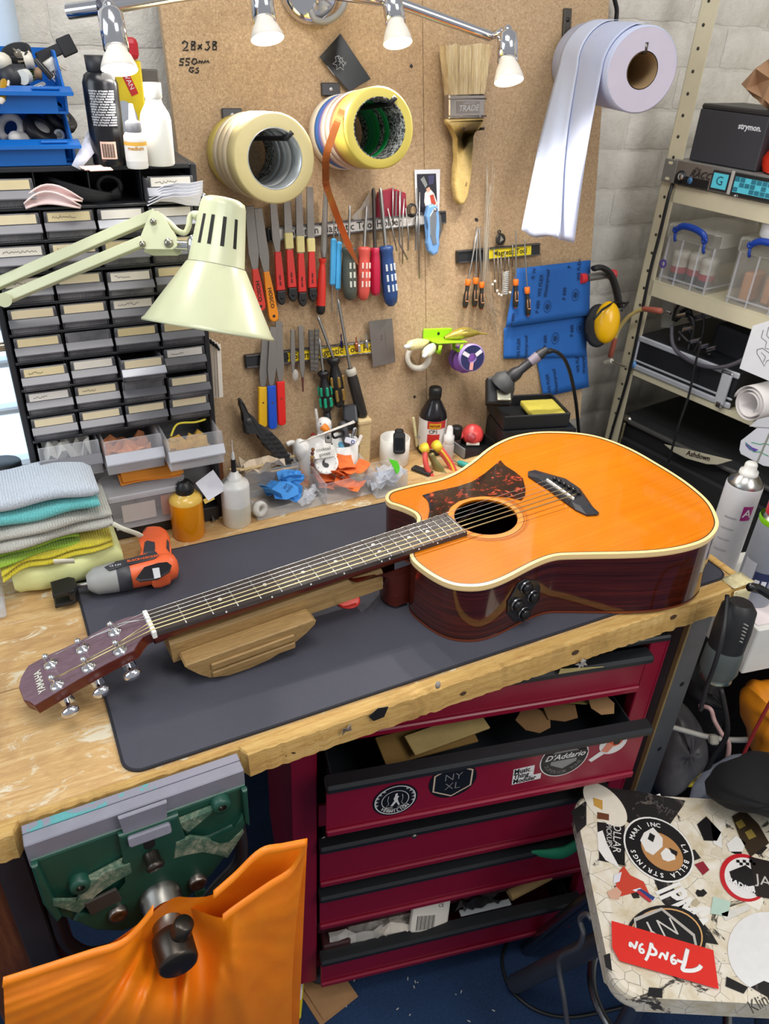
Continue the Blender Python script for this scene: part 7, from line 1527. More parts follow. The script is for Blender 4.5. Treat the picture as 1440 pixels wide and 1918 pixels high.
G().box((.25,-.335,-.012),(.497,.05,.006),CM,.001).ob('drawer_front',CRED,tc); G().box((.25,-.345,-.006),(.45,.012,.014),CM,.003).ob('pull_strip',CHB,tc); G().box((.25,-.650,-.014),(.497,.03,.004),CM,.001).ob('rail',mt('#3a0a18',.5),tc)
G().lathe([(0,.002),(.0042,.0015),(.0045,0)],CM@T(.152,-.394,.0165),14,cap=False).ob('rivet',metal('#9a958c',.4),tc)
G().box((.0,-.37,-.0195),(.0,.0,.0),CM) if False else None
c=CP(613,1560,.0); g=G(); g.stroke([(0.002,-.385),(.010,-.378),(.012,-.388),(.018,-.384)],.002,CM,.001,z=-.004); g.ob('paint_chip',mt('#d8cfcf',.6),tc)
for s_ in (.02,.48):
    for e_ in (-.04,-.33):
        p=CM@Vector((s_,0,e_)); G().lathe([(.030,-.011),(.0335,-.006),(.0335,.006),(.030,.011)],axis(Vector((p.x,p.y,FLZ+.0345)),Vector((p.x,p.y,FLZ+.0345))+cu),24).ob('castor',RUBBER,tc); G().box((p.x,p.y,FLZ+.045),(.03,.03,.0),None) if False else None; G().lathe([(.035,0),(.045,.004),(.045,.008),(.02,.016)],T(p.x,p.y,CBm-.016),24).ob('castor_plate',CHB,tc)
p=Z(610,1885,FLZ); o=thing('cardboard_pad','folded brown cardboard pad on the carpet under the left castor','cardboard',p); M=T(p.x+.01,p.y+.03,FLZ)@RZ(.2); CARD=mt('#a97f55',.8,0,.12,40); one_=G().box((0,0,.0016),(.085,.10,.003),M,.0006).ob('flap',CARD,o); G().box((.004,-.002,.0062),(.075,.09,.003),M@RX(.03),.0006).ob('flap',CARD,o)
o=thing('paint_tube','yellow and white packet with bar code on the carpet left of the chest','packet',Z(556,1880,FLZ)); M=T(*(Z(553,1876,FLZ)+Vector((0,0,.012))))@RZ(1.1); G().prism(rrect(.07,.028,.005,4),.012,M,.004,z0=-.006,seg=2).ob('packet_body',mt('#e3cf2b',.35),o); G().prism(rrect(.036,.024,.003,3,.012),.0005,M,z0=.0062).ob('label',LW,o)
g=G()
for k in range(12): g.box((.0+.0022*k,0,.0072),(.0009+.0005*(k%3==0),.016,.0003),M)
g.ob('bar_code',BLACK,o)
# stickers on the second drawer
SE=.0484
def SP(px,py): p=CP(px,py,SE); return (p.x,p.y)
def stk(par,pts,mat,M,z,nm='sticker',h=.0003): return G().prism(pts,h,M,z0=z).ob(nm,mat,par)
def ringtext(g,txt,c,a,b,t0,t1,size,M,z,out=True,bold=.0002):
    K=len(txt)
    for k,ch in enumerate(txt):
        if ch==' ': continue
        t=t0+(t1-t0)*(k+.5)/K; p=Vector(c)+Vector(a)*cos(t)+Vector(b)*sin(t); tg=(-Vector(a)*sin(t)+Vector(b)*cos(t))*(1 if t1>t0 else -1); ang=math.atan2(tg.y,tg.x)
        g.text(ch,size,M@T(p.x,p.y,z)@RZ(ang),h=.0002,bold=bold)
SBK=mt('#111216',.4,0,.06); SWH=mt('#e6e4e2',.45); SGR=mt('#8d8d8c',.45)
def disc(c,r,n=32): return [(c[0]+r*cos(2*pi*k/n),c[1]+r*sin(2*pi*k/n)) for k in range(n)]
def ringp_(g,c,r0,r1,M,z,n=40): return g.lathe([(r1,z),(r0,z)][::-1],M@T(c[0],c[1],0),n,cap=False,sm=False)
c=SP(740,1498); r=.034; stk(D2,disc(c,r),SBK,CM,SE)
g=G(); ringp_(g,c,r*.86,r*.91,CM,SE+.0006); ringp_(g,c,r*.58,r*.61,CM,SE+.0006); ringtext(g,'VERMILION',c,(r*.73,0),(0,r*.73),R_(215),R_(325),.008,CM,SE+.0004); ringtext(g,'*****',c,(r*.73,0),(0,r*.73),R_(200),R_(120),.011,CM,SE+.0004); ringtext(g,'*****',c,(r*.73,0),(0,r*.73),R_(60),R_(-20),.011,CM,SE+.0004)
g.prism([(c[0]+x*r,c[1]+y*r) for x,y in ((-.02,.38),(.06,.44),(.10,.36),(.06,.28),(.16,.20),(.10,.10),(.12,-.05),(.22,-.35),(.16,-.38),(.05,-.12),(-.10,-.38),(-.2,-.36),(-.04,-.05),(-.08,.12),(-.02,.24))],.0003,CM,z0=SE+.0004)
for s_ in (-1,1): g.tube([CM@Vector((c[0]+s_*r*x,c[1]+r*y,SE+.0006)) for x,y in ((.30,.3),(.34,.05),(.28,-.2),(.42,-.4),(.1,-.48))],.0004,4)
g.ob('print',SWH,D2)
c=SP(848,1462); r=.037; stk(D2,disc(c,r),SBK,CM,SE)
hexg=lambda k,r0,a0=30:[(c[0]+r0*cos(R_(a0+60*i)),c[1]+r0*sin(R_(a0+60*i))) for i in range(6)]
stk(D2,hexg(0,r*.94),mt('#d9c2a8',.5),CM,SE+.0003); stk(D2,hexg(0,r*.86),mt('#14161c',.4),CM,SE+.0006)
g=G(); g.text('NY',.021,CM@T(c[0],c[1]+.009,SE+.0008),bold=-.0003); g.text('XL',.021,CM@T(c[0],c[1]-.011,SE+.0008),bold=-.0003); g.ob('print',SGR,D2)
c=SP(987,1450); SM=CM@T(c[0],c[1],0)@RZ(.05); g=G()
for k,(w,L) in enumerate((('Music',.031),('Thing',.031),('Modular',.044))): g.box((-.022+L/2,.0115-.0112*k,SE+.00015),(L+.003,.0125,.0003),SM)
g.ob('sticker',SWH,D2); g=G()
for k,w in enumerate(('Music','Thing','Modular')): g.text(w,.0138,SM@T(-.022,.0115-.0112*k,SE+.0003),align='LEFT',bold=.0004,sx=.8)
g.ob('print',SBK,D2)
c=SP(1058,1414); c=(c[0],c[1]-.007); r=.040; stk(D2,disc(c,r),SWH,CM,SE); stk(D2,disc(c,r*.95),SBK,CM,SE+.0003); stk(D2,[(c[0]+.62*r*cos(R_(90+60*i)),c[1]+.06*r+.62*r*sin(R_(90+60*i))) for i in range(6)],SGR,CM,SE+.0006)
g=G(); ringtext(g,'SUPERIOR TONE',c,(r*.76,0),(0,r*.76),R_(198),R_(342),.0095,CM,SE+.0007); g.ob('print',mt('#6f6f6e',.5),D2)
G().prism(rrect(.076,.017,.008,4,c[0],c[1]+.006),.0003,CM,z0=SE+.0009).ob('print_band',SBK,D2); g=G(); g.text("D'Addario",.0165,CM@T(c[0],c[1]+.006,SE+.0012),shear=.3,bold=.0003,sx=.95); g.ob('print',SWH,D2)
c=SP(1150,1386); c=(c[0],c[1]-.006); r=.026; G().prism([(c[0]+r*1.0*cos(t)*.9,c[1]+r*.95*sin(t)) for t in [2*pi*k/28 for k in range(28)]],.0003,CM,z0=SE).ob('sticker',SWH,D2); stk(D2,[(c[0]-.020,c[1]-.016),(c[0]-.008,c[1]-.020),(c[0]-.030,c[1]-.036),(c[0]-.036,c[1]-.03)],SWH,CM,SE)
stk(D2,disc((c[0]+.003,c[1]+.005),r*.5),mt('#e2572a',.4),CM,SE+.0003,'print'); stk(D2,[(c[0]-.010,c[1]+.004),(c[0]+.002,c[1]-.006),(c[0]-.006,c[1]-.020),(c[0]-.018,c[1]-.014)],mt('#d9836a',.4),CM,SE+.0005,'print'); stk(D2,[(c[0]-.001,c[1]+.006),(c[0]+.012,c[1]+.004),(c[0]+.010,c[1]-.004),(c[0]+.001,c[1]-.004)],SBK,CM,SE+.0007,'print')
# contents of the open drawers
def inpt(s,z,e): return CM@Vector((s,z,e))
BRN=mt('#9a7b4d',.85,0,.15,40)
for k,(s,z,e,w,d,rz,col,lab,nm) in enumerate(((.17,-.215,-.02,.15,.05,.1,'#8a6a35','flat tan card folder lying in the open second drawer','card'),(.20,-.200,-.015,.13,.035,.2,'#b39a62','longer pale wood offcut on the card folder in the open drawer','offcut'),(.24,-.20,-.09,.12,.05,.0,'#6d5a40','brown card strip at the back of the open second drawer','card'),(.30,-.215,-.11,.03,.05,.4,'#2a6fc0','small blue scrap in the open second drawer','scrap'),(.11,-.215,-.13,.03,.03,.2,'#1f5eae','blue packet corner deep in the open second drawer','packet'))):
    one(G().box((0,0,0),(w,.004,d),CM@T(s,z,e)@RY(rz)@RX(.12),.0008),'card_piece' if nm=='card' else nm+'_piece',mt(col,.8,0,.12,40),lab,nm)
for k,(s,e,r,rz) in enumerate(((.345,-.02,.03,.2),(.395,-.03,.034,1.0),(.43,-.05,.036,2.0),(.37,-.07,.032,.6),(.45,-.01,.024,2.6))):
    rr=random.Random(k); pts=[(r*rr.uniform(.7,1.1)*cos(2*pi*i/7),r*rr.uniform(.7,1.1)*sin(2*pi*i/7)) for i in range(7)]
    one(G().prism(pts,.0014,CM@T(s,-.212+.006*k,e)@RX(-pi/2+.25*sin(k*2))@RZ(rz),.0003),'torn_sandpaper',mt(('#8f6b45','#86633f','#9b8b4e','#8b6a44','#94714a')[k],.9,0,.12,60),('front left','middle','rear right','rear left','front right')[k]+' of the torn brown sandpaper pieces in the second drawer','sandpaper','torn sandpaper in the second drawer')
PB=clear('#d9d4cc',.42,.25)
def inD5(nm,s,z,e,size,mat,lab,cat,seed,n=8,rz=0): return one(G().grid([[CM@Vector((s+(b-.5)*size[0],z+size[2]*random.Random(seed*100+i*10+j).random(),e+(a-.5)*size[1])) for j,b in enumerate([k/(n-1) for k in range(n)])] for i,a in enumerate([k/(n-1) for k in range(n)])],.0008,sm=False),nm,mat,lab,cat)
inD5('plastic_bag',.075,-.705,-.02,(.11,.06,.05),PB,'crinkled clear bag at the left of the bottom drawer','bag',3); inD5('white_packet',.155,-.700,-.02,(.09,.06,.035),mt('#d9cfc2',.5,0,.05),'creased white packet in the bottom drawer','packet',4,5); 
o=thing('barcode_packet','white packet with printed bar code standing in the bottom drawer','packet',inpt(.20,-.70,-.01)); M=CM@T(.205,-.668,-.008)@RZ(-.25)@RX(-.5); G().prism(rrect(.075,.06,.006,4),.012,M,.004,seg=2).ob('packet_body',mt('#e0d8cc',.5,0,.04),o); g=G()
for k in range(14): g.box((-.026+.0026*k,-.012,.0124),(.0010+.0006*(k%3==0),.026,.0003),M)
g.ob('bar_code',BLACK,o); g=G(); g.text('CE',.009,M@T(.018,.018,.0125)); g.ob('lettering',BLACK,o)
inD5('foil_bag',.30,-.700,-.03,(.09,.06,.05),mt('#2f2d2c',.2,.5,.3,60),'shiny black crumpled bag in the middle of the bottom drawer','bag',6); one(G().box((.315,-.682,.0),(.10,.004,.012),CM@T(0,0,0)@RZ(.0),.001),'clear_strip',clear('#cfd3d6',.5,.2),'pale clear plastic strip lying across the bottom drawer','strip')
one(G().cyl(inpt(.365,-.672,-.01),inpt(.47,-.655,-.03),.013,.015,18),'cardboard_tube',mt('#b08f5c',.8),'brown cardboard tube at the right of the bottom drawer','tube'); one(G().box((.032,-.685,-.015),(.05,.03,.05),CM,.003),'dark_box',mt('#3a1a1c',.35),'small dark red box at the left end of the bottom drawer','box'); 
g=G(); 
for k in range(11): g.box((.42+.0032*k,-.650,-.055),(.0016,.03,.002),CM@RZ(.0))
one(g,'bristle_strip',mt('#8a8680',.5),'grey bristle strip at the back of the bottom drawer','brush',None,'stuff')
P_=smooth_pts([inpt(.375,-.515,.012),inpt(.41,-.524,.016),inpt(.44,-.526,.018),inpt(.47,-.514,.014),inpt(.50,-.505,.012)],5); g=G(); g.tube(P_,[.004+.011*sin(pi*i/(len(P_)-1)) for i in range(len(P_))],10,flat=.5); one(g,'green_glove',mt('#1f8a63',.6,0,.08),'green rubber glove trapped in the fourth drawer','glove')
g=G(); a=CP(1085,1260,.02); g.grid([[CM@Vector((a.x+.05*(u-.5)*1.4,a.y+.006+.012*v-.01*u*v,.022+.002*v)) for u in (0,.3,.6,1)] for v in (0,.5,1)],.0006,sm=False); one(g,'masking_scrap',mt('#c9b877',.6),'torn masking tape stuck on the top drawer pull','tape')
# ================================================================== STOOL
SZ=-.35; A_=Z(1072,1487,SZ); B_=Z(1150,1858,SZ); su=(B_-A_); sl_=su.length; su.normalize(); sv=Vector((-su.y,su.x,0)); sv=sv if sv.x>0 else -sv
SF=frame(A_,sv,(0,0,1)); SI=SF.inverted()
def ST(px,py): p=SI@Z(px,py,SZ); return (p.x,p.y)
st=thing('stool','low square stool whose seat is covered in worn music stickers','stool',A_+sv*.16+su*.15+Vector((0,0,FLZ-SZ)))
ys=-1 if (SI@B_).y<0 else 1
m,n=base('sticker_paper','#d9ccb2',.4); v=n.co(); f=n.noise(v,26,5,.65,1.0); 
vo=n.new('ShaderNodeTexVoronoi'); vo.feature='DISTANCE_TO_EDGE'; vo.inputs['Scale'].default_value=34; n.l(v,vo.inputs['Vector']); cr_=n.ramp(vo.outputs['Distance'],[(.0,'#000000'),(.02,'#ffffff')]); 
c1=n.ramp(f,[(.3,'#cdbd9c'),(.5,'#e0d5bf'),(.7,'#ece5d8')]); f3=n.noise(n.co(),11,6,.7,1.2); c1=n.mix(n.ramp(f3,[(.60,'#000000'),(.63,'#ffffff')]),c1,'#4a443c'); c1=n.mix(n.mix(.75,'#000000',n.ramp(f,[(.45,'#000000'),(.5,'#ffffff')])),c1,n.mix(cr_,'#5a5144',c1)); n.l(c1,n.b.inputs['Base Color']); SPAP=m
G().prism([(x,y) for x,y in rrect(.345,sl_+.01,.035,7,.1725,ys*(sl_/2))],.036,SF,.011,z0=-.036,seg=3,sm=False).ob('seat',SPAP,st)
LEG=metal('#8f9196',.3); ctr=SF@Vector((.17,ys*sl_/2,0))
for dx,dy in ((-1,-1),(1,-1),(-1,1),(1,1)):
    a=SF@Vector((.17+dx*.07,ys*sl_/2+dy*.07,-.036)); b=SF@Vector((.17+dx*.17,ys*sl_/2+dy*.17,FLZ-SZ+.002)); G().cyl(a,b,.014,n=16).ob('leg',LEG,st)
G().tube(smooth_pts([SF@Vector((.17+.11*cos(t),ys*sl_/2+.11*sin(t),-.30)) for t in [2*pi*k/12 for k in range(12)]],4,True),.008,8,True).ob('foot_ring',LEG,st)
a=Z(965,1842,FLZ+.02); G().cyl(SF@Vector((.06,ys*.17,-.10)),a,.017,n=16).ob('leg',mt('#5d6068',.35,.6),st)
z_=.0002
def sp(pts,col,z=1,nm='sticker',rough=.35,mm=None): return G().prism([ST(*p) for p in pts],.0003,SF,z0=z*.0004).ob(nm,mm or mt(col,rough,0,.06,60),st)
def el(cx,cy,ax,ay,bx,by,n=36): return [(cx+ax*cos(2*pi*k/n)+bx*sin(2*pi*k/n),cy+ay*cos(2*pi*k/n)+by*sin(2*pi*k/n)) for k in range(n)]
m,n=base('worn_black','#1a1718',.4); v=n.co(); f=n.noise(v,40,6,.75,1.0); n.l(n.ramp(f,[(.56,'#1b1819'),(.62,'#6a5f58')]),n.b.inputs['Base Color']); WBK=m
sp([(1112,1472),(1190,1482),(1283,1500),(1280,1508),(1245,1558),(1218,1565),(1175,1540),(1142,1517),(1115,1490)],'#1a1718',1,mm=WBK)
sp([(1070,1520),(1098,1500),(1098,1545),(1080,1562)],'#1a1718',1,mm=WBK); sp([(1118,1540),(1170,1545),(1170,1622),(1122,1612)],'#151416',1); sp([(1118,1560),(1128,1556),(1136,1580),(1146,1600),(1160,1626),(1134,1612),(1120,1592)],'#ece8e2',2)
sp(el(1133,1508,40,32,10,-26),'#e8dfce',2); sp([(1110,1495),(1128,1500),(1128,1518),(1112,1510)],'#c99a4a',3); sp([(1118,1522),(1140,1526),(1140,1538),(1118,1534)],'#6b3f28',3)
def sdir(p0,p1):
    a,b=Vector(ST(*p0)),Vector(ST(*p1)); return a,math.atan2((b-a).y,(b-a).x),(b-a).length
def stext(t,p0,p1,size,col,z,**k):
    a,an,L=sdir(p0,p1); g=G(); g.text(t,size,SF@T((a.x+Vector(ST(*p1)).x)/2,(a.y+Vector(ST(*p1)).y)/2,z*.0004)@RZ(an),h=.0002,**k); return g.ob('print',mt(col,.4),st)
stext('OLLAR',(1155,1545),(1154,1598),.017,'#dedad4',3,sx=1.0); stext('PICKUPS',(1139,1540),(1141,1592),.0115,'#dedad4',3)
stext('CAMP',(1205,1492),(1262,1528),.018,'#4f484a',3)
# oval strings sticker
ec=(1233,1593); ea=(54,50); eb=(38,-36)
for k,(s,col) in enumerate(((1.0,'#ece9e4'),(.95,'#121113'))): sp(el(*ec,ea[0]*s,ea[1]*s,eb[0]*s,eb[1]*s),col,4+k)
sp(el(ec[0]+6,ec[1]+4,ea[0]*.62,ea[1]*.62,eb[0]*.55,eb[1]*.55),'#b98652',6); sp([(1205,1562),(1222,1552),(1240,1572),(1240,1588),(1222,1604),(1208,1596),(1198,1576)],'#e6e2dc',7); sp([(1236,1600),(1246,1590),(1262,1600),(1264,1612),(1250,1616),(1240,1612)],'#e9e5df',7); sp([(1252,1590),(1268,1598),(1266,1606),(1256,1600)],'#141315',8); sp([(1216,1562),(1226,1568),(1222,1580),(1212,1574)],'#1b191a',8)
g=G(); c_=Vector(ST(*ec)); av=Vector(ST(ec[0]+ea[0]*.79,ec[1]+ea[1]*.79))-c_; bv=Vector(ST(ec[0]+eb[0]*.77,ec[1]+eb[1]*.77))-c_
ringtext(g,'LA BELLA STRINGS',c_,av,bv,R_(68),R_(-128),.0105,SF,.0026); ringtext(g,'MARI INC',c_,av,bv,R_(-150),R_(-238),.0105,SF,.0026); g.ob('print',mt('#f0eeea',.4),st)
# flag figure, letters, racing sticker
sp([(1160,1632),(1168,1623),(1180,1640),(1205,1652),(1216,1676),(1190,1672),(1160,1680),(1152,1664)],'#c9432f',2); sp([(1150,1640),(1164,1634),(1160,1652),(1148,1656)],'#dfdde4',3); sp([(1136,1672),(1154,1662),(1164,1672),(1158,1686),(1142,1684)],'#d3a58c',3); sp([(1184,1668),(1198,1664),(1228,1684),(1222,1690)],'#e6e6ea',3); sp([(1192,1668),(1200,1666),(1226,1682),(1222,1688)],'#2c3f7a',4); sp([(1190,1672),(1196,1669),(1220,1688),(1216,1692)],'#b8323a',5)
stext('IPMA',(1238,1652),(1318,1758),.060,'#e9e6e0',3,bold=.002,sx=.55)
sp([(1222,1640),(1250,1652),(1330,1745),(1345,1770),(1320,1766),(1240,1690)],'#6e675c',2,mm=WBK)
sp(el(1393,1645,42,24,18,-38),'#c4232b',3); sp(el(1395,1646,36,20,15,-33),'#e7e2de',4); sp([(1365,1634),(1395,1622),(1412,1634),(1412,1660),(1385,1664),(1370,1652)],'#1f1b1d',5); stext('RADIUM',(1370,1652),(1410,1672),.011,'#f0eeea',6,bold=.0004)
for k in range(6): sp([(1378+6*k,1612+(k%2)*5),(1384+6*k,1613+(k%2)*5),(1384+6*k,1618+(k%2)*5),(1378+6*k,1617+(k%2)*5)],'#151416',6)
sp([(1402,1606),(1440,1615),(1475,1630),(1470,1690),(1415,1680)],'#27201f',6); stext('JAU',(1420,1650),(1460,1662),.024,'#c9c2bb',7)
sp(el(1437,1785,74,-4,10,76),'#e6e4e2',2); sp([(1405,1850),(1430,1838),(1460,1850),(1440,1870)],'#1c1a1b',3,mm=WBK)
for pts,col in (([(1305,1545),(1322,1530),(1350,1560),(1342,1576),(1318,1575)],'#1b191a'),([(1330,1540),(1350,1556),(1352,1590),(1336,1582)],'#e7e4dd'),([(1370,1530),(1392,1518),(1420,1545),(1440,1580),(1405,1606),(1385,1570)],'#3b2f22'),([(1360,1582),(1378,1566),(1396,1580),(1390,1596),(1366,1596)],'#e9e6e0'),([(1300,1620),(1316,1614),(1328,1630),(1316,1640)],'#8e2430'),([(1335,1680),(1368,1690),(1362,1718),(1330,1712)],'#b8d0c0'),([(1350,1712),(1400,1694),(1405,1704),(1358,1726)],'#d9d5cc'),([(1360,1830),(1400,1850),(1392,1862),(1358,1848)],'#191718'),([(1275,1600),(1300,1592),(1312,1608),(1290,1616)],'#23201f')): sp(pts,col,3)
rr=random.Random(90)
for k in range(46):
    x,y=rr.uniform(1090,1430),rr.uniform(1490,1870)
    if x<1085+(y-1490)*.2+22 or y>1800+(x-1150)*.13: continue
    R0_=rr.uniform(7,22); n_=rr.randint(5,8); sp([(x+R0_*rr.uniform(.5,1.2)*cos(2*pi*i/n_),y+R0_*rr.uniform(.4,1.0)*sin(2*pi*i/n_)) for i in range(n_)],rr.choice(['#2a2624','#1c1a1b','#efe8da','#c9b896','#8d8069','#e9e4dc','#5a5146','#b9ab90','#d9cdb6']),.55+.0004*k)
sp([(1376,1542),(1388,1536),(1396,1548),(1384,1554)],'#8f7a3c',4); sp([(1394,1560),(1406,1554),(1416,1568),(1402,1574)],'#8f7a3c',4)
# hexagon sticker and the red one over it
sp(el(1247,1757,75,8,-8,60),'#121113',4); sp(el(1247,1757,68,7,-7,54),'#d9a468',5); sp(el(1247,1757,65,7,-7,51),'#131214',6); sp([(1186,1722),(1238,1702),(1300,1752),(1308,1790),(1250,1800),(1190,1770)],'#b9b2a8',7); sp([(1190,1728),(1238,1708),(1296,1756),(1302,1785),(1250,1795),(1194,1768)],'#141315',8)
stext('NY',(1256,1736),(1212,1744),.036,'#cfcac2',9,bold=-.0004)
o_=sp([(1144,1728),(1334,1783),(1344,1856),(1159,1803),(1145,1778)],'#df2b20',11); g=G(); cpx=lambda x,y:ST(1040+x*.2778,1450+y*.2778)
for st_,w in (([(975,1303),(960,1322),(925,1336),(885,1338),(850,1330),(862,1290),(872,1245),(885,1192)],.0058),([(870,1285),(840,1278),(812,1266)],.0045),([(770,1262),(800,1268),(805,1285),(785,1290),(775,1270),(780,1245),(800,1232)],.0036),([(752,1212),(745,1240),(738,1262),(728,1235),(712,1222),(700,1240),(694,1255)],.0036),([(600,1268),(612,1250),(630,1200),(640,1150),(650,1180),(672,1205),(668,1228),(640,1228),(625,1215)],.0042),([(560,1190),(585,1196),(588,1214),(570,1216),(560,1196),(566,1168),(585,1158)],.0034),([(545,1140),(538,1165),(528,1186),(515,1165),(500,1150),(496,1170),(508,1172)],.0036)):
    g.tube([SF@Vector((*cpx(p.x,p.y),.0051)) for p in smooth_pts([(x,y,0) for x,y in st_],4)],w*.5,8,flat=.12,up=sv+su*.3)
g.ob('print',mt('#f2efec',.4),st)
sp([(1130,1790),(1142,1786),(1146,1820),(1134,1812)],'#151416',2); sp([(1215,1850),(1240,1852),(1240,1870),(1212,1866)],'#151416',2); stext('Kline',(1405,1890),(1440,1868),.02,'#3b352e',3,shear=.3)
# ---- rod, cables and floor bits
g=G(); P_=smooth_pts([X(1108,1722,.60),X(1098,1712,.60),X(1086,1722,.60),X(1092,1750,.60),X(1082,1775,.60),X(1052,1790,.60),X(1046,1810,.60),X(1056,1870,.60),X(1066,1945,.60)],6); g.tube(P_,.0042,8); one(g,'metal_rod',mt('#7d7c7c',.35,.7),'bent grey metal hook rod beside the stool legs','rod')
g=G(); g.tube(smooth_pts([Z(950,1765,FLZ+.004),Z(940,1800,FLZ+.004),Z(955,1850,FLZ+.004),Z(1000,1890,FLZ+.004),Z(1060,1905,FLZ+.004),Z(1130,1895,FLZ+.004),Z(1200,1878,FLZ+.004)],6),.0035,8); one(g,'floor_cable',BLACK,'thin black cable curving over the blue carpet by the stool','cable')
rr=random.Random(77)
for k in range(16):
    p=Z(rr.uniform(600,930),rr.uniform(1830,1915),FLZ+.001); M=T(*p)@RZ(rr.uniform(0,3)); one(G().box((0,0,.0004),(rr.uniform(.002,.006),.0016,.0008),M),'floor_scrap',mt('#c9c6c0',.7),'tiny pale shaving lying on the blue carpet before the chest','scrap','pale shavings on the carpet')
# ================================================================== RIGHT-HAND SHELVING
SA=R_(8.5); ru=Vector((sin(SA),-cos(SA),0)); rn=Vector((-cos(SA),-sin(SA),0)); RO=Vector((1.25,1.215,0)); RM=frame(RO,ru,rn); RI=RM.inverted()
def RP(px,py,e=0): return RI@hit(px,py,RO+rn*e,rn)
def RW(px,py,e=0): return hit(px,py,RO+rn*e,rn)
SHC=mt('#d9d0b2',.5,0,.06,30); GRY=mt('#8e8b87',.5,.4)
sh_=thing('shelving_unit','cream slotted-angle metal shelving along the right wall','shelving',RO+Vector((.2,-.35,FLZ)))
def upright(s,e0):
    g=G(); g.box((s,.05,e0-.001),(.036,1.80,.002),RM).box((s-.017,.05,e0-.018),(.002,1.80,.036),RM); u=g.ob('upright',SHC,sh_)
    for k in range(30):
        z=-.08+.0365*k
        if z<-.1 or z>.95: continue
        G().lathe([(.0032,.0002),(.0028,.0005),(0,.0004)],RM@T(s-.003,z,e0),10).ob('bolt_hole',mt('#3a362e',.6),u)
upright(.0,0); upright(.0,-.40); upright(.93,0); upright(.93,-.40)
for z in (.457,.270,.072,-.62):
    G().box((.465,z-.001,-.2),(.925,.002,.40),RM).ob('shelf',SHC,sh_); lh=.031 if z>.2 else .012; G().box((.465,z-.001-lh/2,-.001),(.905,lh,.002),RM,.0005).ob('shelf_lip',SHC,sh_)
SHZ=.4585
# rack unit with screens
o=thing('rack_module','low grey rack unit with blue-lit screens at the front of the top shelf','rack unit',RM@Vector((.16,SHZ,-.05)))
z0,z1=.4585,.503; zc=(z0+z1)/2
G().box((.17,zc,-.06),(.33,z1-z0-.001,.13),RM,.001).ob('case',GRY,o); G().box((-.0,zc,.007),(.03,z1-z0-.003,.003),RM,.001).ob('rack_ear',GRY,o)
for z in (z0+.008,z1-.008): G().prism(rrect(.010,.005,.0024,4,0,z),.0006,RM,z0=.0088).ob('ear_slot',mt('#e3dbb8',.5),o)
G().box((.055,zc,.0065),(.080,z1-z0-.003,.003),RM,.0005).ob('face_panel',mt('#8f8780',.4,.5),o)
G().box((.055,zc-.012,.0085),(.076,.016,.001),RM).ob('face_band',mt('#17181b',.4),o)
G().lathe([(.011,.008),(.011,.0095),(.007,.010),(.007,.0105)],RM@T(.030,zc-.006,0),22).ob('socket',BLACK,o); G().lathe([(.0062,.0105),(.004,.012),(0,.0118)],RM@T(.030,zc-.006,0),18).ob('socket_core',CHROME,o); G().lathe([(.0055,.008),(.005,.0105),(0,.011)],RM@T(.052,zc-.010,0),16,sq=1.2).ob('knob',mt('#3f6f9c',.3),o)
g=G(); g.text('the',.011,RM@T(.062,zc+.012,.0086),shear=.4); g.text('RACC',.017,RM@T(.072,zc+.003,.0096),shear=.35,bold=.0003); g.ob('lettering',mt('#2c2623',.5),o)
LCD,nn=base('lcd','#4fb3c4',.3,emit=('#57c4d4',.22))
G().box((.115,zc-.001,.0075),(.036,z1-z0-.010,.002),RM,.0005).ob('screen_bezel',mt('#2a2a2c',.4),o); G().box((.115,zc-.001,.0088),(.031,.026,.0008),RM).ob('screen',LCD,o); g=G(); g.text('G',.022,RM@T(.115,zc-.001,.0094)); g.ob('lettering',mt('#1d4f63',.4),o)
G().box((.138,zc,.0085),(.006,z1-z0-.004,.004),RM,.001).ob('divider',mt('#b9b5ae',.4),o); G().box((.20,zc-.001,.0075),(.115,z1-z0-.006,.002),RM,.0005).ob('screen_bezel',mt('#1d1d20',.4),o); G().box((.20,zc-.001,.0088),(.11,.026,.0008),RM).ob('screen',LCD,o)
g=G(); rr=random.Random(8)
for a in range(9):
    for b in range(3):
        if rr.random()<.5: g.box((.150+.011*a,zc-.009+.0085*b,.0093),(.0095,.0075,.0003),RM)
g.ob('screen_blocks',mt('#2c7c92',.4),o); g=G(); g.prism([(.151,zc-.0195),(.155,zc-.0215),(.155,zc-.0175)],.0005,RM,z0=.0088); g.tube([RM@Vector((.1575,zc-.0215,.0092)),RM@Vector((.1585,zc-.0195,.0092)),RM@Vector((.1575,zc-.0175,.0092))],.0004,4); g.ob('speaker_symbol',LW,o)
# dark carton
DGB=mt('#3b3b40',.5,0,.08,30); o=thing('dark_carton','charcoal carton with small white lettering on the rack unit','carton',RM@Vector((.10,.504,-.06)))
zb_=.5036; zt_=.592; G().box((.098,(zb_+zt_)/2,-.072),(.142,zt_-zb_,.13),RM,.0015).ob('carton_body',DGB,o); G().box((.099,zt_+.004,-.073),(.143,.010,.132),RM@RX(.0),.003).ob('lid',mt('#2e2c2c',.45),o); c=RP(1387,234,-.006); g=G(); g.text('strymon.',.0135,RM@T(.137,zt_-.020,-.0068),bold=.0004,sx=.95); g.ob('lettering',LW,o)
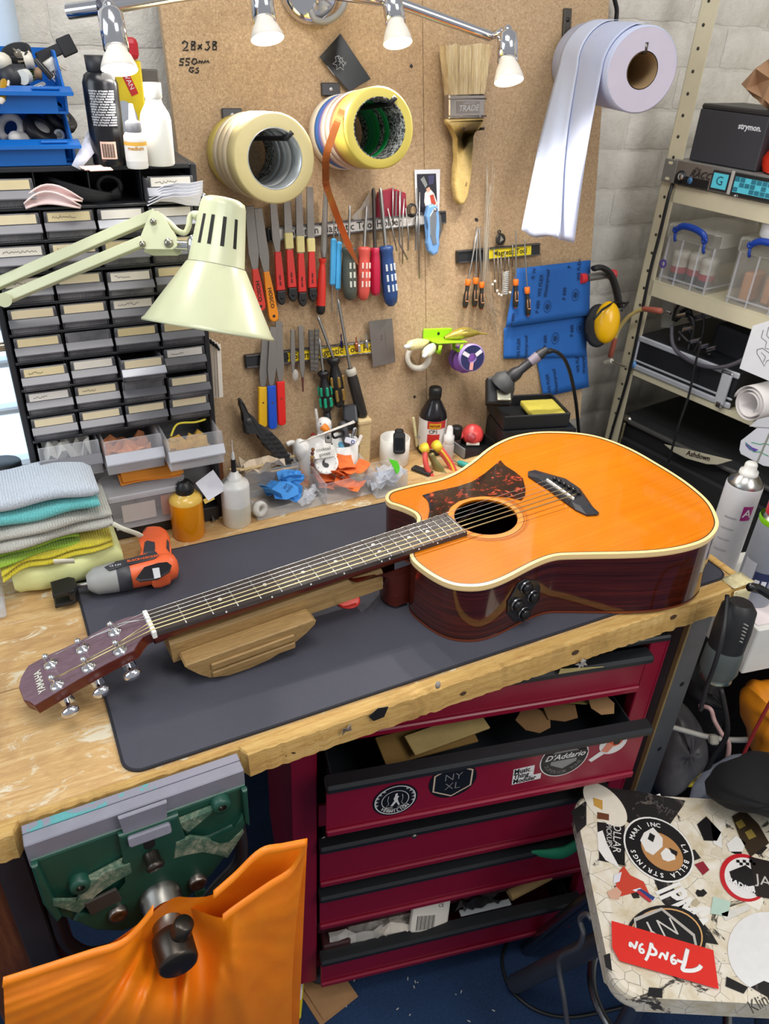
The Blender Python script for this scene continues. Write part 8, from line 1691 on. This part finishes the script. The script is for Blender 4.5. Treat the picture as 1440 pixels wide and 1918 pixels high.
# red bag and brown paper bag
o=thing('red_bag','crumpled orange-red fabric pouch at the right end of the rack unit','pouch',RM@Vector((.21,.504,-.05))); rr=random.Random(31); rows=[]
for i in range(9):
    t=i/8; rows.append([RM@Vector((.200+(.032+.012*sin(t*7))*cos(a)*(1-.25*t)+.003*rr.uniform(-1,1),.505+.085*t,-.05+.045*sin(a)*(1-.3*t)+.003*rr.uniform(-1,1))) for a in [2*pi*k/16 for k in range(17)]])
g=G(); g.grid(rows[::-1],0); g.add(rows[-1][:16],[list(range(16))]); g.ob('pouch',mt('#e23316',.5,0,.1,30),o)
o=thing('paper_bag','crumpled brown paper bag leaning in from the upper right','bag',RW(1430,150,-.05)); pts=[(1390,158),(1414,128),(1440,112),(1470,100)],[(1396,166),(1420,158),(1446,150),(1475,150)],[(1412,180),(1430,185),(1450,188),(1478,200)],[(1425,195),(1442,205),(1458,212),(1480,230)]; g=G(); g.grid([[RW(x,y,-.03+.02*((i+j)%2)) for j,(x,y) in enumerate(r)] for i,r in enumerate(pts)],.002,sm=False); g.ob('paper',mt('#b08a68',.8,0,.12,40),o); a=RW(1440,200,-.04); G().box((.245,.65,-.06),(.09,.09,.05),RM,.01).ob('bag_body',mt('#b08a68',.8,0,.12,40),o)
# clear boxes with blue handles
CB=clear('#e6e4dc',.10,.2); BH_=mt('#17409f',.3,0,.06)
def hbox(s0,s1,z0,h,d,label):
    o=thing('clear_storage_box',label,'box',RM@Vector(((s0+s1)/2,z0,-d/2)),'clear boxes with blue handles'); t=.002; w=s1-s0; cx_=(s0+s1)/2; hb=h-.028
    G().box((cx_,z0+t/2+.0005,-d/2),(w-.014,t,d-.014),RM,.0005).ob('base',CB,o); 
    for e in (-.005,-d+.005): G().box((cx_,z0+hb/2,e),(w-.006,hb,t),RM,.0006).ob('wall',CB,o)
    for s in (s0+.005,s1-.005): G().box((s,z0+hb/2,-d/2),(t,hb,d-.010),RM,.0006).ob('wall',CB,o)
    for s in (s0+.010,s0+w*.36,s0+w*.70,s1-.004):
        G().box((s,z0+hb/2,-.002),(.003,hb,.004),RM,.0008).ob('rib',FROST,o)
    G().box((cx_,z0+.012,-.003),(w-.01,.003,.004),RM,.0006).ob('rib',FROST,o); G().box((s1-.003,z0+.012,-d/2),(.003,.003,d-.01),RM,.0006).ob('rib',FROST,o)
    G().prism(rrect(w+.004,d+.004,.014,5,cx_,-d/2),.024,RM@Matrix(((1,0,0,0),(0,0,1,z0+hb),(0,1,0,0),(0,0,0,1))),.003,seg=2).ob('lid',CB,o)
    hz=z0+h-.004; pth=[(s0+w*.22,hz-.022,.006),(s0+w*.22,hz-.006,.008),(s0+w*.34,hz+.004,.010),(s0+w*.55,hz+.005,.011),(s0+w*.74,hz-.001,.010),(s0+w*.80,hz-.012,.008),(s0+w*.80,hz-.030,.006)]
    h_=G(); h_.tube([RM@Vector(p) for p in smooth_pts(pth[1:6],5)],[.005]*2+[.0065]*17+[.005]*2,8,flat=.6); hd=h_.ob('handle',BH_,o)
    for p,q_ in ((pth[1],pth[0]),(pth[5],pth[6])):
        a=RM@Vector(p); G().lathe([(.002,.0),(.0062,.0),(.0062,.004),(.002,.004),(.002,0)],axis(a-rn*.001,a+rn*.003),16,cap=False).ob('pivot',BH_,hd); G().tube([a,RM@Vector(q_),RM@Vector((q_[0]+.002,q_[1]-.006,q_[2]-.002))],.003,6).ob('latch',BH_,hd)
    return o
hbox(.020,.140,.2705,.118,.17,'left clear box with blue handle holding round jars, on the middle shelf'); o2=hbox(.180,.320,.2705,.125,.17,'right clear box with blue handle, cut by the picture edge, on the middle shelf')
c=RP(1247,504,.0); g=G(); g.lathe([(.0085,.0005),(.0045,.0006)],RM@T(.031,.308,.0015),20,cap=False); one(g,'purple_sticker',mt('#5a3fa0',.5),'round purple sticker on the left clear box','sticker')
for k,(s,e) in enumerate(((.045,-.035),(.078,-.045),(.113,-.035),(.06,-.10))):
    P=RM@Vector((s,.2735,e)); o=thing('jar',('left','middle','right','rear')[k]+' small jar with white-edged lid inside the left clear box','jar',P,'jars in the left clear box'); r=.0165; G().lathe([(r*.95,0),(r,.003),(r,.018)],T(*P),22).ob('base_band',mt('#3a4450',.4,0,.2,60),o); G().lathe([(r*1.01,.018),(r*1.01,.030)],T(*P),22,cap=False).ob('red_band',mt('#b0364a',.4),o); G().lathe([(r*.98,.030),(r*.98,.046),(r*1.05,.047),(r*1.05,.058),(r*.95,.060),(0,.060)],T(*P),22).ob('lid',mt('#d6d2c6',.4),o)
o=thing('jar','white-lidded jar standing on the right clear box at the picture edge','jar',RM@Vector((.24,.39,-.055))); P=RM@Vector((.24,.3965,-.055)); G().lathe([(.046,0),(.048,.003),(.048,.03),(.046,.034),(0,.034)],T(*P),32).ob('lid',WHITE,o)
for k,(s,e) in enumerate(((.210,-.04),(.245,-.06),(.28,-.03))): one(G().box((s,.2745+.03,e),(.02,.055,.05),RM@T(0,0,0),.004),'brown_packet',mt('#b98a66',.7,0,.15,40),('front left','middle','right')[k]+' brown packet inside the right clear box','packet','packets in the right clear box')
# aluminium case and cables
o=thing('flight_case','black case with aluminium edges and corner clasp on the lower shelf','case',RM@Vector((.13,.074,-.1))); ALU=mt('#c9ccd4',.3,.25,.05); y0,y1=.074,.150; s0,s1=.012,.262; dd=.26
G().box(((s0+s1)/2,(y0+y1)/2,-dd/2),(s1-s0-.004,y1-y0-.004,dd),RM,.002).ob('case_body',mt('#14161c',.6,0,.1),o)
for z in (y0+.006,y1-.006): G().box(((s0+s1)/2,z,.001),(s1-s0,.012,.006),RM,.002).ob('edge_trim',ALU,o)
G().box(((s0+s1)/2,y0+.020,.001),(s1-s0,.004,.003),RM,.001).ob('edge_trim',ALU,o); G().box(((s0+s1)/2,y1-.001,-dd/2),(s1-s0,.004,dd),RM,.001).ob('lid_panel',mt('#1a1c22',.5),o); G().box((s0+.002,(y0+y1)/2,.001),(.008,y1-y0,.006),RM,.002).ob('edge_trim',ALU,o)
G().sph((s0+.003,y0+.010,.003),(.009,.009,.006),14,0,RM).ob('corner_cap',mt('#5b8fc4',.35),o); G().box((s1-.022,(y0+y1)/2-.002,.006),(.022,.066,.008),RM,.003,seg=2).ob('clasp',ALU,o); G().box((s1-.020,y0+.004,.010),(.014,.012,.006),RM,.002).ob('clasp_hook',CHROME,o); G().box((s1-.022,y1-.004,.010),(.026,.006,.006),RM,.002).ob('clasp_hinge',CHROME,o)
def cab_(pts,r,mat,name,label,cat='cable'): return one(G().tube(smooth_pts([RW(*p) for p in pts],6),r,8),name,mat,label,cat)
GC=mt('#55525a',.5); BC=mt('#17171a',.5)
cab_([(1258,610,-.02),(1262,650,.0),(1300,680,.01),(1350,688,.012),(1400,668,.01),(1424,630,.0),(1408,598,-.01),(1370,585,-.02),(1325,590,-.03),(1290,598,-.04)],.0042,GC,'grey_cable','thick grey cable looped over the black case')
cab_([(1260,600,-.03),(1268,575,-.03),(1290,562,-.03),(1312,572,-.03),(1318,610,-.03),(1308,650,-.03)],.003,BC,'black_loop','black cable arching above the case')
for k,pts in enumerate(([(1265,600,-.03),(1280,590,-.02),(1298,600,-.02),(1292,640,-.02),(1270,620,-.01)],[(1270,640,-.01),(1285,610,-.03),(1300,640,-.02),(1330,665,-.01)],[(1275,585,-.04),(1290,580,-.03),(1296,610,-.03),(1288,660,-.02)])): cab_(pts,.0042,BC,'plug_lead',('first','second','third')[k]+' tangled black plug lead heaped on the case')
for k,(x,y) in enumerate(((1270,592),(1280,618),(1312,650),(1325,655),(1295,640))): one(G().cyl(RW(x,y,-.005),RW(x+16,y-4,-.005),.0045,n=10),'jack_plug',CHROME,('leftmost','second','third','rightmost','lowest')[k]+' silver jack plug in the cable heap on the case','plug','jack plugs on the case')
one(G().box((.20,.185,-.12),(.13,.065,.12),RM@RZ(-.05),.01,seg=2),'dark_bag',mt('#15161f',.7,0,.2,30),'dark navy soft bag behind the cables on the lower shelf','bag'); one(G().box((.075,.19,-.06),(.03,.08,.004),RM@RZ(.25),.001),'plastic_sheet',clear('#c9c6c0',.35,.3),'grey translucent plastic panel standing behind the case','panel')
cab_([(1298,662,.02),(1312,640,.02),(1300,690,.02),(1290,740,.02),(1270,800,.03),(1252,865,.03)],.0025,BC,'thin_lead','thin black lead hanging straight down in front of the case and amplifier')
g=G(); g.tube(smooth_pts([RW(1268,325,-.02),RW(1254,362,.010),RW(1235,440,.012),RW(1215,520,.012),RW(1180,690,.012),RW(1140,830,.012),RW(1128,900,.012)],8),.0035,8); one(g,'upright_cable',BC,'long black cable running down beside the cream shelf upright','cable')
o=thing('patch_cable','short cream patch cable with two red-brown plugs beside the ear defenders','cable',RW(1165,620,.02)); e=.03
G().tube(smooth_pts([RW(1150,640,e),RW(1158,618,e),RW(1175,595,e),RW(1195,582,e),RW(1208,579,e)],6),.0042,8).ob('lead',mt('#d9c07a',.5),o); PLG=mt('#a85a48',.45)
for a,b in (((1152,632),(1141,675)),((1204,578),(1248,584))): G().lathe([(.0045,0),(.0058,.008),(.0062,.03),(.0062,.045),(.004,.047)],axis(RW(*a,e),RW(*b,e)),14).ob('plug',PLG,o)
G().cyl(RW(1248,584,e),RW(1256,587,e),.003,n=10).ob('plug_tip',CHROME,o); G().cyl(RW(1134,680,e),RW(1146,676,e),.006,n=12).ob('jack_end',mt('#e0dccf',.4),o); G().cyl(RW(1146,678,e),RW(1172,687,e),.003,n=10).ob('jack_tip',metal('#d6d3c8',.3),o)
# drawings and roll of paper
o=thing('drawing_sheet','white sheet with pen outlines of a guitar body hanging at the right edge','drawing',RW(1420,660,.05)); e=.05; M=frame(RW(1420,660,e),ru,rn); MI=M.inverted(); q=lambda x,y:tuple((MI@RW(x,y,e)).xy)
G().prism([q(1410,610),q(1475,590),q(1480,730),q(1385,690)],.0006,M).ob('paper',mt('#e6e7ec',.6,0,.03),o); g=G()
for st in ([(1430,618),(1426,632),(1436,640),(1433,652),(1445,655)],[(1440,612),(1436,628),(1446,640)],[(1418,655),(1428,652),(1440,660),(1446,672),(1436,676),(1432,686),(1424,672),(1418,662),(1418,655)],[(1426,660),(1434,668),(1430,678)]): g.stroke([q(*p) for p in st],.0012,M,.001)
g.ob('pen_lines',mt('#55565a',.6),o)
o=thing('paper_tube','loosely rolled white paper lying on the edge of the lower shelf','paper roll',RW(1410,755,.03)); a=RW(1402,757,.05); b=RW(1475,740,-.06); A_=axis(a,b); L=.16; rows=[]
sp_=[]; 
for k in range(70):
    t=k/69; an=t*2*pi*2.6; r=.036-.017*t; sp_.append((r*cos(an),r*sin(an)))
G().grid([[A_@Vector((x,y,0)) for x,y in sp_],[A_@Vector((x,y,L)) for x,y in sp_]],.0009).ob('roll',mt('#dcd6d4',.6,0,.03),o)
o=thing('colour_drawing','white sheet with a purple and green guitar sketch at the right edge','drawing',RW(1420,840,.06)); e=.07; M=frame(RW(1420,840,e),ru,rn); MI=M.inverted(); q=lambda x,y:tuple((MI@RW(x,y,e)).xy)
G().prism([q(1385,842),q(1388,825),q(1420,800),q(1480,800),q(1480,880),q(1430,872),q(1388,850)],.0008,M).ob('paper',mt('#d9dae2',.6,0,.03),o); G().prism([q(1440,800),q(1405,798),q(1420,785),q(1480,770),q(1480,800)],.0008,M,z0=.002).ob('paper',mt('#cfd0d6',.6,0,.03),o)
G().prism([q(1397,828),q(1402,832),q(1410,838),q(1421,842),q(1414,846),q(1404,842),q(1397,834)],.0004,M,z0=.001).ob('sketch_fill',mt('#6a45a6',.5),o); g=G(); g.stroke([q(*p) for p in ((1397,828),(1403,836),(1412,846),(1424,846),(1440,854))],.0016,M,.0016); g.stroke([q(*p) for p in ((1408,828),(1424,832),(1432,830),(1445,834))],.0014,M,.0016); g.ob('sketch_line',mt('#3fa87a',.5),o)
# amplifier
o=thing('guitar_amplifier','black guitar amplifier with silver top bar and pale name badge under the shelf','amplifier',RM@Vector((.2,-.60,-.15))); AB=mt('#16171a',.75,0,.15,200,.4,500); G().box((.255,-.315,-.15),(.50,.55,.26),RM,.012,seg=2).ob('cabinet',AB,o); GR=mt('#1c1d1f',.9,0,.2,600,.5,900); G().box((.255,-.335,-.012),(.47,.48,.012),RM,.004).ob('grille_cloth',GR,o)
G().box((.255,-.055,-.015),(.46,.010,.010),RM,.003,seg=2).ob('top_bar',mt('#70706f',.35,.6),o); G().box((.020,-.050,-.014),(.028,.014,.014),RM,.004).ob('corner_cap',metal('#c9c6c0',.3),o); G().box((.022,-.30,-.008),(.004,.48,.004),RM,.001).ob('side_trim',mt('#a89f7a',.4,.5),o)
e=-.003; M=frame(RW(1310,850,e),ru,rn); MI=M.inverted(); q=lambda x,y:tuple((MI@RW(x,y,e)).xy); bp_=[q(1245,832),q(1262,836),q(1290,842),q(1330,852),q(1372,862),q(1345,870),q(1325,869),q(1285,858),q(1262,846)]
G().prism(bp_,.0025,M,.0006).ob('name_badge',mt('#c9c2aa',.35,0),o); g=G(); c=q(1308,853); a,b=Vector(q(1280,846)),Vector(q(1340,862)); an=math.atan2((b-a).y,(b-a).x); g.text('Ashdown',.0165,M@T(c[0],c[1],.0027)@RZ(an),shear=.35,bold=.0005,sx=.9); g.ob('lettering',mt('#2b1d19',.4),o)
# dark boxes on the bottom shelf and floor clutter
one(G().box((.25,.0,-.22),(.40,.085,.2),RM,.004),'dark_box',mt('#1c1b1b',.6,0,.15,30),'dark equipment box in the shadow above the amplifier','box') if False else None
one(G().box((.48,-.735,-.20),(.80,.21,.30),RM,.008),'storage_chest',mt('#17171a',.65,0,.2,30),'long black storage chest on the floor beneath the shelving','chest')
# white carton, spray cans
ct=Vector((1.13,.655,-.21)); o=thing('white_carton','white carton standing beyond the right end of the bench, carrying spray cans','carton',ct); CTM=T(*ct)@RZ(R_(-10)); G().box((.03,0,.05),(.26,.20,.098),CTM,.002).ob('carton_body',mt('#dcdad4',.6,0,.05),o); G().box((.03,-.03,.1002),(.25,.12,.001),CTM,.0002).ob('lid_flap',mt('#e4d9da',.6,0,.05),o)
cp=Vector((1.13,.655,-.43)); o=thing('plinth_crate','dark crate under the white carton right of the bench','crate',Vector((1.23,.63,FLZ))); G().box((0.09,0,-.32+.0),(.13,.17,.636),T(1.13,.655,-.2105)@RZ(R_(-10)),.003).ob('crate_body',mt('#1f1e20',.7,0,.2,25),o)
def can(P,h,r,col,label,cap): 
    o=thing('spray_can',label,'spray can',P); M=T(*P); G().lathe([(r*.97,0),(r,.004),(r,h*.80),(r*.98,h*.815)],M,32).ob('body',mt(col,.35,0,.06,60),o); G().lathe([(r*.97,h*.815),(r*.92,h*.84),(r*.55,h*.895),(r*.5,h*.90)],M,32,cap=False).ob('shoulder',metal('#a9a8a4',.3),o)
    if cap=='n': G().lathe([(r*.52,h*.90),(r*.5,h*.93),(r*.34,h*.935),(r*.34,h*.985),(r*.26,h),(0,h)],M,20).ob('nozzle',mt('#d5d3ce',.4),o)
    else: G().lathe([(r*.98,h*.80),(r*1.02,h*.835),(r*.98,h*.86)],M,32,cap=False).ob('green_ring',mt('#7fc41c',.4),o); G().lathe([(r*.8,h*.89),(r*.82,h*1.06),(r*.7,h*1.08),(0,h*1.08)],M,28).ob('cap',mt('#c42a3c',.35),o)
    return o
P1_=Z(1358,1072,-.108); P1_=Vector((P1_.x,P1_.y+.02,-.108)); o=can(P1_,.215,.030,'#d6d6da','white spray can with grey nozzle and magenta square beside the guitar','n'); fa=math.atan2(CC.y-P1_.y,CC.x-P1_.x); patch(o,P1_,.0304,fa+.35,fa+.95,.118,.146,mt('#a51f7a',.4)); on_cyl(o,P1_,1,.0306,'A',.132,fa+.65,.022,LW); 
for k in range(5): patch(o,P1_,.0303,fa-.5,fa+.2,.03+.022*k,.033+.022*k,mt('#b6b6bc',.5),'small_print')
G().cyl(P1_+Vector((.012,0,.205)),P1_+Vector((.055,.02,.30)),.0016,n=6).ob('straw',mt('#6f7266',.5),o)
P2_=Z(1402,1128,-.108); P2_=Vector((P2_.x+.016,P2_.y+.01,-.108)); o=can(P2_,.190,.031,'#8e939e','grey spray can with green ring and red cap at the right edge','c'); fa=math.atan2(CC.y-P2_.y,CC.x-P2_.x); patch(o,P2_,.0314,fa-1.0,fa-.25,.01,.085,mt('#c3c7d2',.4)); patch(o,P2_,.0314,fa-.2,fa+.6,.03,.07,mt('#2d355e',.4)); patch(o,P2_,.0316,fa-.1,fa+.15,.035,.055,LW); patch(o,P2_,.0316,fa+.25,fa+.5,.035,.055,LW)
# rotary tool hanging from the bench end
a=D(1388,1128,1.09); b=D(1330,1295,1.16); o=thing('rotary_tool','grey and black rotary tool hanging under the right end of the bench','power tool',b); A_=axis(a,b); L=(b-a).length
G().lathe([(.016,0),(.024,.01),(.026,L*.28),(.025,L*.48)],A_,24).ob('motor_cap',mt('#1b1b1d',.5),o); G().lathe([(.0245,L*.48),(.026,L*.52),(.027,L*.72),(.022,L*.80)],A_,24,cap=False).ob('body',mt('#4c5350',.45,0,.12,40),o); G().lathe([(.0225,L*.79),(.023,L*.83),(.017,L*.86)],A_,24,cap=False).ob('lock_ring',metal('#9fb0a6',.35),o); G().lathe([(.017,L*.84),(.013,L*.92),(.007,L*.96),(.006,L)],A_,20).ob('nose',mt('#202022',.5),o)
vd=(CC-(a+b)/2).normalized(); ax_d=(b-a).normalized(); sd=ax_d.cross(vd).normalized()
for k in range(6):
    c=a+ax_d*L*(.20+.035*k)+vd*.0235-sd*.010; G().box((0,0,0),(.018,.0022,.003),frame(c,-sd+ax_d*.25,vd-sd*.4),.0008).ob('vent_rib',mt('#85837c',.5),o)
g=G(); g.tube(smooth_pts([D(1362,1115,1.08),D(1355,1180,1.06),D(1340,1240,1.07),D(1322,1290,1.10),D(1312,1330,1.12)],6),.0032,8); one(g,'hanging_lead',BC,'black lead hanging in front of the rotary tool','cable')
g=G(); rr=random.Random(13); c=D(1400,1120,1.06); g.tube(smooth_pts([D(1404,1100,1.04),D(1420,1102,1.05),D(1450,1120,1.06)],5),[.006]*11 if False else .006,8); one(g,'taped_strap',mt('#141416',.3,0,.2,80),'shiny black taped strap at the right corner of the bench','strap')
FLD=lambda x,y,d:D(x,y,d)
def fl(pts,r,mat,name,label,cat='cable'): return one(G().tube(smooth_pts([D(*p) for p in pts],6),r,8),name,mat,label,cat)
fl([(1225,1352,1.45),(1280,1368,1.45),(1335,1382,1.44),(1390,1386,1.42),(1460,1380,1.40)],.0052,mt('#dedcd2',.45),'white_tube','white plastic tube running behind the bench leg','tube'); fl([(1310,1322,1.40),(1330,1328,1.38),(1338,1350,1.38),(1352,1375,1.36),(1365,1395,1.36),(1358,1440,1.37),(1348,1470,1.38)],.004,mt('#c9a4a0',.5),'pink_cable','dusty pink cable looping round the white tube'); fl([(1350,1290,1.30),(1362,1370,1.31),(1335,1420,1.33),(1300,1490,1.36)],.0045,BC,'thick_lead','thick black lead falling past the white tube'); fl([(1445,1310,1.28),(1418,1360,1.3),(1394,1410,1.32),(1385,1440,1.33)],.003,mt('#8e2024',.5),'red_cable','thin red cable in front of the orange bag')
one(G().box((0,0,0),(.016,.018,.016),frame(D(1336,1385,1.435),CAMX,-CAMZ),.003),'tube_clip',mt('#cfcabb',.5),'cream clip holding the white tube','clip')
def heap(name,poly,d,bulge,mat,label,cat,seed,kind=None):      # soft bulging thing: a closed crumpled shell of real depth
    rr=random.Random(seed); P=smooth_pts([D(x,y,d) for x,y in poly],3,True); c=sum(P,Vector((0,0,0)))/len(P); g=G(); K=len(P); rings=[]
    for k,(s,o_) in enumerate(((.0,-1),(.35,-.93),(.65,-.75),(.88,-.4),(1,0),(.9,.45),(.6,.8),(0,1))):
        rings.append([c+(p-c)*s+CAMZ*bulge*o_+Vector([rr.uniform(-1,1)*.11*bulge for _ in range(3)]) for p in P])
    g.grid([r+[r[0]] for r in rings],0); return one(g,name,mat,label,cat,None,None,1)
heap('orange_sack',[(1398,1285),(1420,1274),(1460,1270),(1490,1330),(1480,1440),(1425,1435),(1408,1390),(1394,1330)],1.36,.06,mt('#e08a1e',.35,0,.15,30,.6,50),'bulging orange plastic sack at the right picture edge','sack',3)
heap('grey_bag',[(1236,1330),(1262,1300),(1300,1330),(1325,1380),(1320,1440),(1290,1470),(1240,1500),(1215,1440)],1.62,.06,mt('#6d6a6c',.3,0,.3,30,.7,40),'shiny grey crumpled bag on the floor behind the bench leg','bag',5); heap('black_sack',[(1262,1235),(1320,1230),(1400,1250),(1420,1330),(1400,1420),(1330,1440),(1290,1350),(1258,1290)],1.62,.06,mt('#19191b',.5,0,.25,30,.6,40),'dark black rubbish sack behind the rotary tool','sack',6)
heap('jacket',[(1322,1488),(1340,1450),(1390,1425),(1460,1410),(1520,1470),(1510,1540),(1430,1530),(1350,1505)],1.22,.07,mt('#121214',.9,0,.2,40),'black folded jacket lying behind the stool','jacket',8); heap('striped_cloth',[(1290,1500),(1310,1460),(1350,1425),(1400,1410),(1390,1450),(1345,1500)],1.33,.03,mt('#8d92a0',.8,0,.2,60),'grey patterned cloth under the black jacket','cloth',9)
g=G()
for k in range(4): g.tube([D(1290+ (20+2*k)*cos(a),1452+(18-3*k)*sin(a)+3*k,1.62) for a in [2*pi*j/16 for j in range(16)]],.005,7,True)
one(g,'yellow_cable',mt('#c9b41c',.5),'coil of yellow cable on the floor behind the stool','cable'); P=Z(1240,1500,FLZ); 
o=thing('waste_bin','pale grey bin beside the bench leg behind the stool','bin',Vector((1.0,.84,FLZ))); P=Vector((.985,.86,FLZ)); G().lathe([(.075,0),(.085,.005),(.10,.24),(.104,.245),(.098,.245),(.083,.01),(0,.008)],T(*P),36).ob('bin_body',mt('#8b8782',.6,0,.1),o)
o=thing('shelf_foot','dark brown floor board unit under the bench end','cabinet',Vector((1.10,1.05,FLZ))); G().box((1.08,1.05,-.55),(.20,.16,.58),None,.003).ob('panel',mt('#2b2422',.7,0,.15,25),o); G().lathe([(.018,0),(.016,.012),(.008,.014),(.008,.02)],axis(Vector((1.03,.97,-.40)),Vector((1.03,.95,-.40))),20).ob('knob',mt('#b9b096',.5),o)
one(G().tube(smooth_pts([Y(1146,-40,WALLY-.02),Y(1150,-5,WALLY-.02),Y(1155,20,WALLY-.02),Y(1152,50,WALLY-.02),Y(1148,90,WALLY-.02)],5),.004,8),'wall_cable',BC,'black cable on the wall behind the paper roll, beside the board edge','cable')
